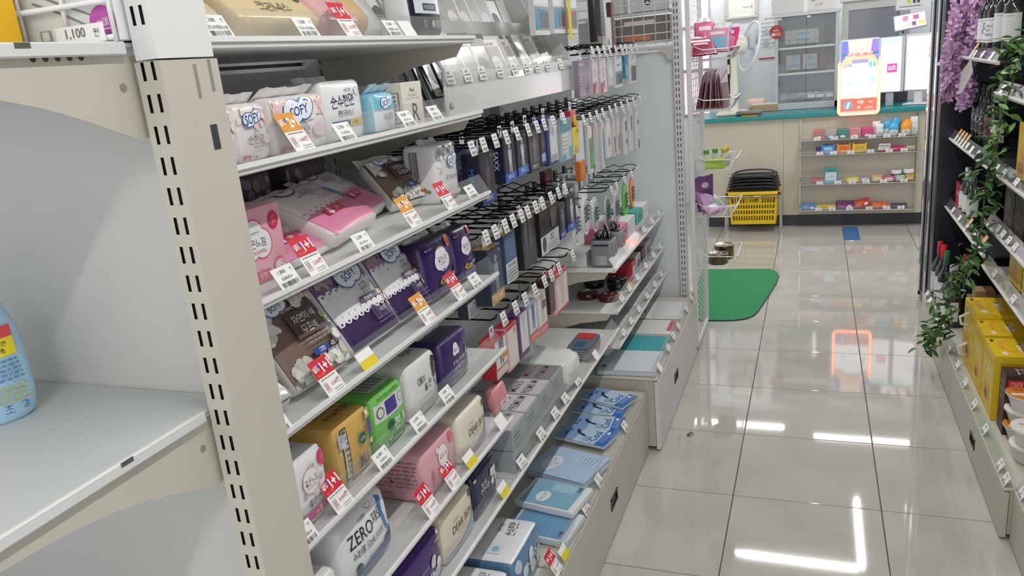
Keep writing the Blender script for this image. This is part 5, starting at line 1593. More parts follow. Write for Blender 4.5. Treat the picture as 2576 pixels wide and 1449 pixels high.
# low shelf of the hook bay
ZM = .537
mens = lambda s: [R(.08, .12, .92, .2, '#8f989c')] + lines(.1, .6, .5, 2, .2, .06, '#6a7478', s)
for c in range(4):
    for r_ in range(2):
        y = -1.335 + c * .118
        carton('underwear_carton', ('bottom', 'top')[r_] + ' silver underwear carton of the ' + ORD[c] + ' stack from the near end', 'underwear box', (-.485, y, ZM + r_ * .064), .115, .062, .27,
               '#9fa9ac', mens(c), top=[R(.02, .02, .98, .98, ('#d3cfd6', '#d9d5da', '#cfcbd0', '#8d8b88')[c]), T("MEN'S", .45, .34, .1, ('#55505a', '#55505a', '#55505a', '#6a4038')[c], .7, 0, .01), T('PREMIUM', .48, .18, .1, '#6a6570', .85, 0, .01), R(.1, .8, .2, .84, '#3a3a40')] if r_ else (), wrap=bool(r_),
               group='stacked silver underwear cartons')
pack('towel_bag', 'crumpled clear white bag holding a folded towel', 'towel bag', (-.485, -.80, ZM), .17, .11, .32, '#dcdedd', lines(.1, .6, .6, 2, .2, .05, '#c4c6c6', 3), top_col='#e2e4e2', r=.03, bulge=.012, top=[T('TOWEL', .4, .75, .08, '#55585a', .5), R(.15, .85, .3, .92, '#55585a')], lay=.002, wr=.014, seal='header')
t = pack('sock_bundle', 'bundle of grey striped socks with a red SOCKS band', 'socks', (-.49, -.50, ZM), .17, .055, .09, '#5d6672', [R(0, .05 + .14 * k, 1, .09 + .14 * k, '#c4c8cc') for k in range(6)] + [R(.05, .45, .95, .66, '#cf2f3a'), T('SOCKS', .5, .55, .14, '#f4dede', .3, 0, .01)],
         r=.012, side_col='#5d6672', top=[R(.6, .1, 1, .9, '#cf2f3a'), R(.1, .3, .4, .7, '#2f5a78')], mat='cloth', side=[R(0, .1 + .16 * k, 1, .15 + .16 * k, '#c4c8cc') for k in range(5)])


def flat(name, label, cat, x, y, z, w, d, th, col, ops, yaw=0.0, r=.004, mat='film', tilt=0.0, group=None, soft=True):
    """something lying flat, its print facing up and its foot towards the aisle"""
    t = thing(name, label, cat, (x, y, z + .0008), (tilt, 0, LROT + yaw), group)
    m = soft_body(w, th, d, min(r, th * .45), 0, col, col, col, mat, .0012 if soft else 0, len(label))
    m.v = [(a, b - d / 2, c) for a, b, c in m.v]
    m.build('cover', t)
    if ops:
        q = MB()
        draw(q, ops, w, d, lambda a, b, o: (a - w / 2, b - d / 2, th + o), 'filmprint', .0014, .0001)
        q.build('cover_print', t)
    return t


cool = [R(0, 0, 1, 1, '#b9cfe4'), R(0, .62, 1, 1, '#7fa3cf'), R(0, 0, 1, .2, '#2a6fc0'), T('Cool', .5, .31, .15, '#1f5fae', .6, 0, .02), T('UV', .16, .30, .05, '#5a7fa8'), E(.82, .14, .08, .06, '#e6eef6', 12),
        P([(.35, .50), (.42, .47), (.55, .62), (.72, .68), (.72, .74), (.50, .68)], '#23304a'), E(.35, .85, .12, .06, '#3f5f98', 10), E(.6, .82, .12, .05, '#4f6fa8', 10)] + lines(.1, .46, .4, 4, .035, .012, '#6f8fb8', 3) + lines(.15, .14, .7, 3, .04, .012, '#cfe0f2', 4)
for k, (x, y, z, yaw, lb) in enumerate(((-.49, -.355, .274, -.35, 'topmost cooling sleeve packet beside the white base unit'), (-.50, -.43, .272, -.1, 'cooling sleeve packet tucked under the topmost one'),
                                        (-.488, -.565, .273, .03, 'cooling sleeve packet in the middle of the deck'), (-.492, -.69, .276, -.24, 'cooling sleeve packet nearest the raincoats'))):
    flat('sleeve_packet', lb, 'sleeve packet', x, y, z + .012 * (k in (0, 3)), .118, .205, .012, '#cfd9e2', cool, yaw)
rain = lambda c, c2: [R(0, 0, 1, 1, c), E(.42, .74, .26, .18, '#dfe5ea', 20), T('Rain Coat', .42, .75, .06, '#6a7f94', .36), T('우비', .42, .66, .045, '#6a7f94', .14), E(.42, .88, .03, .02, '#dfe5ea', 8), R(.52, .08, .92, .44, c2)] + lines(.56, .38, .88, 5, .06, .012, '#9fb2c4', 2)
flat('raincoat_pack', 'large pale blue raincoat packet with a white oval label', 'raincoat pack', -.493, -.915, .272, .185, .225, .032, '#b9cbdc', rain('#b3cbe6', '#bcd2ea'), -.24, r=.012)
flat('raincoat_pack', 'smaller sky blue raincoat packet in a clear bag nearer the camera', 'raincoat pack', -.475, -1.135, .30, .15, .20, .022, '#dfe4e6', [R(.05, .1, .95, .92, '#86b4cc'), E(.35, .62, .2, .15, '#e6ecef', 20), T('Rain Coat', .35, .63, .055, '#5a7f94', .3), R(.6, .2, .9, .6, '#a4cadb')] + bars(.7, .12, .9, .18, '#345', 8, 2), -.16)
flat('raincoat_pack', 'blue raincoat packet underneath the sky blue one', 'raincoat pack', -.47, -1.25, .274, .15, .20, .022, '#cfdbe2', [R(.05, .1, .95, .92, '#6f9fc4')] + bars(.1, .12, .3, .18, '#345', 8, 2), -.1)

# stationery bay: cable boxes, tins, tape tins, notebooks
cb = lambda c: [P([(0, 0), (.45, 0), (.52, .5), (.45, 1), (0, 1)], c), R(.12, .35, .36, .6, '#6a5f7a'), R(.55, .4, .95, .46, '#c8c8c8')]
for k, (y, z, c, nm) in enumerate(((.17, .782, '#e58aa4', 'bottom pink'), (.17, .842, '#e58aa4', 'top pink'), (.50, .782, '#e3e3e2', 'bottom white'), (.50, .842, '#2fb0a8', 'top teal'))):
    carton('cable_box', nm + ' and white cable box on the upper stationery shelf', 'cable box', (-.495, y, z), .30 if k < 2 else .27, .058, .16, '#e6e6e5', cb(c), top=cb(c), side_col=c if k != 2 else None, wrap=False)
carton('cable_box', 'low white gadget box behind the silver tins', 'cable box', (-.60, -.08, .782), .16, .055, .12, '#dfdfdc', [R(.1, .4, .9, .5, '#bbbbb8')])
for k, (y, lb) in enumerate(((-.12, 'silver tin of wrapped goods nearest the aisle with a barcode on its side'), (.03, 'silver tin of wrapped goods behind its twin'))):
    t = pack('snack_tin', lb, 'tin', (-.488, y, .782), .10, .115, .09, '#8d9296', [R(.55, .45, .85, .72, '#d9603f'), T('5', .70, .58, .16, '#f4e4dc')], r=.012, bulge=.002, mat='plastic',
             side=bars(.25, .06, .75, .42, '#e6e6e6', 12, 2) + [R(.15, .78, .85, .84, '#2c2e30')], top_col='#2a2c2e')
    m = MB()
    for q in range(7):
        a = q * .9
        m.tube([(.02 * math.cos(a), .045 + .02 * math.sin(a), .112), (.03 * math.cos(a + .3), .045 + .028 * math.sin(a), .128), (.012 * math.cos(a + .8), .045 + .01 * math.sin(a), .138)], .008, '#77797c', 'metal', 6)
    m.build('foil_knot', t)


def round_tin(x, y, z, r, h, c, c2, label):
    t = thing('tape_tin', label, 'tin', (x, y, z + .0005), (0, 0, LROT))
    MB().lathe([(r * .96, 0, c), (r, .003, c), (r, h - .004, c2), (r * .95, h, c2), (r * .8, h + .001, c2), (r * .3, h + .002, c2)], 28, 'gloss').build('tin_body', t)
    q = MB()
    draw(q, [T('TAPE', .5, .35, .12, '#d8b4a8', .5), E(.5, .65, .12, .1, '#d8c4a8', 14)], 2 * r, 2 * r, lambda a, b, o: (a - r, b - r, h + .002 + o), 'print')
    q.build('lid_print', t)
    return t


for k, (x, y, z, c, c2, lb) in enumerate(((-.645, -.02, .606, '#4a1418', '#5a1a1e', 'dark red round tin nearest on the middle stationery shelf'), (-.545, -.045, .606, '#4a1418', '#611c20', 'dark red round tin beside the price rail'),
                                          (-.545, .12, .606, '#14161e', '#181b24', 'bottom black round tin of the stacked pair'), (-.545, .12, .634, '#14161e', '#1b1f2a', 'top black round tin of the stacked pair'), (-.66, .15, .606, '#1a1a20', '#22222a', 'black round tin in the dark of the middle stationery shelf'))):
    round_tin(x, y, z, .046, .026, c, c2, lb)
for k, (y, w, h, c, lb) in enumerate(((.27, .09, .085, '#b8303a', 'red carton beside the tape tins'), (.38, .09, .09, '#c9c6c6', 'white and black carton beyond the red one'), (.49, .08, .09, '#3a2c34', 'dark carton with a red edge on the middle stationery shelf'),
                                      (.62, .12, .10, '#a9adb0', 'grey carton at the far end of the middle stationery shelf'))):
    carton('gadget_box', lb, 'carton', (-.50, y, .607), w, h, .12, c, [R(.15, .2, .85, .75, '#e6c9c0' if k == 0 else '#5a5a60'), R(.1, .85, .9, .95, '#c8343c' if k == 2 else '#888')], wrap=k == 3)
for k, (y, d, c, z, lb) in enumerate(((-.08, .34, '#c9cfd2', .457, 'grey notebook at the near end of the lower stationery shelf'), (.17, .36, '#aab2b6', .457, 'blue-grey notebook in the middle of the lower stationery shelf'),
                                      (.42, .34, '#d3d7d8', .457, 'pale notebook far along the lower stationery shelf'), (.66, .33, '#c3c7c8', .457, 'pale notebook at the end of the lower stationery shelf'), (.02, .34, '#b9c0c4', .469, 'grey notebook lying on the near two'))):
    flat('notebook', lb, 'notebook', -.67, y, z, .25, d, .011, c, [T('NOTE', .5, .3, .04, '#5a6268', .3), R(.3, .8, .6, .84, '#8a9296')], .05 * (k % 3 - 1), mat='paper', soft=False)
ZC = .3252
flat('notebook', 'thick white pad of paper at the near end of the white base unit', 'paper pad', -.455, -.085, ZC, .235, .245, .022, '#d4dae0', [R(0, 0, 1, 1, '#d3dae2'), E(.2, .92, .07, .05, '#4f7f3a', 12), R(0, 0, 1, .02, '#e6eaee')], .03, mat='paper', soft=False)
flat('notebook', 'teal covered notebook with a wire binding', 'notebook', -.445, .13, ZC, .24, .20, .012, '#3fa5a8', [R(0, 0, 1, 1, '#3aa6ac'), T('NOTE', .22, .1, .06, '#1f5f66', .2)] + [R(.02 + .05 * i, .97, .04 + .05 * i, 1.0, '#cfd8d8') for i in range(19)], -.08, mat='paper', soft=False)
flat('notebook', 'ruled white pad with a red corner panel', 'paper pad', -.445, .375, ZC, .20, .23, .012, '#dbdcdc', [R(0, 0, 1, 1, '#dddedd'), R(.25, .0, 1, .2, '#b8505c'), R(.05, .02, .2, .17, '#f0f0f0')] + [R(.03, .25 + .045 * i, .97, .255 + .045 * i, '#b4b8ba') for i in range(15)], .0, mat='paper', soft=False)
flat('envelope', 'white printed envelope at the far end of the white base unit', 'envelope', -.445, .66, ZC, .27, .23, .008, '#e2e4e4', [R(.1, .75, .9, .755, '#aeb2b4'), R(.3, .85, .36, .9, '#555a5e'), R(.44, .85, .5, .9, '#555a5e'), R(.05, .1, .95, .7, '#d9dcdc')], .0, mat='paper', soft=False)

# ================================================================ goods on the right gondola
RROT = -math.pi / 2


def bottle(label, x, y, z, h, r, glass, lab, cap, txt='', cat='wine bottle', group=None, neck=.30, lh=(.18, .52)):
    t = thing('wine_bottle', label, cat, (x, y, z + .0006), (0, 0, RROT), group)
    nr = r * .36
    prof = [(r * .9, 0, glass), (r, .006, glass), (r, h * .55, glass), (r * .93, h * .61, glass), (r * .62, h * .68, glass), (nr, h * (.68 + .06), glass), (nr, h * .80, glass), (nr * .95, h * .80, glass)]
    MB().lathe(prof, 22, 'glass_bottle').build('bottle_glass', t)
    MB().lathe([(nr * 1.12, h * .78, cap), (nr * 1.15, h * .79, cap), (nr * 1.12, h * .99, cap), (nr * .9, h, cap)], 18, 'plastic').build('cap', t)
    m = MB()
    W_, H_ = r * 3.6, h * (lh[1] - lh[0])

    def S(a, b, o):
        an = -math.pi / 2 + (a - W_ / 2) / r
        k = r + .0004 + o
        return (k * math.cos(an), k * math.sin(an), h * lh[0] + b)
    ops = [R(0, 0, 1, 1, lab)] if lab else []
    for i, s_ in enumerate(txt.split('|') if txt else ()):
        ops.append(T(s_, .62, .68 - .17 * i, .12 if len(s_) > 2 else .4, '#33302e' if lab and int(lab[1:3], 16) > 120 else '#e8e8e8', .36))
    if lab:
        ops += [R(.4, .08, .85, .12, '#a08c70'), R(.4, .9, .85, .92, '#a09a90')]
    draw(m, ops, W_, H_, S, 'print', .0003, .00012, .006)
    m.build('label', t)
    return t


DG, DG2 = '#14181a', '#1a2420'
for k, (y, x, lb, txt) in enumerate(((1.10, .99, 'wine bottle with a white label, far left on the upper wine shelf', ''), (.99, .99, 'wine bottle with a white label second on the upper wine shelf', 'ro|lo'),
                                     (.90, .99, 'wine bottle whose white label reads Casillero del Diablo', 'Casillero|del|Diablo'))):
    bottle(lb, x, y, 1.453, .30, .037, DG, '#d9dade', '#1c1c22', txt)
bottle('large dark sparkling bottle on the upper wine shelf', 1.0, .74, 1.453, .33, .047, '#1c2226', '#cfd0d2', '#202024', '')
bottle('sparkling bottle with a pale band beside the vine on the upper wine shelf', 1.0, .58, 1.453, .32, .045, '#20261e', '#ccd0cc', '#6a2a30', '')
for k, (y, x, txt, lb) in enumerate(((1.30, 1.02, '92', 'black wine bottle with a large white 92, nearest the navy panel'), (1.20, 1.02, '92', 'black wine bottle with a large white 92 next along'),
                                     (1.10, 1.02, '5', 'black wine bottle with a large white 5'), (.98, 1.02, '', 'dark wine bottle with a purple label behind the vine'))):
    bottle(lb, x, y, 1.037, .28, .036, '#1a1c22', '#1a1c22' if k < 3 else '#6a2348', '#141418', txt)
bottle('wine bottle with a white label on the middle shelf near the vine', 1.02, .82, 1.037, .28, .036, DG, '#c9c8c0', '#3a2a28', '')
carton('wine_gift_box', 'red gift carton with white lettering on the lower wine shelf', 'carton', (.955, 1.36, .677), .12, .14, .10, '#b81e30', [T('WINE', .5, .6, .14, '#f0d8d8', .8)], rot=RROT, top_col='#3a1a20', top=[T('LOVE', .5, .5, .4, '#e8dcdc', .8)])
for k, (y, lab, cap, lb) in enumerate(((1.22, '#dfe2dc', '#c8c8cc', 'green glass bottle with a silver cap beside the red carton'), (1.12, '#e4e4e0', '#8a8c90', 'green glass bottle with a grey cap on the lower wine shelf'), (1.0, '#c9cfc4', '#2a2c2e', 'green glass bottle half behind the vine'))):
    bottle(lb, .975, y, .677, .24, .034, '#22362c', lab, cap, '')
for k, (x, y, lab, cap, g, h, r, lb) in enumerate(((.90, 1.42, '#c9cbc6', '#b81e30', DG, .31, .037, 'red capped wine bottle at the far end of the base'), (.905, 1.32, '#d6d8d4', '#c42238', DG, .315, .037, 'red capped wine bottle second on the base'),
                                                   (.905, 1.215, '#dcdedd', '#1f6a3a', DG, .31, .038, 'green capped wine bottle on the base'), (.985, 1.18, '#c8c4b8', '#9a1c30', DG2, .30, .037, 'red capped wine bottle behind the green capped one'),
                                                   (.985, 1.05, '#c8c4b8', '#174a30', DG2, .30, .037, 'dark green capped wine bottle behind the stout bottle'), (.92, 1.085, '#d2d6d4', '#a8aaac', '#23282a', .27, .052, 'stout dark bottle with a silver screw cap'),
                                                   (.91, .965, '#d9dedb', '#2a2c2e', '#1d2224', .27, .052, 'stout dark bottle with a white lower label'))):
    bottle(lb, x, y, .186, h, r, g, lab, cap, '', lh=(.12, .48))
carton('paper_bag', 'brown paper carton behind the stout bottles', 'carton', (.97, .85, .186), .09, .22, .08, '#b08a6a', [R(.1, .1, .9, .9, '#b89472')], rot=RROT)
bottle('clear jar-shaped bottle beside the vine on the base', .96, .72, .186, .2, .045, '#3a3c3c', '#5a4a3c', '#77797c', '', 'bottle')

# coffee cartons
mx = [R(0, 0, 1, 1, '#e8c414'), E(.42, .35, .34, .2, '#e8a81c', 20), E(.42, .40, .28, .14, '#e8c414', 20), T('Maxim', .5, .56, .2, '#f4efe2', .5, 0, .02), T('MOCHA GOLD', .5, .82, .09, '#8a5a1c', .7), R(.08, .06, .2, .12, '#4a2c14'), E(.82, .2, .09, .05, '#f0e8dc', 12)]
mf = [R(0, 0, 1, 1, '#e4c31c'), E(.5, .3, .3, .2, '#dba32a', 16), T('Maxim', .5, .66, .1, '#f3ecd8', .6, 0, .02), R(.1, .82, .9, .9, '#d9a81e'), E(.45, .25, .12, .1, '#8a5a2c', 12)]
for k, (y, w, h, lb) in enumerate(((.415, .235, .275, 'tall yellow coffee carton with white carry loops beside the vine'), (.20, .185, .255, 'yellow coffee carton between the looped one and the nearest one'), (-.005, .195, .25, 'yellow coffee carton directly behind the brown cocoa box'))):
    t = carton('coffee_carton', lb, 'coffee carton', (.885, y, .186), w, h, .19, '#e2c01a', mf, rside=mf, top=mx, rot=RROT, group='yellow coffee cartons on the base')
    if k == 0:
        for z_ in (.08, .215):
            m = MB().tube([(.0, -.001, z_ - .025), (.0, -.03, z_ - .02), (.0, -.036, z_ + .01), (.0, -.001, z_ + .03)], .006, '#e6e2d6', 'plastic', 6)
            m.build('carry_loop', t)
for k, (y, lb) in enumerate(((.17, 'yellow coffee carton deeper on the base, behind the middle one'), (-.03, 'yellow coffee carton deeper on the base, right of the cocoa box'))):
    carton('coffee_carton', lb, 'coffee carton', (1.10, y, .186), .19, .25, .19, '#e2c01a', mf, rside=mf, top=mx, rot=RROT, group='yellow coffee cartons on the base')
cc = [R(.05, .78, .4, .92, '#c8242e'), T('미떼', .22, .85, .08, '#f0e4e0', .24), T('핫초코', .6, .70, .11, '#f2e8e0', .6, 0, .01), E(.5, .30, .36, .22, '#e4d8cc', 20), R(0, 0, 1, .28, '#2c1410'), E(.5, .40, .12, .06, '#a89484', 12)]
carton('cocoa_box', 'dark brown cocoa carton with a white cup picture, in front of the coffee cartons', 'carton', (.90, -.175, .186), .085, .225, .15, '#3a1c18', [T('핫초코', .5, .7, .2, '#c8b4ac', .9, 1.57)], rside=cc, top=[R(.5, .6, .95, .85, '#c8242e'), T('핫초', .5, .4, .3, '#f2e8e0', .7)], rot=RROT)
carton('cocoa_box', 'second dark brown cocoa carton deeper on the base', 'carton', (1.07, -.175, .186), .085, .225, .15, '#3a1c18', (), rside=cc, rot=RROT)


def bowl(label, x, y, z, lid, tilt=0.0):
    t = thing('noodle_bowl', label, 'noodle bowl', (x, y, z + .0006), (tilt, 0, 0))
    MB().lathe([(.048, 0, '#cfd0d2'), (.05, .004, '#d9d9da'), (.066, .05, '#c9c7c6'), (.072, .056, '#e4e2de'), (.070, .060, '#e4e2de')], 28, 'plastic').build('cup', t)
    m = MB()
    draw(m, [E(.5, .5, .49, .49, lid, 28), E(.62, .55, .2, .16, '#a8453a' if lid[1] == 'e' else '#d8d2c4', 16), R(.1, .3, .4, .42, '#f0e8dc'), T('우동', .3, .62, .1, '#5a2a20')], .144, .144, lambda a, b, o: (a - .072, b - .072, .0605 + o), 'print', .0004)
    m.build('lid', t)
    return t


for k, (x, y, z, lid, lb) in enumerate(((.955, -.40, .186, '#e6e0d8', 'white lidded noodle bowl at the bottom of the near stack'), (.955, -.40, .2465, '#e6e0d8', 'white lidded noodle bowl on top of the near stack'),
                                        (.965, -.255, .186, '#d9852c', 'orange lidded noodle bowl at the bottom of the far stack'), (.965, -.255, .2465, '#e6e0d8', 'pale lidded noodle bowl in the middle of the far stack'),
                                        (.965, -.255, .307, '#d9852c', 'orange lidded noodle bowl on top of the far stack'))):
    bowl(lb, x, y, z, lid)
bottle('small green drink bottle at the corner of the base', .945, -.535, .186, .12, .03, '#3f8a74', '#4a9a84', '#e2c01a', '', 'bottle')
carton('cookie_box', 'tall yellow carton with a red corner at the right edge', 'carton', (.965, .10, 1.037), .22, .20, .12, '#e2bc18', [P([(.75, 1), (1, 1), (1, .8), (.8, .72)], '#c8242e'), E(.5, .4, .25, .3, '#d8a070', 16), R(.1, .1, .5, .3, '#b08a3a')], rot=RROT,
       rside=[R(.1, .2, .9, .7, '#d8b04a')])
for k, (y, lb) in enumerate(((.29, 'near-black carton farther along the dark coffee shelf'), (.12, 'near-black carton in the middle of the dark coffee shelf'), (-.06, 'near-black carton nearest on the dark coffee shelf'))):
    carton('coffee_carton', lb, 'carton', (.97, y, .817), .16, .17, .12, '#241a18', [R(.1, .15, .9, .3, '#4a2a20'), E(.5, .6, .2, .15, '#3a2c26', 14)], rot=RROT, rside=[R(.1, .2, .9, .8, '#2f2220')])
for k, (y, c, lb) in enumerate(((.14, '#e2bc18', 'yellow carton farther along under the dark cartons'), (-.08, '#dcd8d0', 'white carton with brown swirls under the dark cartons'))):
    carton('coffee_carton', lb, 'carton', (.975, y, .637), .19, .13, .14, c, [E(.4, .5, .2, .2, '#c8a06a', 14), R(.1, .1, .8, .2, '#b8904a')], rot=RROT, top=mx if k == 0 else ())
carton('gift_box', 'pale gift carton on the upper coffee shelf at the right edge', 'carton', (.97, .12, 1.337), .2, .16, .12, '#4a4038', [R(.1, .2, .9, .7, '#6a5a48')], rot=RROT)

# ================================================================ garlands
leaf_b = MB()
lp = [(0, 0, 0), (.008, .012, .003), (.0095, .024, .004), (.005, .038, .001), (0, .046, -.004), (-.005, .038, .001), (-.0095, .024, .004), (-.008, .012, .003), (0, .022, -.002)]
leaf_b.add(lp, [(0, 1, 8), (1, 2, 8), (2, 3, 8), (3, 4, 8), (4, 5, 8), (5, 6, 8), (6, 7, 8), (7, 0, 8)], '#4f7a3e', 'leaf', True)
leaf_d = MB()
leaf_d.add(lp, leaf_b.f, '#35592f', 'leaf', True)
leaf_l = MB()
leaf_l.add(lp, leaf_b.f, '#6f9a54', 'leaf', True)
LM = [leaf_b.mesh('leaf'), leaf_d.mesh('leaf'), leaf_l.mesh('leaf')]
rv = random.Random(11)


def spline(pts, n):
    out = []
    P_ = [Vector(p) for p in pts]
    for i in range(len(P_) - 1):
        p0, p1, p2, p3 = P_[max(i - 1, 0)], P_[i], P_[i + 1], P_[min(i + 2, len(P_) - 1)]
        for k in range(n):
            t = k / n
            out.append(.5 * ((2 * p1) + (p2 - p0) * t + (2 * p0 - 5 * p1 + 4 * p2 - p3) * t * t + (3 * p1 - p0 - 3 * p2 + p3) * t ** 3))
    out.append(P_[-1])
    return out


def vine(label, pts, nl, spread, sc):
    t = thing('ivy_garland', label, 'garland', pts[0])
    o = Vector(pts[0])
    sp = [p - o for p in spline(pts, 8)]
    MB().tube(sp, .0035, '#4a5a34', 'leaf', 5).build('stem', t)
    for k in range(nl):
        p = sp[rv.randrange(len(sp))] + Vector((rv.gauss(0, spread), rv.gauss(0, spread), rv.gauss(0, .014)))
        l = link('leaf', rv.choice(LM), t, p, (rv.uniform(-.9, .9), rv.uniform(-.9, .9), rv.uniform(0, 6.28)))
        s_ = sc * rv.uniform(.75, 1.3)
        l.scale = (s_, s_, s_)
    return t


vine('long artificial ivy garland hanging down the right shelves to the base', [(.96, .15, 1.56), (.94, .20, 1.42), (.90, .19, 1.25), (.885, .22, 1.10), (.885, .29, .97), (.88, .27, .85), (.868, .31, .71), (.85, .40, .59), (.83, .54, .45), (.812, .60, .32), (.79, .66, .20)], 285, .022, 1.0)
vine('short ivy sprig spilling over the base rail towards the floor', [(.815, .62, .34), (.79, .66, .25), (.775, .72, .17), (.77, .76, .12)], 40, .022, 1.05)
vine('second ivy strand crossing behind the coffee bay post', [(.97, .46, 1.50), (.955, .50, 1.36), (.945, .44, 1.22), (.935, .42, 1.08), (.935, .44, .92)], 90, .02, 1.0)

bl = MB()
for q in range(5):
    a = q * 2 * math.pi / 5
    ca, sa = math.cos(a), math.sin(a)
    pp = [(0, 0, 0), (.010, .006, .003), (.020, .007, .0), (.025, 0, -.004), (.020, -.007, .0), (.010, -.006, .003)]
    bl.add([(x * ca - y * sa, x * sa + y * ca, z) for x, y, z in pp], [(0, 1, 2, 3, 4, 5)], ('#dcb8dc', '#cfa2d2', '#e4c8e4', '#c898cc', '#d8b0d8')[q], 'petal', True)
bl.cyl((0, 0, -.002), (0, 0, .004), .003, .002, 6, '#e6d0a8', 'petal')
BLM = bl.mesh('blossom')


def wisteria(label, pts, n, rad):
    t = thing('wisteria_strand', label, 'flower garland', pts[0], group='lilac blossom strands')
    o = Vector(pts[0])
    sp = [p - o for p in spline(pts, 8)]
    MB().tube(sp, .003, '#5a6a44', 'leaf', 5).build('stem', t)
    for k in range(n):
        i = rv.randrange(len(sp))
        f = 1 - .45 * i / len(sp)
        a = rv.uniform(0, 6.28)
        p = sp[i] + Vector((rad * f * math.cos(a), rad * f * math.sin(a), rv.gauss(0, .01)))
        l = link('blossom', BLM, t, p, (rv.uniform(.7, 2.0), rv.uniform(-.5, .5), a - math.pi / 2 + rv.uniform(-.4, .4)))
        s_ = rv.uniform(1.0, 1.6)
        l.scale = (s_, s_, s_)
    return t


wisteria('longest lilac blossom strand hanging before the navy panel, left tip', [(.925, 1.30, 1.85), (.91, 1.30, 1.65), (.89, 1.30, 1.50), (.88, 1.30, 1.38), (.882, 1.30, 1.27)], 130, .042)
wisteria('lilac blossom strand with the right-hand tip', [(.97, 1.28, 1.85), (.965, 1.28, 1.60), (.95, 1.28, 1.42), (.945, 1.28, 1.30), (.945, 1.28, 1.23)], 130, .042)
wisteria('thick upper cluster of lilac blossoms beside the wine bottles', [(.99, 1.22, 1.90), (.985, 1.22, 1.72), (.98, 1.22, 1.55)], 110, .055)
for k, (x, y, z, lb) in enumerate(((.90, .95, 1.40, 'clear plastic tag bag hanging from the upper wine shelf'),)):
    t = thing('tag_bag', lb, 'plastic bag', (x, y, z), (.3, .35, -.5))
    MB().add([(0, 0, .05), (.025, 0, .0), (.01, 0, -.11), (-.006, 0, -.13), (-.02, 0, -.02), (.003, .003, -.03)], [(0, 5, 1), (1, 5, 2), (2, 5, 3), (3, 5, 4), (4, 5, 0)], '#dfe0de', 'film').build('bag_film', t)

# ================================================================ counter and wall behind it
CT = '#2a8f92'
ct = thing('checkout_counter', 'cream checkout counter with a teal edge and dark plinth at the end of the aisle', 'counter', (0.9, 4.08, 0))
MB().bbox(-1.605, 1.6, -0.045, 0.65, 0.945, 0.98, .004, CT, 'plastic').build('counter_top', ct)
for x0, x1 in ((-1.56, -.885), (-.883, -.75), (-.748, .15), (.152, 1.6)):
    MB().box(x0, x1, 0.0, 0.02, 0.10, 0.945, '#cbc4b2', 'steel').build('front_panel', ct)
MB().box(-1.56, 1.6, 0.02, 0.62, 0.10, 0.94, '#c4bdab', 'steel').build('counter_body', ct)
MB().box(-1.53, 1.6, 0.012, 0.60, 0.0, 0.10, '#3a3b40', 'plastic').build('plinth', ct)

cs = thing('counter_rack', 'chromed four-tier candy rack on the counter front', 'rack', (0.60, 3.955, 0))
for x in (-.445, .445):
    m = MB().box(x - .004, x + .004, .10, .112, 0.13, 0.93, '#cfd0d0', 'metal')
    m.build('rack_upright', cs)
SH = (0.755, 0.633, 0.383, 0.157)
for z in SH:
    s_ = link('rack_shelf', None, cs, (0, 0, z))
    MB().box(-.445, .445, 0.0, 0.11, 0.0, 0.006, '#b9b6ae', 'metal').build('shelf_deck', s_)
    MB().box(-.445, .445, -.003, 0.0, -.004, .036, '#c4c8cc', 'acrylic').build('price_rail', s_)
    m = MB().tube([(-.445, .10, .03), (-.445, -.003, .03), (-.445, -.003, -.003), (.445, -.003, -.003), (.445, -.003, .03), (.445, .10, .03)], .003, '#d8d9da', 'metal', 5)
    m.build('wire_edge', s_)
    for k in range(6):
        q = MB().box(0, .052, -.0052, -.0035, -.002, .028, '#eceae4', 'paper')
        draw(q, [T(('1,000', '1,500', '800', '2,000')[k % 4], .5, .7, .3, '#555', .6)] + bars(.15, .1, .85, .4, '#777', 9, k), .052, .03, lambda a, b, o: (a, -.0052 - o, -.002 + b), 'paper', .0003)
        q.build('price_tag', s_, (-.32 + k * .128 + .02 * math.sin(k * 5 + z * 40), 0, 0))


def gum(name, label, x, z, w, h, d, c, ops, y=3.962, cat='candy box', tilt=0.0, topc=None):
    return carton(name, label, cat, (x, y, z + .0075), w, h, d, c, ops, rot=0, roll=tilt, top_col=topc)


Zr = SH[0]
stp = lambda a, b: [R(.04, .45 + .13 * i, .96, .53 + .13 * i, (a, b)[i % 2]) for i in range(4)]
for k, (x, c, a, b, lb) in enumerate(((.30, '#d96a6a', '#5f9a88', '#e08888', 'red and green gum display box on the top rack tier'), (.395, '#b8aca8', '#a89c98', '#c8bcb8', 'half empty beige gum display box with a blue front'),
                                      (.485, '#4f8f88', '#2f6f6a', '#6fa8a0', 'dark green gum display box'), (.58, '#d98aa0', '#c86fa0', '#e0a878', 'salmon gum display box'), (.672, '#d04f88', '#c83f80', '#e06f9a', 'magenta gum display box beside the white jars'))):
    gum('gum_box', lb, x, Zr, .085, .075, .08, c, stp(a, b) + [R(0, 0, 1, .35, ('#d96058', '#2f6fb8', '#1f6a5a', '#d97a60', '#b83a70')[k]), E(.5, .2, .25, .14, '#efe8e4', 14)])


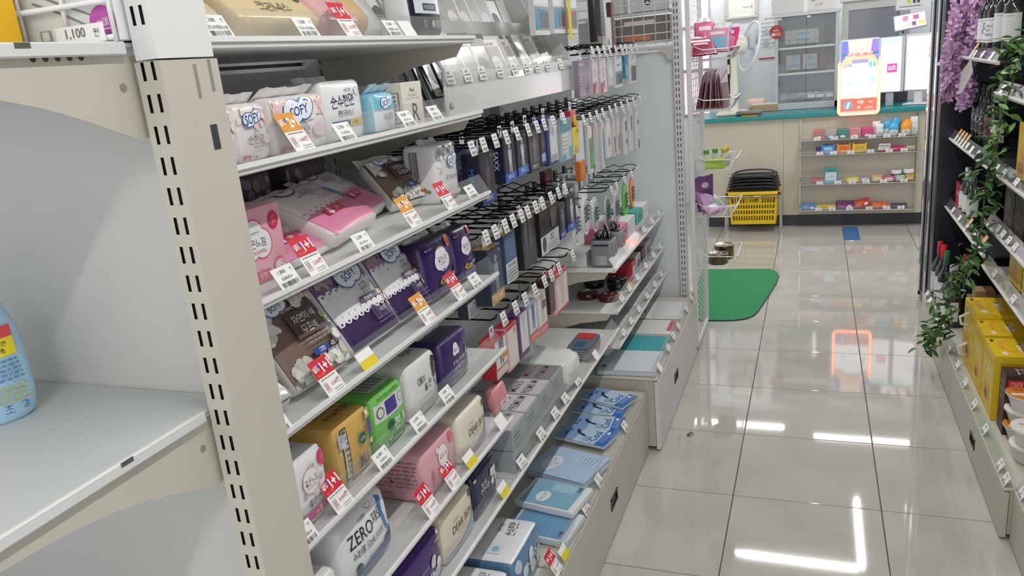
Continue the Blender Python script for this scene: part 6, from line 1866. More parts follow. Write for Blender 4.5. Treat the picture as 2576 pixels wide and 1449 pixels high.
def jar(label, x, y, z, r, h, body, lid, dome=False):
    t = thing('gum_jar', label, 'jar', (x, y, z + .0068))
    MB().lathe([(r * .9, 0, body), (r, .006, body), (r, h * .55, body), (r * .9, h * .62, body)], 20).build('jar_body', t)
    if dome:
        MB().lathe([(r * 1.02, h * .42, lid), (r * 1.08, h * .6, lid), (r * 1.0, h * .78, lid), (r * .75, h * .92, lid), (r * .35, h * .99, lid), (r * .05, h, lid)], 20).build('cap', t)
    else:
        MB().lathe([(r * .92, h * .62, lid), (r * .95, h * .64, lid), (r * .95, h * .96, lid), (r * .85, h, lid), (r * .6, h * .97, '#9a9ca0'), (r * .2, h * .97, '#9a9ca0')], 20).build('cap', t)
    m = MB()
    draw(m, [R(.1, .15, .9, .48, '#e8e6e2' if dome else '#dfe3e4'), T('GUM', .5, .3, .18, '#4a5a58', .5), R(.2, .2, .8, .22, '#9ab')], r * 1.6, h, lambda a, b, o: ((a - r * .8), -math.sqrt(max(r * r - (a - r * .8) ** 2, 1e-8)) - .0006 - o, b), 'print', .0004, .0001, .008)
    m.build('label', t)
    return t


jar('white gum jar at the front of the top rack tier', .762, 3.99, Zr, .033, .10, '#e2e2e0', '#f0f0ee')
jar('white gum jar standing behind the first one', .742, 4.035, Zr, .033, .12, '#d9d9d8', '#ececea')
jar('sky blue domed candy jar at the front', .868, 3.99, Zr, .036, .105, '#d3dde4', '#53b3e0', True)
jar('sky blue domed candy jar behind, left', .825, 4.03, Zr, .036, .125, '#d3dde4', '#4fafdd', True)
jar('sky blue domed candy jar behind, right', .885, 4.036, Zr, .036, .145, '#d3dde4', '#4aa6d6', True)
jar('orange domed candy jar at the front', .955, 3.99, Zr, .037, .105, '#e4ddd4', '#f0a430', True)
jar('orange domed candy jar behind', .97, 4.035, Zr, .037, .125, '#e4ddd4', '#eb9c28', True)
jar('white gum jar at the right end of the top rack tier', 1.02, 4.03, Zr, .03, .14, '#dcdcda', '#ececea')
Zr = SH[1]
for k, (x, w, c, lb) in enumerate(((.375, .105, '#2f8fd0', 'blue caramel display box on the second rack tier'), (.495, .11, '#ec8a3c', 'orange caramel display box on the second rack tier'), (.615, .11, '#ecb83a', 'yellow caramel display box on the second rack tier'))):
    t = gum('caramel_box', lb, x, Zr, w, .068, .07, c, [R(.0, .0, 1, .36, c), R(.18, .4, .82, .78, ('#9fc8e4', '#d9701e', '#caa83a')[k]), T('WALLI', .5, .18, .16, '#f2f4f4', .6, 0, .02)])
    for sx in (-1, 1):
        MB().box(sx * w * .43 - .006, sx * w * .43 + .006, 0, .002, .068, .078, c, 'carton').build('side_flap', t)
gum('caramel_box', 'dark purple empty display box at the left of the second tier', .30, Zr, .04, .05, .06, '#4a2a7a', [])
gum('mint_box', 'white and red mint carton with a second one on top', .80, Zr, .09, .03, .06, '#dcdcdc', [R(0, 0, 1, .3, '#c8343c')])
gum('mint_box', 'white mint carton stacked on the red edged one', .805, Zr + .0315, .085, .028, .05, '#d6d6d6', [R(.1, .3, .9, .6, '#8a8c90')])
gum('lip_balm_box', 'magenta open lip balm carton on the second tier', .905, Zr, .09, .032, .06, '#d81f70', [R(.1, .3, .4, .7, '#ee70a8')])
gum('gum_box', 'cream small carton at the right end of the second tier', .995, Zr, .06, .03, .06, '#d9cfb4', [R(.1, .3, .9, .6, '#b8a880')])
Zr = SH[2]
gum('gum_box', 'grey stick gum box at the left of the third tier', .205, Zr, .08, .045, .06, '#8a8680', stp('#5a5a58', '#c8c4bc'))
gum('gum_box', 'red stick gum box on the third tier', .295, Zr, .085, .04, .06, '#c83a44', stp('#7a1f28', '#e6d8d4'))
t = gum('gum_display', 'teal framed gum display with a white window on the third tier', .40, Zr, .11, .125, .05, '#3f97a4', [R(.1, .12, .9, .74, '#c9d6dc'), T('1m', .6, .45, .12, '#5a6a74', .3), E(.5, .88, .32, .08, '#2f7f8c', 16), R(0, 0, .8, .2, '#5fb4d0')])
for k, (x, w, c, lb) in enumerate(((.57, .10, '#e0d02a', 'yellow gum carton on the third tier'), (.665, .085, '#9a94a0', 'grey gum carton with a dark lid on the third tier'), (.755, .085, '#d8b070', 'tan gum carton on the third tier'), (.845, .09, '#e0508a', 'hot pink gum carton on the third tier'), (.93, .07, '#a8c4c4', 'pale mint gum carton on the third tier'), (1.0, .06, '#d8a048', 'ochre gum carton at the right end of the third tier'))):
    gum('gum_box', lb, x, Zr, w, .038 + .006 * (k % 3), .06, c, [E(.5, .45, .35, .16, '#f0ece0', 14), T('GUM', .5, .45, .2, '#5a5048', .5)])
jar('white lidded gum tub, left of the pair on the third tier', .905, 4.03, Zr, .042, .085, '#2f4440', '#e6e8e6')
jar('white lidded gum tub, right of the pair on the third tier', .995, 4.03, Zr, .042, .09, '#2f4440', '#e6e8e6')
Zr = SH[3]
for k, (x, w, h, c, c2, lb, tl) in enumerate(((.225, .12, .045, '#3f8fd0', '#d890b8', 'blue and pink candy box on the lowest tier', 0), (.365, .15, .03, '#e6cf22', '#8a7a1a', 'long yellow candy box on the lowest tier', 0), (.515, .14, .062, '#5a1f70', '#c83f70', 'purple candy box on the lowest tier', 0),
                                              (.655, .12, .055, '#c8302a', '#e0a030', 'red candy box tilted on the lowest tier', -.28), (.785, .13, .045, '#e0602a', '#e8b060', 'orange candy box on the lowest tier', 0), (.93, .12, .03, '#4a2a5a', '#77747a', 'dark purple candy box at the right of the lowest tier', 0))):
    gum('candy_box', lb, x, Zr + (.018 if tl else 0), w, h, .07, c, [R(.05, .5, .95, .62, c2), E(.75, .35, .12, .1, '#efe8e4', 12), R(.1, .75, .6, .85, c2), T('MyChew', .35, .35, .2, '#f0e4ec', .4)], tilt=tl)

# ---- glass display cabinet on the counter
cab = thing('display_cabinet', 'grey glass-door display cabinet standing on the counter', 'cabinet', (0.19, 4.46, 0.981))
GR = '#c2c6ca'
m = MB()
for x in (-.262, .234):
    m.bbox(x, x + .028, 0, .30, 0, .80, .004, GR, 'plastic')
m.bbox(-.275, .275, -.01, .31, .795, .825, .004, '#cfd3d6', 'plastic')
m.bbox(-.262, .262, 0, .30, .0, .06, .004, GR, 'plastic')
m.build('cabinet_frame', cab)
MB().box(-.234, .234, .28, .29, .06, .795, '#b4bac0', 'plastic').build('cabinet_back', cab)
for z in (.30, .52):
    MB().bbox(-.234, .234, .02, .28, z, z + .018, .003, '#d9dcde', 'plastic').build('cabinet_shelf', cab)
for x0, x1 in ((-.234, -.002), (.002, .234)):
    d_ = link('glass_door', None, cab)
    MB().box(x0, x1, .004, .008, .065, .79, '#dfe8ec', 'pane').build('door_pane', d_)
    MB().box(x0, x0 + .03, .0, .012, .775, .79, '#e2e4e6', 'plastic').build('hinge', d_)
for z in (.09, .325, .545):
    m = MB()
    for k in range(7):
        x = -.21 + k * .07
        m.tube([(x, .03, z), (x, .025, z + .055), (x, .12, z + .06)], .0022, '#8f959a', 'metal', 4)
    m.tube([(-.225, .025, z + .055), (.225, .025, z + .055)], .0022, '#8f959a', 'metal', 4)
    m.build('wire_divider', cab)
MB().box(-.22, .22, .02, .022, .09, .14, '#c9ccce', 'acrylic').build('price_rail', cab)
q = MB()
for x in (.02, .09, .17):
    q = MB().box(x, x + .055, -.0, .002, .095, .12, '#efefec', 'paper')
    draw(q, lines(.1, .6, .9, 2, .3, .12, '#b09a80', 2), .055, .025, lambda a, b, o: (x + a, -o, .095 + b), 'paper', .0004)
    q.build('price_card', cab)
m = MB()
n_ = 24
st = thing('round_sticker', 'round dark red promotion disc at the cabinet corner', 'sign', (-.06, 4.44, 1.66))
m.cyl((0, .002, 0), (0, -.002, 0), .055, .055, 28, '#a8364a', 'paper')
draw(m, [T('새롭게', .5, .82, .07, '#f0d8d8', .4), T('판매중!', .5, .62, .16, '#f4eee8', .8, 0, .02), R(.1, .46, .9, .5, '#d86a58'), R(.15, .2, .45, .42, '#d8d8dc'), R(.5, .2, .85, .42, '#e0885a')], .11, .11, lambda a, b, o: (a - .055, -.002 - o, b - .055), 'print', .0005)
m.build('disc', st)
for k, (x, z, w, h, c, lb) in enumerate(((.15, 1.536, .28, .12, '#a9aaa4', 'grey carton with blue labels on the cabinet top shelf, behind glass'), (.08, 1.316, .12, .13, '#a6a6a2', 'grey carton on the middle cabinet shelf, behind glass'), (.22, 1.316, .12, .13, '#a6a8a8', 'second grey carton on the middle cabinet shelf with a blue label'),
                                         (.33, 1.316, .06, .14, '#7a4a48', 'slim dark red carton on the middle cabinet shelf'), (.36, 1.536, .05, .15, '#5a4a50', 'slim dark carton at the right of the cabinet top shelf'))):
    carton('cabinet_carton', lb, 'carton', (x, 4.56, z + .004), w, h, .12, c, [R(.35, .62, .75, .8, '#4f9fc0'), R(.35, .2, .75, .38, '#4f9fc0')] if k < 3 else [], rot=0)
pack('wrapped_parcel', 'clear wrapped grey bundle on the cabinet floor, behind glass', 'parcel', (.18, 4.56, 1.043), .3, .09, .14, '#6f7478', [], rot=0, bulge=.01, r=.03)
# boxes on the cabinet
for k, (x, w, h, c, lb) in enumerate(((.03, .26, .12, '#dedfdc', 'white open tray box on top of the display cabinet, left'), (.31, .22, .12, '#e2e2e0', 'white box with red lettering on top of the display cabinet'))):
    t = carton('storage_box', lb, 'box', (x, 4.48, 1.8065), w, h, .2, c, [] if k == 0 else [T('요거트', .4, .4, .2, '#b85a5a', .3), P([(.1, .75), (.8, .95), (.85, .85), (.15, .65)], '#d86a70')], rot=0)

# ---- fan
f = thing('desk_fan', 'cream table fan with a clear grille standing on the counter', 'fan', (-.41, 4.30, .981))
CR = '#e6e2cf'
MB().bbox(-.15, .12, -.13, .13, 0, .035, .012, CR, 'plastic').build('fan_base', f)
MB().lathe([(.045, .03, CR), (.036, .05, CR), (.034, .32, CR), (.030, .33, CR), (.030, .50, CR), (.026, .53, CR)], 20).build('fan_pole', f)
MB().bbox(-.052, -.034, -.03, .0, .36, .44, .004, '#cfd8d8', 'plastic').build('switch_plate', f)
ax = Vector((.86, .38, -.22)).normalized()
up = Vector((0, 0, 1))
sd = ax.cross(up).normalized()
uu = sd.cross(ax).normalized()
hd = Vector((0.0, -.02, .615))
m = MB()
for (a0, r0), (a1, r1) in zip(((-.085, .055), (-.065, .075), (.06, .082)), ((-.065, .075), (.06, .082), (.10, .072))):
    m.cyl(hd + ax * a0, hd + ax * a1, r0, r1, 20, '#eceae0', 'plastic', True)
m.build('motor_housing', f)
MB().cyl((0, 0, .50), hd, .028, .04, 14, CR, 'plastic').build('neck', f)
gc = hd + ax * .17
m = MB()
RG = .21
for q in range(48):
    a = 2 * math.pi * q / 48
    d_ = uu * math.cos(a) + sd * math.sin(a)
    m.tube([gc - ax * .055 + d_ * .05, gc - ax * .06 + d_ * .12, gc - ax * .02 + d_ * RG, gc + ax * .02 + d_ * .14, gc + ax * .035 + d_ * .03], .0017, '#dfe6ee', 'plastic', 4)
m.build('grille_wires', f)
m = MB()
m.tube([gc - ax * .02 + (uu * math.cos(a) + sd * math.sin(a)) * RG for a in [2 * math.pi * q / 40 for q in range(40)]], .011, '#eef0f0', 'plastic', 8, True)
m.build('grille_rim', f)
m = MB()
for q in range(4):
    a = q * math.pi / 2 + .3
    vs = []
    for i in range(5):
        rr = .03 + .145 * i / 4
        for j in (-1, 1):
            an = a + j * (.42 - .03 * i) + .1 * i
            vs.append(gc - ax * (.015 + .014 * j) + (uu * math.cos(an) + sd * math.sin(an)) * rr)
    m.add(vs, [(2 * i, 2 * i + 1, 2 * i + 3, 2 * i + 2) for i in range(4)], '#b4c4e8', 'pane', True)
m.cyl(gc - ax * .03, gc + ax * .02, .03, .028, 16, '#c4cfe4', 'plastic')
m.build('fan_blades', f)

# ---- things around the fan
carton('flat_box', 'flat white and brown carton lying behind the fan base', 'box', (-.155, 4.45, .981), .22, .07, .09, '#b59a76', [R(0, .85, 1, 1, '#e2e2da')], rot=0, top_col='#dcdcd4')
t = flat('envelope', 'yellow envelope at the counter edge below the fan', 'envelope', -.28, 4.16, .981, .13, .24, .004, '#e6b23a', [], 1.75, mat='paper', soft=False)
pack('grey_pouch', 'crumpled grey plastic pouch on the yellow envelope', 'pouch', (-.27, 4.10, .987), .22, .035, .10, '#6a6c70', [], rot=0, bulge=.01, r=.015, mat='film')
pack('cloth_bundle', 'pink crumpled cloth bundle behind the fan', 'cloth', (-.24, 4.56, .981), .17, .11, .08, '#e6c8b8', [], rot=0, bulge=.02, r=.03, mat='cloth')
t = thing('office_chair', 'black office chair seen behind the fan pole', 'chair', (-.50, 5.16, 0))
MB().bbox(-.05, .03, 0, .035, 1.06, 1.50, .02, '#2a2b2e', 'cloth').build('backrest', t)
MB().tube([(0, .02, .45), (0, .03, 1.1)], .015, '#1f1f22', 'plastic', 8).build('back_post', t)
MB().bbox(-.2, .2, -.36, .03, .42, .48, .02, '#2a2b2e', 'cloth').build('seat', t)
MB().tube([(0, -.15, .0), (0, -.15, .44)], .02, '#55575a', 'metal', 10).build('leg', t)

# ---- back wall
pf = thing('picture_frame', 'silver framed certificate hanging on the back wall', 'picture frame', (-.42, 5.298, 1.82))
m = MB()
for bx in ((-.155, .155, 0, .03), (-.155, .155, .40, .43), (-.155, -.125, .03, .40), (.125, .155, .03, .40)):
    m.bbox(bx[0], bx[1], -.022, 0, bx[2], bx[3], .006, '#c9cabf', 'plastic')
m.build('frame', pf)
m = MB().box(-.125, .125, -.008, -.002, .03, .40, '#e6e8e2', 'paper')
draw(m, [E(.45, .78, .2, .12, '#c4cac8', 18), E(.45, .78, .17, .09, '#e0e4e0', 18), R(.55, .2, .8, .22, '#a8a8a0'), R(.84, .17, .92, .25, '#d8a0a0')], .25, .37, lambda a, b, o: (a - .125, -.008 - o, .03 + b), 'paper')
m.build('certificate', pf)
pn = thing('wall_notice', 'white printed notice with a crimson foot behind the display cabinet', 'notice', (-.14, 5.297, 1.42))
m = MB().box(-.12, .12, -.003, 0, 0, .42, '#dcdde0', 'paper')
draw(m, [R(0, 0, 1, .03, '#a83a5a'), T('음식 정보 안내', .5, .9, .05, '#4a4a50', .8)] + lines(.1, .8, .9, 7, .09, .015, '#9a9ca2', 2) + [E(.3 + .4 * (i % 2), .62 - .26 * (i // 2), .1, .1, '#b4b8be', 12) for i in range(4)], .24, .42, lambda a, b, o: (a - .12, -.003 - o, b), 'paper')
m.build('sheet', pn)

# ---- oven-like appliance behind the screens
ap = thing('microwave_cabinet', 'cream framed appliance with a grey window behind the screens', 'appliance', (.73, 4.62, 1.45))
m = MB()
m.box(-.25, -.20, -.02, .0, 0, .40, '#cfcdc6', 'plastic')
m.box(.20, .28, -.02, .0, 0, .40, '#c9c9c8', 'plastic')
m.box(-.20, .20, -.02, .0, .33, .40, '#d3d2cc', 'plastic')
m.box(-.25, .28, 0, .06, -.01, .40, '#9fa3a8', 'plastic')
m.build('appliance_body', ap)
MB().box(-.20, .20, -.008, -.004, .0, .33, '#8f9099', 'gloss').build('window_panel', ap)
MB().box(.225, .235, -.03, -.02, .10, .22, '#3a3c40', 'plastic').build('handle', ap)
MB().bbox(-.27, .27, -.06, .10, .40, .425, .004, '#dcdcd8', 'plastic').build('top_tray', ap)
m = MB().bbox(-.26, .29, 0, .06, -.47, -.01, .004, '#5a5c64', 'plastic')
m.build('lower_cabinet', ap)

# ---- digital sign with glowing edge
sg = thing('digital_sign', 'tall lit advertising sign with an orange glowing edge at the counter front', 'sign', (.60, 4.005, .945))
W_, H_ = .285, .60
m = MB()


def rrect(x0, x1, z0, z1, r, n=6):
    o = []
    for cx, cz, a0 in ((x1 - r, z0 + r, -90), (x1 - r, z1 - r, 0), (x0 + r, z1 - r, 90), (x0 + r, z0 + r, 180)):
        for i in range(n + 1):
            a = math.radians(a0 + 90 * i / n)
            o.append((cx + r * math.cos(a), cz + r * math.sin(a)))
    return o


m.prism([(x, z) for x, z in rrect(-.155, .155, .0, .60, .03)], 1, 0.004, .03, '#c9ccd0', 'plastic')
m.build('sign_body', sg)
g = rrect(-.152, .152, .006, .60, .03)
pts = [(-.152, 0, .42)] + [(-.152, 0, .04)] + [(x, 0, z) for x, z in g[21:28]] + [(x, 0, z) for x, z in g[0:7]] + [(.152, 0, .44)]
MB().tube(pts, .0095, '#ff8a5c', 'neon', 8).build('glow_edge', sg)
m = MB()
scr = [R(.02, .22, .98, .985, '#f4c8b0'), R(.02, .5, .98, .8, '#f2b08c'), R(.02, .24, .98, .62, '#f4f6fc'), E(.5, .46, .44, .52, '#fbfbff', 24)]
scr += [P([(.02 + .03 * i, .98), (.06 + .03 * i, .98), (.02 + .05 * i, .66 + .04 * i), (.01, .70 + .03 * i)], ('#6a6ac0', '#3f8f98', '#7a5ab8', '#2f7f88')[i % 4]) for i in range(5)]
scr += [P([(.98 - .03 * i, .98), (.94 - .03 * i, .98), (.98 - .05 * i, .66 + .04 * i), (.99, .70 + .03 * i)], ('#8a6ac8', '#3f8f98', '#9a7ad0', '#2f7f88')[i % 4]) for i in range(5)]
scr += [T('상큼한 여름의 맛', .5, .855, .03, '#4a7ab0', .5), T('히츠 새틴 웨이브', .5, .80, .048, '#d8447a', .82, 0, .015), R(.3, .67, .72, .73, '#8a88c8'), R(.3, .65, .72, .68, '#f0f0fa'), E(.2, .66, .1, .035, '#5a5a9a', 16), T('NEW', .2, .66, .025, '#ffffff', .14),
        E(.83, .66, .09, .09, '#4fb0c8', 18), P([(.80, .61), (.84, .61), (.87, .71), (.83, .71)], '#f4f8fa'), E(.25, .42, .08, .06, '#a8e0e8', 12), E(.85, .46, .08, .12, '#a8dce8', 12)]
draw(m, scr, W_, H_, lambda a, b, o: (a - W_ / 2, .0035 - o, b), 'screen', .0006, .0002)
m.build('screen_image', sg)
m = MB()
draw(m, [R(.03, .05, .97, .215, '#d8705a'), E(.22, .13, .13, .13, '#7a9ac8', 20), P([(.17, .09), (.23, .09), (.28, .17), (.22, .17)], '#dfe6f2'), T('첫맛', .55, .165, .045, '#fbeee6', .28, 0, .015), T('부터', .82, .165, .03, '#fbeee6', .18), T('색', .50, .095, .045, '#fbeee6', .14, 0, .015), T('다르게', .77, .09, .033, '#fbeee6', .3), R(.08, .035, .92, .05, '#e6c4c0')],
     W_, H_, lambda a, b, o: (a - W_ / 2, .0032 - o, b), 'glow', .0006, .0002)
m.build('lower_panel', sg)

# ---- checkout monitors
pm = thing('checkout_monitor', 'slim lit monitor with a magenta logo beside the advertising sign', 'monitor', (.845, 4.22, 1.09), (0, 0, -.08))
MB().bbox(-.085, .10, 0, .04, 0, .445, .006, '#c4c6cc', 'plastic').build('monitor_case', pm)
m = MB()
draw(m, [R(.02, .01, .98, .99, '#f6f6fc'), R(.02, .88, .98, .99, '#aee4ea'), R(.34, .36, .80, .52, '#d83f8c'), T('이츠', .57, .44, .09, '#ffffff', .36, 0, .02), T('더 맛있는 편의점', .6, .28, .02, '#8a8a98', .5)], .16, .44, lambda a, b, o: (a - .08, -o, .003 + b), 'screen', .0006, .0002)
m.build('monitor_screen', pm)
MB().bbox(-.03, .03, .01, .05, -.11, 0, .004, '#b4b6bc', 'plastic').build('stand', pm)
pm = thing('checkout_monitor', 'lit till monitor angled at the right, partly behind the navy fixture', 'monitor', (1.05, 4.20, 1.09), (0, 0, -.35))
MB().bbox(-.11, .11, 0, .05, 0, .45, .008, '#dfe0e4', 'plastic').build('monitor_case', pm)
m = MB()
draw(m, [R(.06, .02, .98, .97, '#f7f8fe'), R(.06, .86, .98, .97, '#c8e8f4')], .21, .44, lambda a, b, o: (a - .105, -o, .005 + b), 'screen', .0006, .0002)
m.build('monitor_screen', pm)
m = MB().bbox(-.03, .03, .01, .06, -.10, 0, .006, '#d8d9dc', 'plastic')
m.bbox(-.10, .10, -.05, .10, -.108, -.095, .004, '#e2e3e6', 'plastic')
m.build('stand', pm)
pm = thing('menu_panel', 'lit slanted panel with small pictures above the till', 'sign', (.99, 4.30, 1.585), (-.35, -.12, -.1))
MB().bbox(-.12, .12, 0, .03, 0, .13, .006, '#d6d8de', 'plastic').build('panel_case', pm)
m = MB()
draw(m, [R(.05, .06, .97, .94, '#f4f2fa'), P([(.25, .55), (.42, .52), (.45, .88), (.27, .9)], '#d84a78'), R(.6, .55, .78, .85, '#a84a70'), P([(.36, .12), (.50, .14), (.52, .42), (.38, .42)], '#d8a08a'), R(.55, .14, .68, .44, '#6a3a78'), R(.75, .14, .95, .42, '#e6b060')], .23, .125, lambda a, b, o: (a - .115, -o, b), 'screen', .0006, .0002)
m.build('panel_image', pm)
carton('receipt_printer', 'white box with yellow and black marks above the slanted panel', 'box', (.98, 4.33, 1.735), .2, .09, .1, '#dfe0e0', [R(.1, .2, .9, .3, '#8a8c90'), R(.4, .5, .5, .8, '#d8c83a'), R(.6, .5, .7, .8, '#4a4c50'), R(.75, .5, .85, .8, '#4a4c50')], rot=0)

# ================================================================ shopping baskets, mat, floor details
bs = thing('basket_stand', 'steel tube stand holding the yellow shopping baskets', 'stand', (-.222, 3.82, 0))
m = MB()
for x in (-.228, .228):
    for y in (-.03, .16):
        m = MB().cyl((x, y, 0), (x * .985, y, .325), .009, .009, 10, '#b8b6b0', 'metal')
        m.build('leg', bs)
MB().tube([(-.226, -.03, .325), (.226, -.03, .325), (.226, .16, .325), (-.226, .16, .325)], .009, '#b8b6b0', 'metal', 8, True).build('top_ring', bs)
YE = '#eac413'
yb = thing('shopping_basket', 'yellow slotted shopping basket hanging in the steel stand', 'basket', (-.222, 3.835, .075))
m = MB()
zt, zb_ = .245, 0.0


def quadgrid(m, y0, y1, wt, wb, rows, cols, d):
    """front wall made of bars around open slots"""
    def pt(u, v, o=0):
        z = zb_ + (zt - zb_) * v
        hw = (wb + (wt - wb) * v) / 2
        return (-hw + 2 * hw * u, (y0 + (y1 - y0) * v) + o, z)
    us = [0.06 + .88 * k / cols for k in range(cols + 1)]
    vs_ = [0.14 + .80 * k / rows for k in range(rows + 1)]

    def cell(u0, u1, v0, v1):
        a = [pt(u0, v0), pt(u1, v0), pt(u1, v1), pt(u0, v1)]
        b = [pt(u0, v0, d), pt(u1, v0, d), pt(u1, v1, d), pt(u0, v1, d)]
        m.add(a + b, [(0, 1, 2, 3), (7, 6, 5, 4), (0, 4, 5, 1), (1, 5, 6, 2), (2, 6, 7, 3), (3, 7, 4, 0)], YE, 'plastic')
    cell(0, us[0], 0, 1)
    cell(us[-1], 1, 0, 1)
    cell(us[0], us[-1], 0, vs_[0])
    cell(us[0], us[-1], vs_[-1], 1)
    for k in range(1, rows):
        cell(us[0], us[-1], vs_[k] - .035, vs_[k] + .035)
    for k in range(1, cols):
        w2 = .014
        for r_ in range(rows):
            v0 = vs_[r_] + (.035 if r_ else 0)
            v1 = vs_[r_ + 1] - (.035 if r_ < rows - 1 else 0)
            cell(us[k] - w2 / 2 - .004, us[k] + w2 / 2 + .004, v0, v1)
    cell(.36, .66, vs_[-2] + .035, vs_[-1])


quadgrid(m, 0.0, -.022, .415, .375, 4, 16, .004)
m.build('basket_front', yb)
m = MB()
quadgrid(m, .20, .22, .415, .375, 4, 16, -.004)
m.build('basket_back', yb)
m = MB()
for sx in (-1, 1):
    m = MB().add([(sx * .1875, 0, 0), (sx * .2075, -.022, .245), (sx * .2075, .22, .245), (sx * .1875, .20, 0), (sx * .1845, 0, 0), (sx * .2045, -.022, .245), (sx * .2045, .22, .245), (sx * .1845, .20, 0)],
                 [(0, 1, 2, 3), (7, 6, 5, 4), (0, 4, 5, 1), (2, 6, 7, 3), (1, 5, 6, 2), (0, 3, 7, 4)], '#d9b410', 'plastic')
    m.build('basket_side', yb)
MB().box(-.1875, .1875, 0, .20, 0, .005, '#d9b410', 'plastic').build('basket_floor', yb)
m = MB()
for bx in ((-.226, .226, -.045, -.02), (-.226, .226, .215, .24), (-.226, -.20, -.045, .24), (.20, .226, -.045, .24)):
    m.bbox(bx[0], bx[1], bx[2], bx[3], .262, .290, .005, YE, 'plastic')
m.build('basket_rim', yb)
m = MB()
draw(m, [T('GS', .3, .5, .6, '#2f4a1c', .3, 0, .01), T('25', .68, .55, .95, '#1f5a34', .4, 0, .03, .3)], .10, .032, lambda a, b, o: (a - .045, -.0225 - o, .198 + b), 'print', .0012)
m.build('basket_lettering', yb)
for k in range(5):
    t = thing('shopping_basket', ('lowest', 'second', 'third', 'fourth', 'topmost')[k] + ' dark nested basket rim stacked above the yellow basket', 'basket', (-.222, 3.845, .369 + k * .026), group='nested dark baskets')
    ins = .006 * k
    m = MB()
    arc = [(-.214 + ins, 0, 0), (-.214 + ins, 0, .010), (-.17 + ins, 0, .026 + .002 * k), (-.06, 0, .030 + .004 * k), (.06, 0, .031 + .004 * k), (.17 - ins, 0, .028 + .002 * k), (.214 - ins, 0, .010), (.214 - ins, 0, 0)]
    for y in (-.02, .20):
        MB().tube([(x, y, z) for x, y_, z in arc], .006, '#26272b', 'plastic', 6).build('handle', t)
    m = MB()
    m.bbox(-.205 + ins, .205 - ins, -.02, .20, 0.0, .022, .008, '#1f2024', 'plastic')
    m.build('rim', t)
mt = [(-0.485, 2.60), (-0.03, 2.62), (.02, 2.56), (0.042, 2.43), (.035, 2.28), (0.01, 2.069), (-0.048, 1.64), (-.07, 1.56), (-0.11, 1.50), (-.18, 1.465), (-0.336, 1.45), (-.49, 1.455)]
t = thing('floor_mat', 'green floor mat with a dark rubber edge before the counter', 'mat', (-.2, 2.0, 0))
MB().prism([(x + .2, y - 2.0) for x, y in mt], 2, 0.001, .008, '#2b8a55', 'cloth').build('mat_carpet', t)
MB().tube([(x + .2, y - 2.0, .004) for x, y in mt], .005, '#2f4a52', 'rubber', 6, True).build('mat_edge', t)
tag(MB().box(-.06, .06, -.24, .24, 0.0002, .0012, '#3f6fa8', 'paper').build('floor_tape', None, (.56, 3.76, 0.0004)), 'blue tape strip stuck on the floor before the counter', 'tape')
t = thing('dry_leaf', 'small dry brown leaf lying on the floor tile', 'leaf', (-.224, -.07, 0.001), (0, 0, .6))
MB().add([(0, 0, 0), (.014, .006, .012), (.03, .002, .004), (.024, .018, .014), (.008, .022, .006), (-.004, .012, .008)], [(0, 1, 5), (1, 2, 3), (1, 3, 4), (1, 4, 5)], '#6a4a34', 'leaf', True).build('leaf_blade', t)

# ================================================================ goods in the wire baskets
gx, gy = -.308, .97
for k, (dx, dy, dz, w, h, c, c2, yaw, ln, lb) in enumerate(((.06, .03, .02, .13, .10, '#a01c4a', '#8a1440', .3, .9, 'deep crimson sachet at the front of the top basket'), (.05, .08, .03, .13, .10, '#b0204f', '#93184a', .3, .8, 'crimson sachet behind the deep one in the top basket'),
                                                            (.10, .13, .03, .12, .13, '#d890b4', '#7fb4cc', -.3, .5, 'pink and clear sachet in the middle of the top basket'), (.10, .19, .03, .12, .14, '#6fb0cc', '#8fc4dc', -.35, .45, 'light blue sachet in the top basket'),
                                                            (.13, .24, .03, .12, .13, '#d83a80', '#e880a8', -.5, .5, 'hot pink sachet at the back of the top basket'), (.05, .16, .04, .10, .15, '#d8608c', '#c03a70', .1, .3, 'rose sachet leaning on the grid in the top basket'))):
    pack('sachet', lb, 'sachet', (gx + dx, gy + dy, BZ[0] + dz), w, h, .012, c, [R(.1, .1, .9, .6, c2), R(.2, .7, .8, .85, '#e6d8dc')], rot=.2 + yaw, lean=ln, r=.004, bulge=.006, wr=.007, seal='header')
for k in range(13):
    c = ('#6a3a48', '#8a5a66', '#5a3040', '#a8868e', '#7a4a56', '#4a2c38', '#b8a0aa', '#6f4450')[k % 8]
    t = pack('maroon_packet', ORD[k] + ' maroon clear-topped packet from the grid side of the second basket', 'packet', (gx + .022 + k * .011, gy + .10 + .006 * (k % 3), BZ[1] + .006), .12, .17 + .008 * (k % 4), .006, c, [R(.0, .72, 1, 1, '#c9bcc8'), R(.1, .1, .9, .6, c)], rot=1.35 - .05 * (k % 3), lean=-.25 + .03 * k, r=.0025, bulge=.001)
for k, (dx, dy, cap, lb) in enumerate(((.05, .05, '#4f9a3a', 'small clear bottle with a green cap nearest the grid'), (.09, .09, '#4f9a3a', 'small clear bottle with a green cap beside the yellow capped ones'), (.135, .10, '#c8b83a', 'small clear bottle with a yellow cap at the front'), (.14, .17, '#c8b83a', 'small clear bottle with a yellow cap behind'))):
    t = thing('small_bottle', lb, 'bottle', (gx + dx, gy + dy, BZ[2] + .004))
    MB().lathe([(.017, 0, '#c9c4b8'), (.02, .004, '#c4bcae'), (.02, .055, '#d4d0c8'), (.011, .07, '#d4d0c8'), (.011, .076, '#d4d0c8')], 16, 'plastic').build('bottle_body', t)
    MB().lathe([(.014, .074, cap), (.015, .076, cap), (.015, .092, cap), (.012, .095, cap)], 16).build('cap', t)
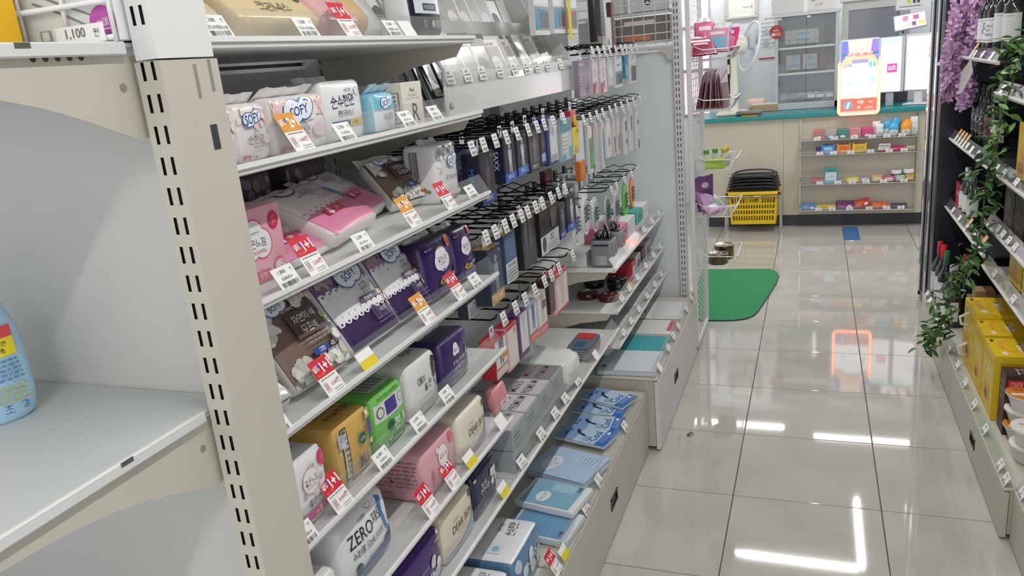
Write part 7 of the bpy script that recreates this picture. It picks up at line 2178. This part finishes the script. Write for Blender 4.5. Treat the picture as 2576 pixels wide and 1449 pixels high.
carton('tonic_box', 'lime green and white carton at the front of the middle basket', 'carton', (gx + .075, gy + .01, BZ[2] + .003), .14, .055, .03, '#a8cf4a', [P([(0, 0), (.3, 0), (.3, 1), (0, 1)], '#d8dad4'), P([(.3, .2), (.9, .2), (.5, .6), (.3, .8)], '#b9dc6a')], rot=0)
for k, (dx, dy, h, c, c2, ln, lb) in enumerate(((.03, .10, .19, '#8a5a94', '#6a3f78', -.1, 'tall purple pouch leaning on the grid in the fourth basket'), (.07, .07, .17, '#b07fb8', '#d8b8e0', .5, 'shiny lilac foil pouch in the fourth basket'), (.11, .12, .10, '#c4b8d0', '#8fb08a', .8, 'silver and green pouch in the fourth basket'), (.10, .03, .06, '#c9a0c0', '#e0c8dc', .9, 'small pink pouch at the front of the fourth basket'))):
    pack('foil_pouch', lb, 'pouch', (gx + dx, gy + dy, BZ[3] + .01), .13, h, .012, c, [R(.15, .2, .85, .6, c2), E(.5, .75, .2, .12, '#e6dcee', 12)], rot=.9 + ln * .3, lean=max(ln, 0), r=.004, bulge=.008, wr=.008)
for k, (dx, dy, z, lb) in enumerate(((.10, .05, 0, 'olive tin with a shiny lid at the front of the lowest basket'), (.12, .16, .02, 'taller olive tin behind in the lowest basket'))):
    t = thing('food_tin', lb, 'tin', (gx + dx, gy + dy, BZ[4] + .004))
    h_ = .055 + z
    MB().lathe([(.05, 0, '#6a6448'), (.052, .003, '#6f684a'), (.052, h_ - .004, '#8a8468'), (.0535, h_, '#b8b4a8'), (.050, h_ + .002, '#b8b4a8'), (.047, h_ - .003, '#c8b4b4'), (.01, h_ - .003, '#c8b4b4')], 26, 'metal').build('tin_body', t)
    MB().tube([(-.01, -.02, h_), (.02, -.03, h_ + .004), (.03, -.01, h_ + .002)], .002, '#d8d8d8', 'metal', 5).build('pull_ring', t)
# goods seen through the grid above the far panel
for k, (x, z, w, h, c, lb) in enumerate(((-.52, 1.80, .20, .13, '#e2e4e4', 'white carton marked 6 behind the wire grid'), (-.74, 1.80, .18, .14, '#dcdcda', 'white carton beside the marked one behind the grid'), (-.55, 1.655, .26, .12, '#8a8078', 'grey-brown tray of goods behind the lower grid'), (-.80, 1.655, .2, .12, '#a8a4a0', 'pale grey tray behind the lower grid'))):
    carton('boxed_goods', lb, 'carton', (x, 1.02, z), w, h, .12, c, [T('6', .45, .4, .4, '#3a4448'), R(.1, .8, .4, .9, '#8fa0a4')] if k == 0 else [R(.1, .7, .7, .85, '#e9e4e4'), R(.1, .05, .6, .3, '#d88a60')] if k == 2 else [], rot=0)
sh = thing('goods_ledge', 'pale ledge behind the wire grid carrying cartons', 'shelf', (-.65, 1.08, 1.645))
MB().box(-.25, .25, -.07, .12, 0, .008, '#d0d2d2', 'steel').build('ledge_board', sh)
MB().box(-.25, .25, -.07, .12, .145, .153, '#d0d2d2', 'steel').build('ledge_board', sh)
MB().box(-.25, -.24, .10, .12, -1.645, .153, '#d0d2d2', 'steel').build('ledge_post', sh)
MB().box(.24, .25, .10, .12, -1.645, .153, '#d0d2d2', 'steel').build('ledge_post', sh)
